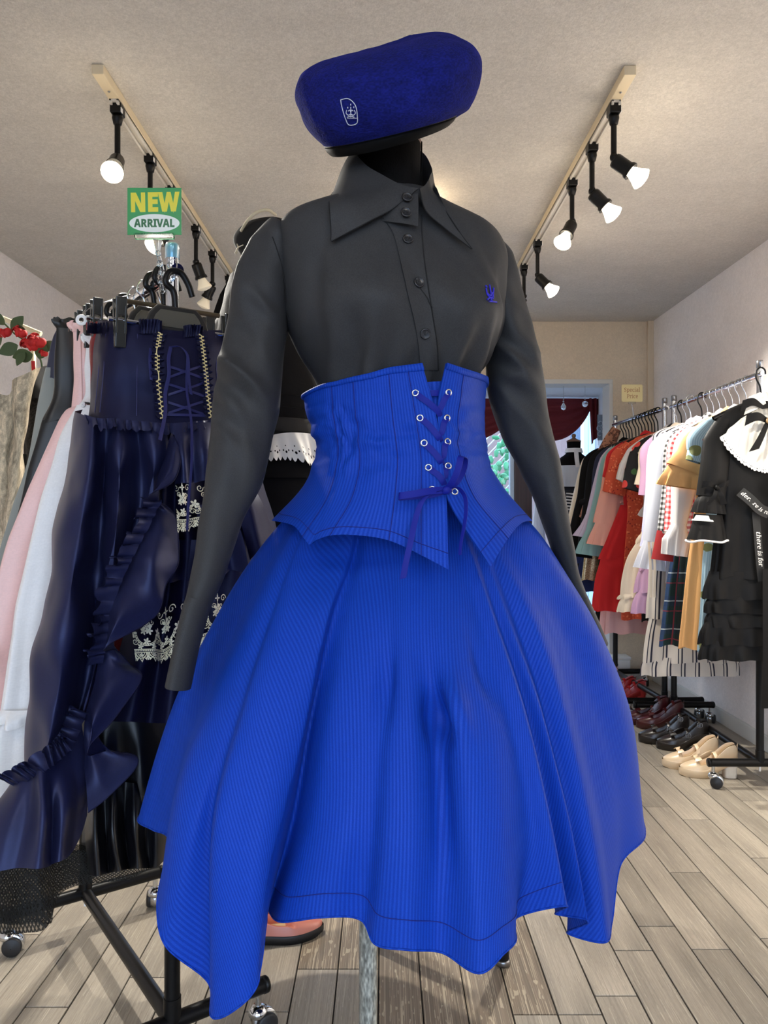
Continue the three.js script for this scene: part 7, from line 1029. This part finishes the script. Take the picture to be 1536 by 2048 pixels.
// ------------------------------------------------------------------ far left: lace dresses and rose garland by the wall
{
  const beige = (() => { const a = tile(401, 60), b = tile(402, 16), c = tile(403, 150); const t = tex(256, 256, (u, v) => { const k = 0.86 + 0.3 * (a(u, v * 0.5) - 0.5) + 0.3 * (b(u, v * 0.4) - 0.5) + 0.2 * (c(u, v) - 0.5); return [206 * k, 190 * k, 162 * k]; }); t.repeat.set(3, 3); return phy({ map: t, roughness: 0.85, sheen: 0.3, bumpMap: weaveTex, bumpScale: 0.0008 }); })();
  const t = thing('dress', 'beige lace dress with long sleeves at the left edge of the picture', 'dress', [-1.28, 1.4, -2.2]);
  const bl = (name, cols, mat, w, sd) => { const g = loftGrid(cols.map(px), 40, 8, false), gw = wob(g, w, 16, 5, sd); return part(name, gridGeo(gw, false, arcUV(gw)), mat, t); };
  bl('body', [[[-70, 800, 2.25], [-80, 950, 2.25], [-90, 1250, 2.25]], [[-20, 780, 2.18], [-22, 950, 2.15], [-30, 1250, 2.12]], [[14, 790, 2.16], [8, 950, 2.12], [0, 1250, 2.1]], [[30, 770, 2.17], [30, 930, 2.15], [26, 1250, 2.14]]], beige, 0.01, 1);
  bl('sleeve', [[[28, 762, 2.2], [20, 860, 2.17], [4, 1000, 2.13], [-6, 1120, 2.12]], [[44, 750, 2.14], [34, 850, 2.11], [22, 1000, 2.09], [16, 1110, 2.08]], [[62, 742, 2.14], [47, 850, 2.11], [40, 960, 2.1], [34, 1040, 2.1]], [[84, 734, 2.2], [58, 800, 2.18], [50, 900, 2.17], [46, 960, 2.18]]], beige, 0.008, 2);
  const b = thing('dress', 'black lace dress hanging between the beige lace dress and the grey tulle gown', 'dress', [-1.2, 1.4, -2.3]);
  const lg = loftGrid([px([[40, 790, 2.34], [44, 860, 2.33], [46, 930, 2.33], [42, 975, 2.33]]), px([[58, 778, 2.3], [58, 860, 2.29], [58, 930, 2.28], [52, 978, 2.28]]), px([[76, 770, 2.3], [76, 850, 2.29], [72, 930, 2.28], [66, 975, 2.28]]), px([[100, 760, 2.35], [100, 860, 2.35], [100, 930, 2.35], [96, 970, 2.35]])], 24, 8, false), lw = wob(lg, 0.006, 20, 10, 3);
  const blackLace = (() => { const a = tile(411, 40), c = tile(412, 90); const q = tex(256, 256, (u, v) => { const k = a(u, v) > 0.5 ? 1 : 0.0, n = c(u, v); return [lerp(18, 74, k * 0.4 + 0.3 * n), lerp(16, 66, k * 0.4 + 0.3 * n), lerp(16, 62, k * 0.4 + 0.3 * n)]; }); q.repeat.set(6, 6); return std({ map: q, roughness: 0.85 }); })();
  part('skirt', gridGeo(lw, false, arcUV(lw)), blackLace, b);
  part('shoulder', gridGeo(wob(loftGrid([px([[38, 778, 2.3], [36, 795, 2.28], [42, 800, 2.27]]), px([[52, 758, 2.26], [46, 780, 2.22], [52, 800, 2.22]]), px([[72, 738, 2.25], [68, 770, 2.21], [72, 796, 2.22]]), px([[100, 730, 2.32], [100, 770, 2.3], [100, 800, 2.3]])], 14, 8, false), 0.004, 16, 16, 5), false), velvetLike(), b);
  function velvetLike() { return phy({ color: rgb(26, 24, 23), roughness: 0.9, sheen: 0.5, sheenColor: rgb(80, 76, 72) }); }
  part('trim', [box(P(30, 925, 2.27).x, P(40, 925, 2.27).x, P(30, 945, 2.27).y, P(30, 922, 2.27).y, -2.28, -2.262), box(P(46, 905, 2.27).x, P(52, 905, 2.27).x, P(46, 930, 2.27).y, P(46, 908, 2.27).y, -2.275, -2.26)], M.blackMatte, b);
  const bust = thing('dress_form', 'black bust form at the left edge under the rose garland, shoulder in sight', 'dress form', [-1.42, 0, -2.6]);
  const RG = (rows) => rows.map(([y, a, bb]) => { const r = []; for (let i = 0; i <= 36; i++) { const q = i / 36 * 2 * Math.PI; r.push(V(-1.39 + a * Math.cos(q), y, -2.6 + bb * Math.sin(q))); } return r; });
  part('body', gridGeo(resampleRows(RG([[0.9, 0.14, 0.1], [1.15, 0.12, 0.09], [1.3, 0.15, 0.11], [1.4, 0.165, 0.1], [1.45, 0.12, 0.08], [1.48, 0.06, 0.055], [1.54, 0.05, 0.05]]), 30), true), blackFelt, bust);
  part('pole', rod(V(-1.39, 0, -2.6), V(-1.39, 0.95, -2.6), 0.014), M.steel, bust); part('base', lathe([[0.001, 0], [0.13, 0], [0.13, 0.01], [0.001, 0.025]], V(-1.39, 0, -2.6), V(0, 1, 0), 30), M.black, bust);
  part('neck_cap', lathe([[0.001, 0.03], [0.03, 0.028], [0.045, 0.012], [0.05, 0], [0.001, 0]], V(-1.39, 1.535, -2.6), V(0, 1, 0), 24), C.white, bust);
}
{ // rose garland looped along a pale batten rail on the left wall
  const t = thing('rose_garland', 'garland of red cloth roses with green leaves at the left edge', 'garland', [-1.35, 1.65, -2.55]), r = rng(44);
  const green = phy({ color: rgb(66, 84, 46), roughness: 0.6 }), redP = phy({ color: rgb(186, 26, 26), roughness: 0.7, sheen: 0.4, sheenColor: rgb(255, 90, 90) });
  const st = px([[-40, 620, 2.5], [0, 640, 2.5], [30, 668, 2.48], [62, 690, 2.47], [82, 722, 2.46], [84, 766, 2.46]]); part('vine', tube(st, 0.003, 40, 6), green, t);
  const leafShape = new THREE.Shape(); leafShape.moveTo(0, 0); leafShape.quadraticCurveTo(0.02, 0.012, 0.018, 0.03); leafShape.quadraticCurveTo(0.012, 0.046, 0, 0.056); leafShape.quadraticCurveTo(-0.012, 0.046, -0.018, 0.03); leafShape.quadraticCurveTo(-0.02, 0.012, 0, 0);
  const lg = new THREE.ExtrudeGeometry(leafShape, { depth: 0.001, bevelEnabled: false, curveSegments: 6 });
  for (const [x, y, a, k] of [[10, 650, 0.6, 1], [4, 672, 2.2, 1], [22, 660, -0.8, 1.1], [36, 690, 2.0, 1.2], [48, 700, 2.8, 1], [66, 708, 1.8, 1.3], [78, 718, -0.3, 1.1], [74, 752, 2.8, 1.2], [88, 748, -2.2, 1.1], [84, 700, -1.0, 0.9], [-4, 650, 1.4, 1], [52, 676, 0.2, 0.9]]) part('leaf', lg.clone().scale(k, k, k).rotateX((r() - 0.5) * 0.9).rotateY((r() - 0.5) * 1.2).rotateZ(a).translate(...Object.values(P(x, y, 2.46))), green, t);
  const rose = (x, y, s) => { const c = P(x, y, 2.44), g = []; for (let k = 0; k < 9; k++) { const a = k * 2.4, q = 0.006 + 0.0017 * k; g.push(new THREE.SphereGeometry(0.011 + 0.001 * k, 10, 7, 0, Math.PI * 1.1, 0.3, 1.7).rotateY(a).rotateX(0.5).translate(q * Math.cos(a) * 0.9, -0.001 * k, q * Math.sin(a) * 0.9)); } part('rose', mergeAll(g).scale(s, s, s).rotateX(0.7).rotateZ((r() - 0.5)).translate(c.x, c.y, c.z), redP, t); };
  rose(37, 660, 0.8); rose(52, 684, 0.9); rose(70, 677, 1.0); rose(4, 664, 0.8); rose(85, 704, 0.5); rose(60, 690, 0.7);
  part('ribbon', ribbon(px([[66, 722, 2.47], [68, 745, 2.47], [72, 762, 2.47]]), V(1, 0, 0), 0.012, 10), redP, t);
  const s = thing('shelf_rail', 'pale wooden rail behind the rose garland at the left wall', 'rail', [-1.5, 1.7, -2.7]);
  part('rail', rod(P(-60, 610, 2.62), P(82, 668, 2.62), 0.009, 0.009, 10), battenMat, s); part('support', box(P(64, 700, 2.62).x, P(70, 700, 2.62).x, 0, P(64, 662, 2.62).y, -2.63, -2.61), battenMat, s); part('support', box(P(-62, 620, 2.62).x, P(-55, 620, 2.62).x, 0, P(-60, 612, 2.62).y, -2.63, -2.61), battenMat, s);
}

// ------------------------------------------------------------------ show window: curtain, crystals, dressed form
{
  const velvet = phy({ color: rgb(96, 14, 24), roughness: 0.8, sheen: 0.7, sheenRoughness: 0.4, sheenColor: rgb(190, 40, 50) });
  const t = thing('curtain', 'dark red velvet swag curtain across the top of the show window', 'curtain', [0.6, 1.9, -5.72]);
  const swag = (x0, x1, yt, dip, z, sd) => { const rows = []; for (let j = 0; j <= 26; j++) { const v = j / 26, row = []; for (let i = 0; i <= 50; i++) { const u = i / 50, arc = 4 * u * (1 - u), y = yt - v * (0.05 + dip * Math.pow(arc, 0.8)), fold = Math.sin(v * 24 + arc * 1.5 + sd); row.push(V(lerp(x0, x1, u), y, z + (0.02 + 0.035 * v) * arc + 0.012 * fold * Math.sqrt(arc) * smooth(0, 0.2, v))); } rows.push(row); } return part('swag', gridGeo(rows, false, arcUV(rows)), velvet, t); };
  swag(-0.98, 0.2, 1.965, 0.3, -5.76, 0); swag(0.1, 1.02, 1.965, 0.29, -5.74, 1); swag(0.93, 1.55, 1.965, 0.27, -5.74, 2);
  const tail = (x, w, y1, zz) => { const rows = []; for (let j = 0; j <= 10; j++) { const row = []; for (let i = 0; i <= 24; i++) { const u = i / 24, v = j / 10; row.push(V(x + (u - 0.5) * w * (1 - 0.3 * v), lerp(1.965, y1 + 0.05 * Math.sin(u * 3), v), zz + 0.02 * Math.sin(u * 20))); } rows.push(row); } part('tail', gridGeo(rows, false, arcUV(rows)), velvet, t); };
  tail(1.585, 0.12, 1.62, -5.72);
  { const rows = []; for (let j = 0; j <= 10; j++) { const row = []; for (let i = 0; i <= 24; i++) { const u = i / 24, v = j / 10; row.push(V(lerp(1.6, 1.575, u), lerp(1.965, 1.62, v), lerp(-5.75, -5.5, u) + 0.012 * Math.sin(u * 22))); } rows.push(row); } part('tail', gridGeo(rows, false, arcUV(rows)), velvet, t); }
  const cr = phy({ color: rgb(225, 235, 250), roughness: 0.03, transmission: 0.9, thickness: 0.02, ior: 1.6 }), dk = phy({ color: rgb(50, 56, 74), roughness: 0.1, transmission: 0.3, thickness: 0.01, ior: 1.5 });
  [[1127, 813, 0, 'clear drop crystal hanging in the show window nearest the black sleeve'], [1170, 808, 1, 'round clear crystal ball hanging in the middle of the show window'], [1218, 806, 2, 'dark drop crystal hanging at the right edge of the show window']].forEach(([x, y, k, label]) => {
    const z = 5.22, p = P(x, y, z), c = thing('crystal', label, 'crystal', [p.x, p.y, p.z]), m = k === 2 ? dk : cr;
    if (k === 1) part('ball', new THREE.IcosahedronGeometry(0.021, 1).translate(p.x, p.y, p.z), m, c); else part('drop', lathe([[0.001, 0.028], [0.008, 0.016], [0.02, -0.004], [0.016, -0.018], [0.001, -0.026]], p, V(0, 1, 0), 7).toNonIndexed(), m, c);
    for (let b = 0; b < 3; b++) part('bead', new THREE.OctahedronGeometry(0.007 - b * 0.0012, 0).translate(p.x, p.y + 0.034 + b * 0.014, p.z), m, c);
    part('string', rod(V(p.x, p.y + 0.07, p.z), V(p.x, 1.977, p.z), 0.0011, 0.0011, 5), M.steel, c);
  });
  const or = thing('wall_ornament', 'pale wrought metal scroll ornament at the right side of the show window', 'ornament', [1.56, 1.68, -5.36]); for (let k = 0; k < 6; k++) part('scroll', tube(Array.from({ length: 9 }, (_, i) => { const a = i * 0.7 + k; const rr = 0.024 - 0.0022 * i; return V(1.505 + (k % 2) * 0.035 + rr * Math.cos(a), 1.66 + k * 0.02 + rr * Math.sin(a), -5.36); }), 0.003, 24, 5), std({ color: rgb(170, 184, 200), roughness: 0.35, metalness: 0.7 }), or);
  part('backplate', box(1.49, 1.55, 1.62, 1.8, -5.373, -5.366, 0.003), std({ color: rgb(120, 134, 150), roughness: 0.4, metalness: 0.6 }), or);
  // dressed form in the window
  const cx = 1.345, cz = -5.45, f = thing('dress_form', 'small dress form in the show window wearing a black and white outfit', 'dress form', [cx, 0.18, cz]), RG = (rows, n = 36) => rows.map(([y, a, b]) => { const r = []; for (let i = 0; i <= n; i++) { const q = i / n * 2 * Math.PI; r.push(V(cx + a * Math.cos(q), y, cz + b * Math.sin(q))); } return r; });
  part('body', gridGeo(resampleRows(RG([[0.9, 0.14, 0.1], [1.15, 0.11, 0.085], [1.35, 0.145, 0.1], [1.44, 0.15, 0.085], [1.5, 0.1, 0.065], [1.54, 0.052, 0.05], [1.62, 0.048, 0.048]]), 30), true), blackFelt, f);
  part('neck_cap', lathe([[0.001, 0.06], [0.012, 0.056], [0.016, 0.045], [0.01, 0.03], [0.03, 0.018], [0.05, 0.01], [0.05, 0], [0.001, 0]], V(cx, 1.615, cz), V(0, 1, 0), 24), std({ color: rgb(120, 86, 60), roughness: 0.5 }), f);
  part('pole', rod(V(cx, 0.19, cz), V(cx, 0.95, cz), 0.014), M.steel, f); part('base', lathe([[0.001, 0], [0.12, 0], [0.12, 0.01], [0.001, 0.02]], V(cx, 0.18, cz), V(0, 1, 0), 30), M.black, f);
  const d = thing('dress', 'black dress with a white off-shoulder frill and white lacing in the show window', 'dress', [cx, 1.3, cz]);
  const b1 = resampleRows(RG([[1.37, 0.152, 0.108], [1.25, 0.13, 0.1], [1.15, 0.118, 0.094], [1.05, 0.14, 0.12], [0.9, 0.16, 0.16], [0.62, 0.17, 0.2]]), 30); part('body', gridGeo(b1, true), cloth(rgb(24, 26, 36)), d);
  const fr = [0, 1, 2, 3].map((k) => { const r = []; for (let i = 0; i <= 160; i++) { const q = i / 160 * 2 * Math.PI, ff = k / 3, wv = Math.sin(i * 0.5) * 0.01 * ff; r.push(V(cx + (0.165 + 0.045 * ff + wv) * Math.cos(q), 1.445 - 0.15 * ff, cz + (0.11 + 0.05 * ff + wv) * Math.sin(q))); } return r; }); part('frill', gridGeo(fr, true, arcUV(fr)), C.sheer, d);
  const ch = RG([[1.57, 0.056, 0.056], [1.54, 0.064, 0.064]]); part('choker', gridGeo(ch, true), C.white, d); part('tie', ribbon([V(cx, 1.55, cz + 0.066), V(cx - 0.004, 1.49, cz + 0.1), V(cx - 0.002, 1.43, cz + 0.125)], XD, 0.03, 10), C.white, d);
  for (let k = 0; k < 6; k++) part('lacing', [tube([V(cx - 0.075, 1.25 - k * 0.022, cz + 0.09), V(cx, 1.245 - k * 0.022, cz + 0.11), V(cx + 0.075, 1.25 - k * 0.022, cz + 0.09)], 0.0055, 12, 6), tube([V(cx - 0.07, 1.25 - k * 0.022, cz + 0.094), V(cx, 1.236 - k * 0.022, cz + 0.112), V(cx + 0.07, 1.228 - k * 0.022, cz + 0.094)], 0.004, 12, 6)], C.white, d);
  const v = thing('veil', 'white gauze veil draped low in the show window behind the black sleeve', 'veil', [1.08, 1.05, -5.4]), vr = [0, 1, 2, 3, 4].map((k) => { const r = []; for (let i = 0; i <= 60; i++) { const q = i / 60 * 2 * Math.PI; const a = 0.02 + 0.03 * k + 0.004 * Math.sin(i * 1.1) * k * 0.4; r.push(V(1.09 + a * Math.cos(q), 1.2 - 0.255 * k, -5.45 + a * 0.8 * Math.sin(q))); } return r; }); part('gauze', gridGeo(vr, true, arcUV(vr)), C.sheer, v);
  const bx = thing('white_box', 'small white box on the floor at the far wall under the second right rack', 'box', [1.54, 0, -5.03]); part('box', [box(1.5, 1.6, 0.0, 0.16, -5.1, -4.99, 0.006)], M.white, bx); part('lid', [box(1.495, 1.605, 0.16, 0.18, -5.105, -4.985, 0.006)], M.white, bx);
}
renderer.render(scene, camera);
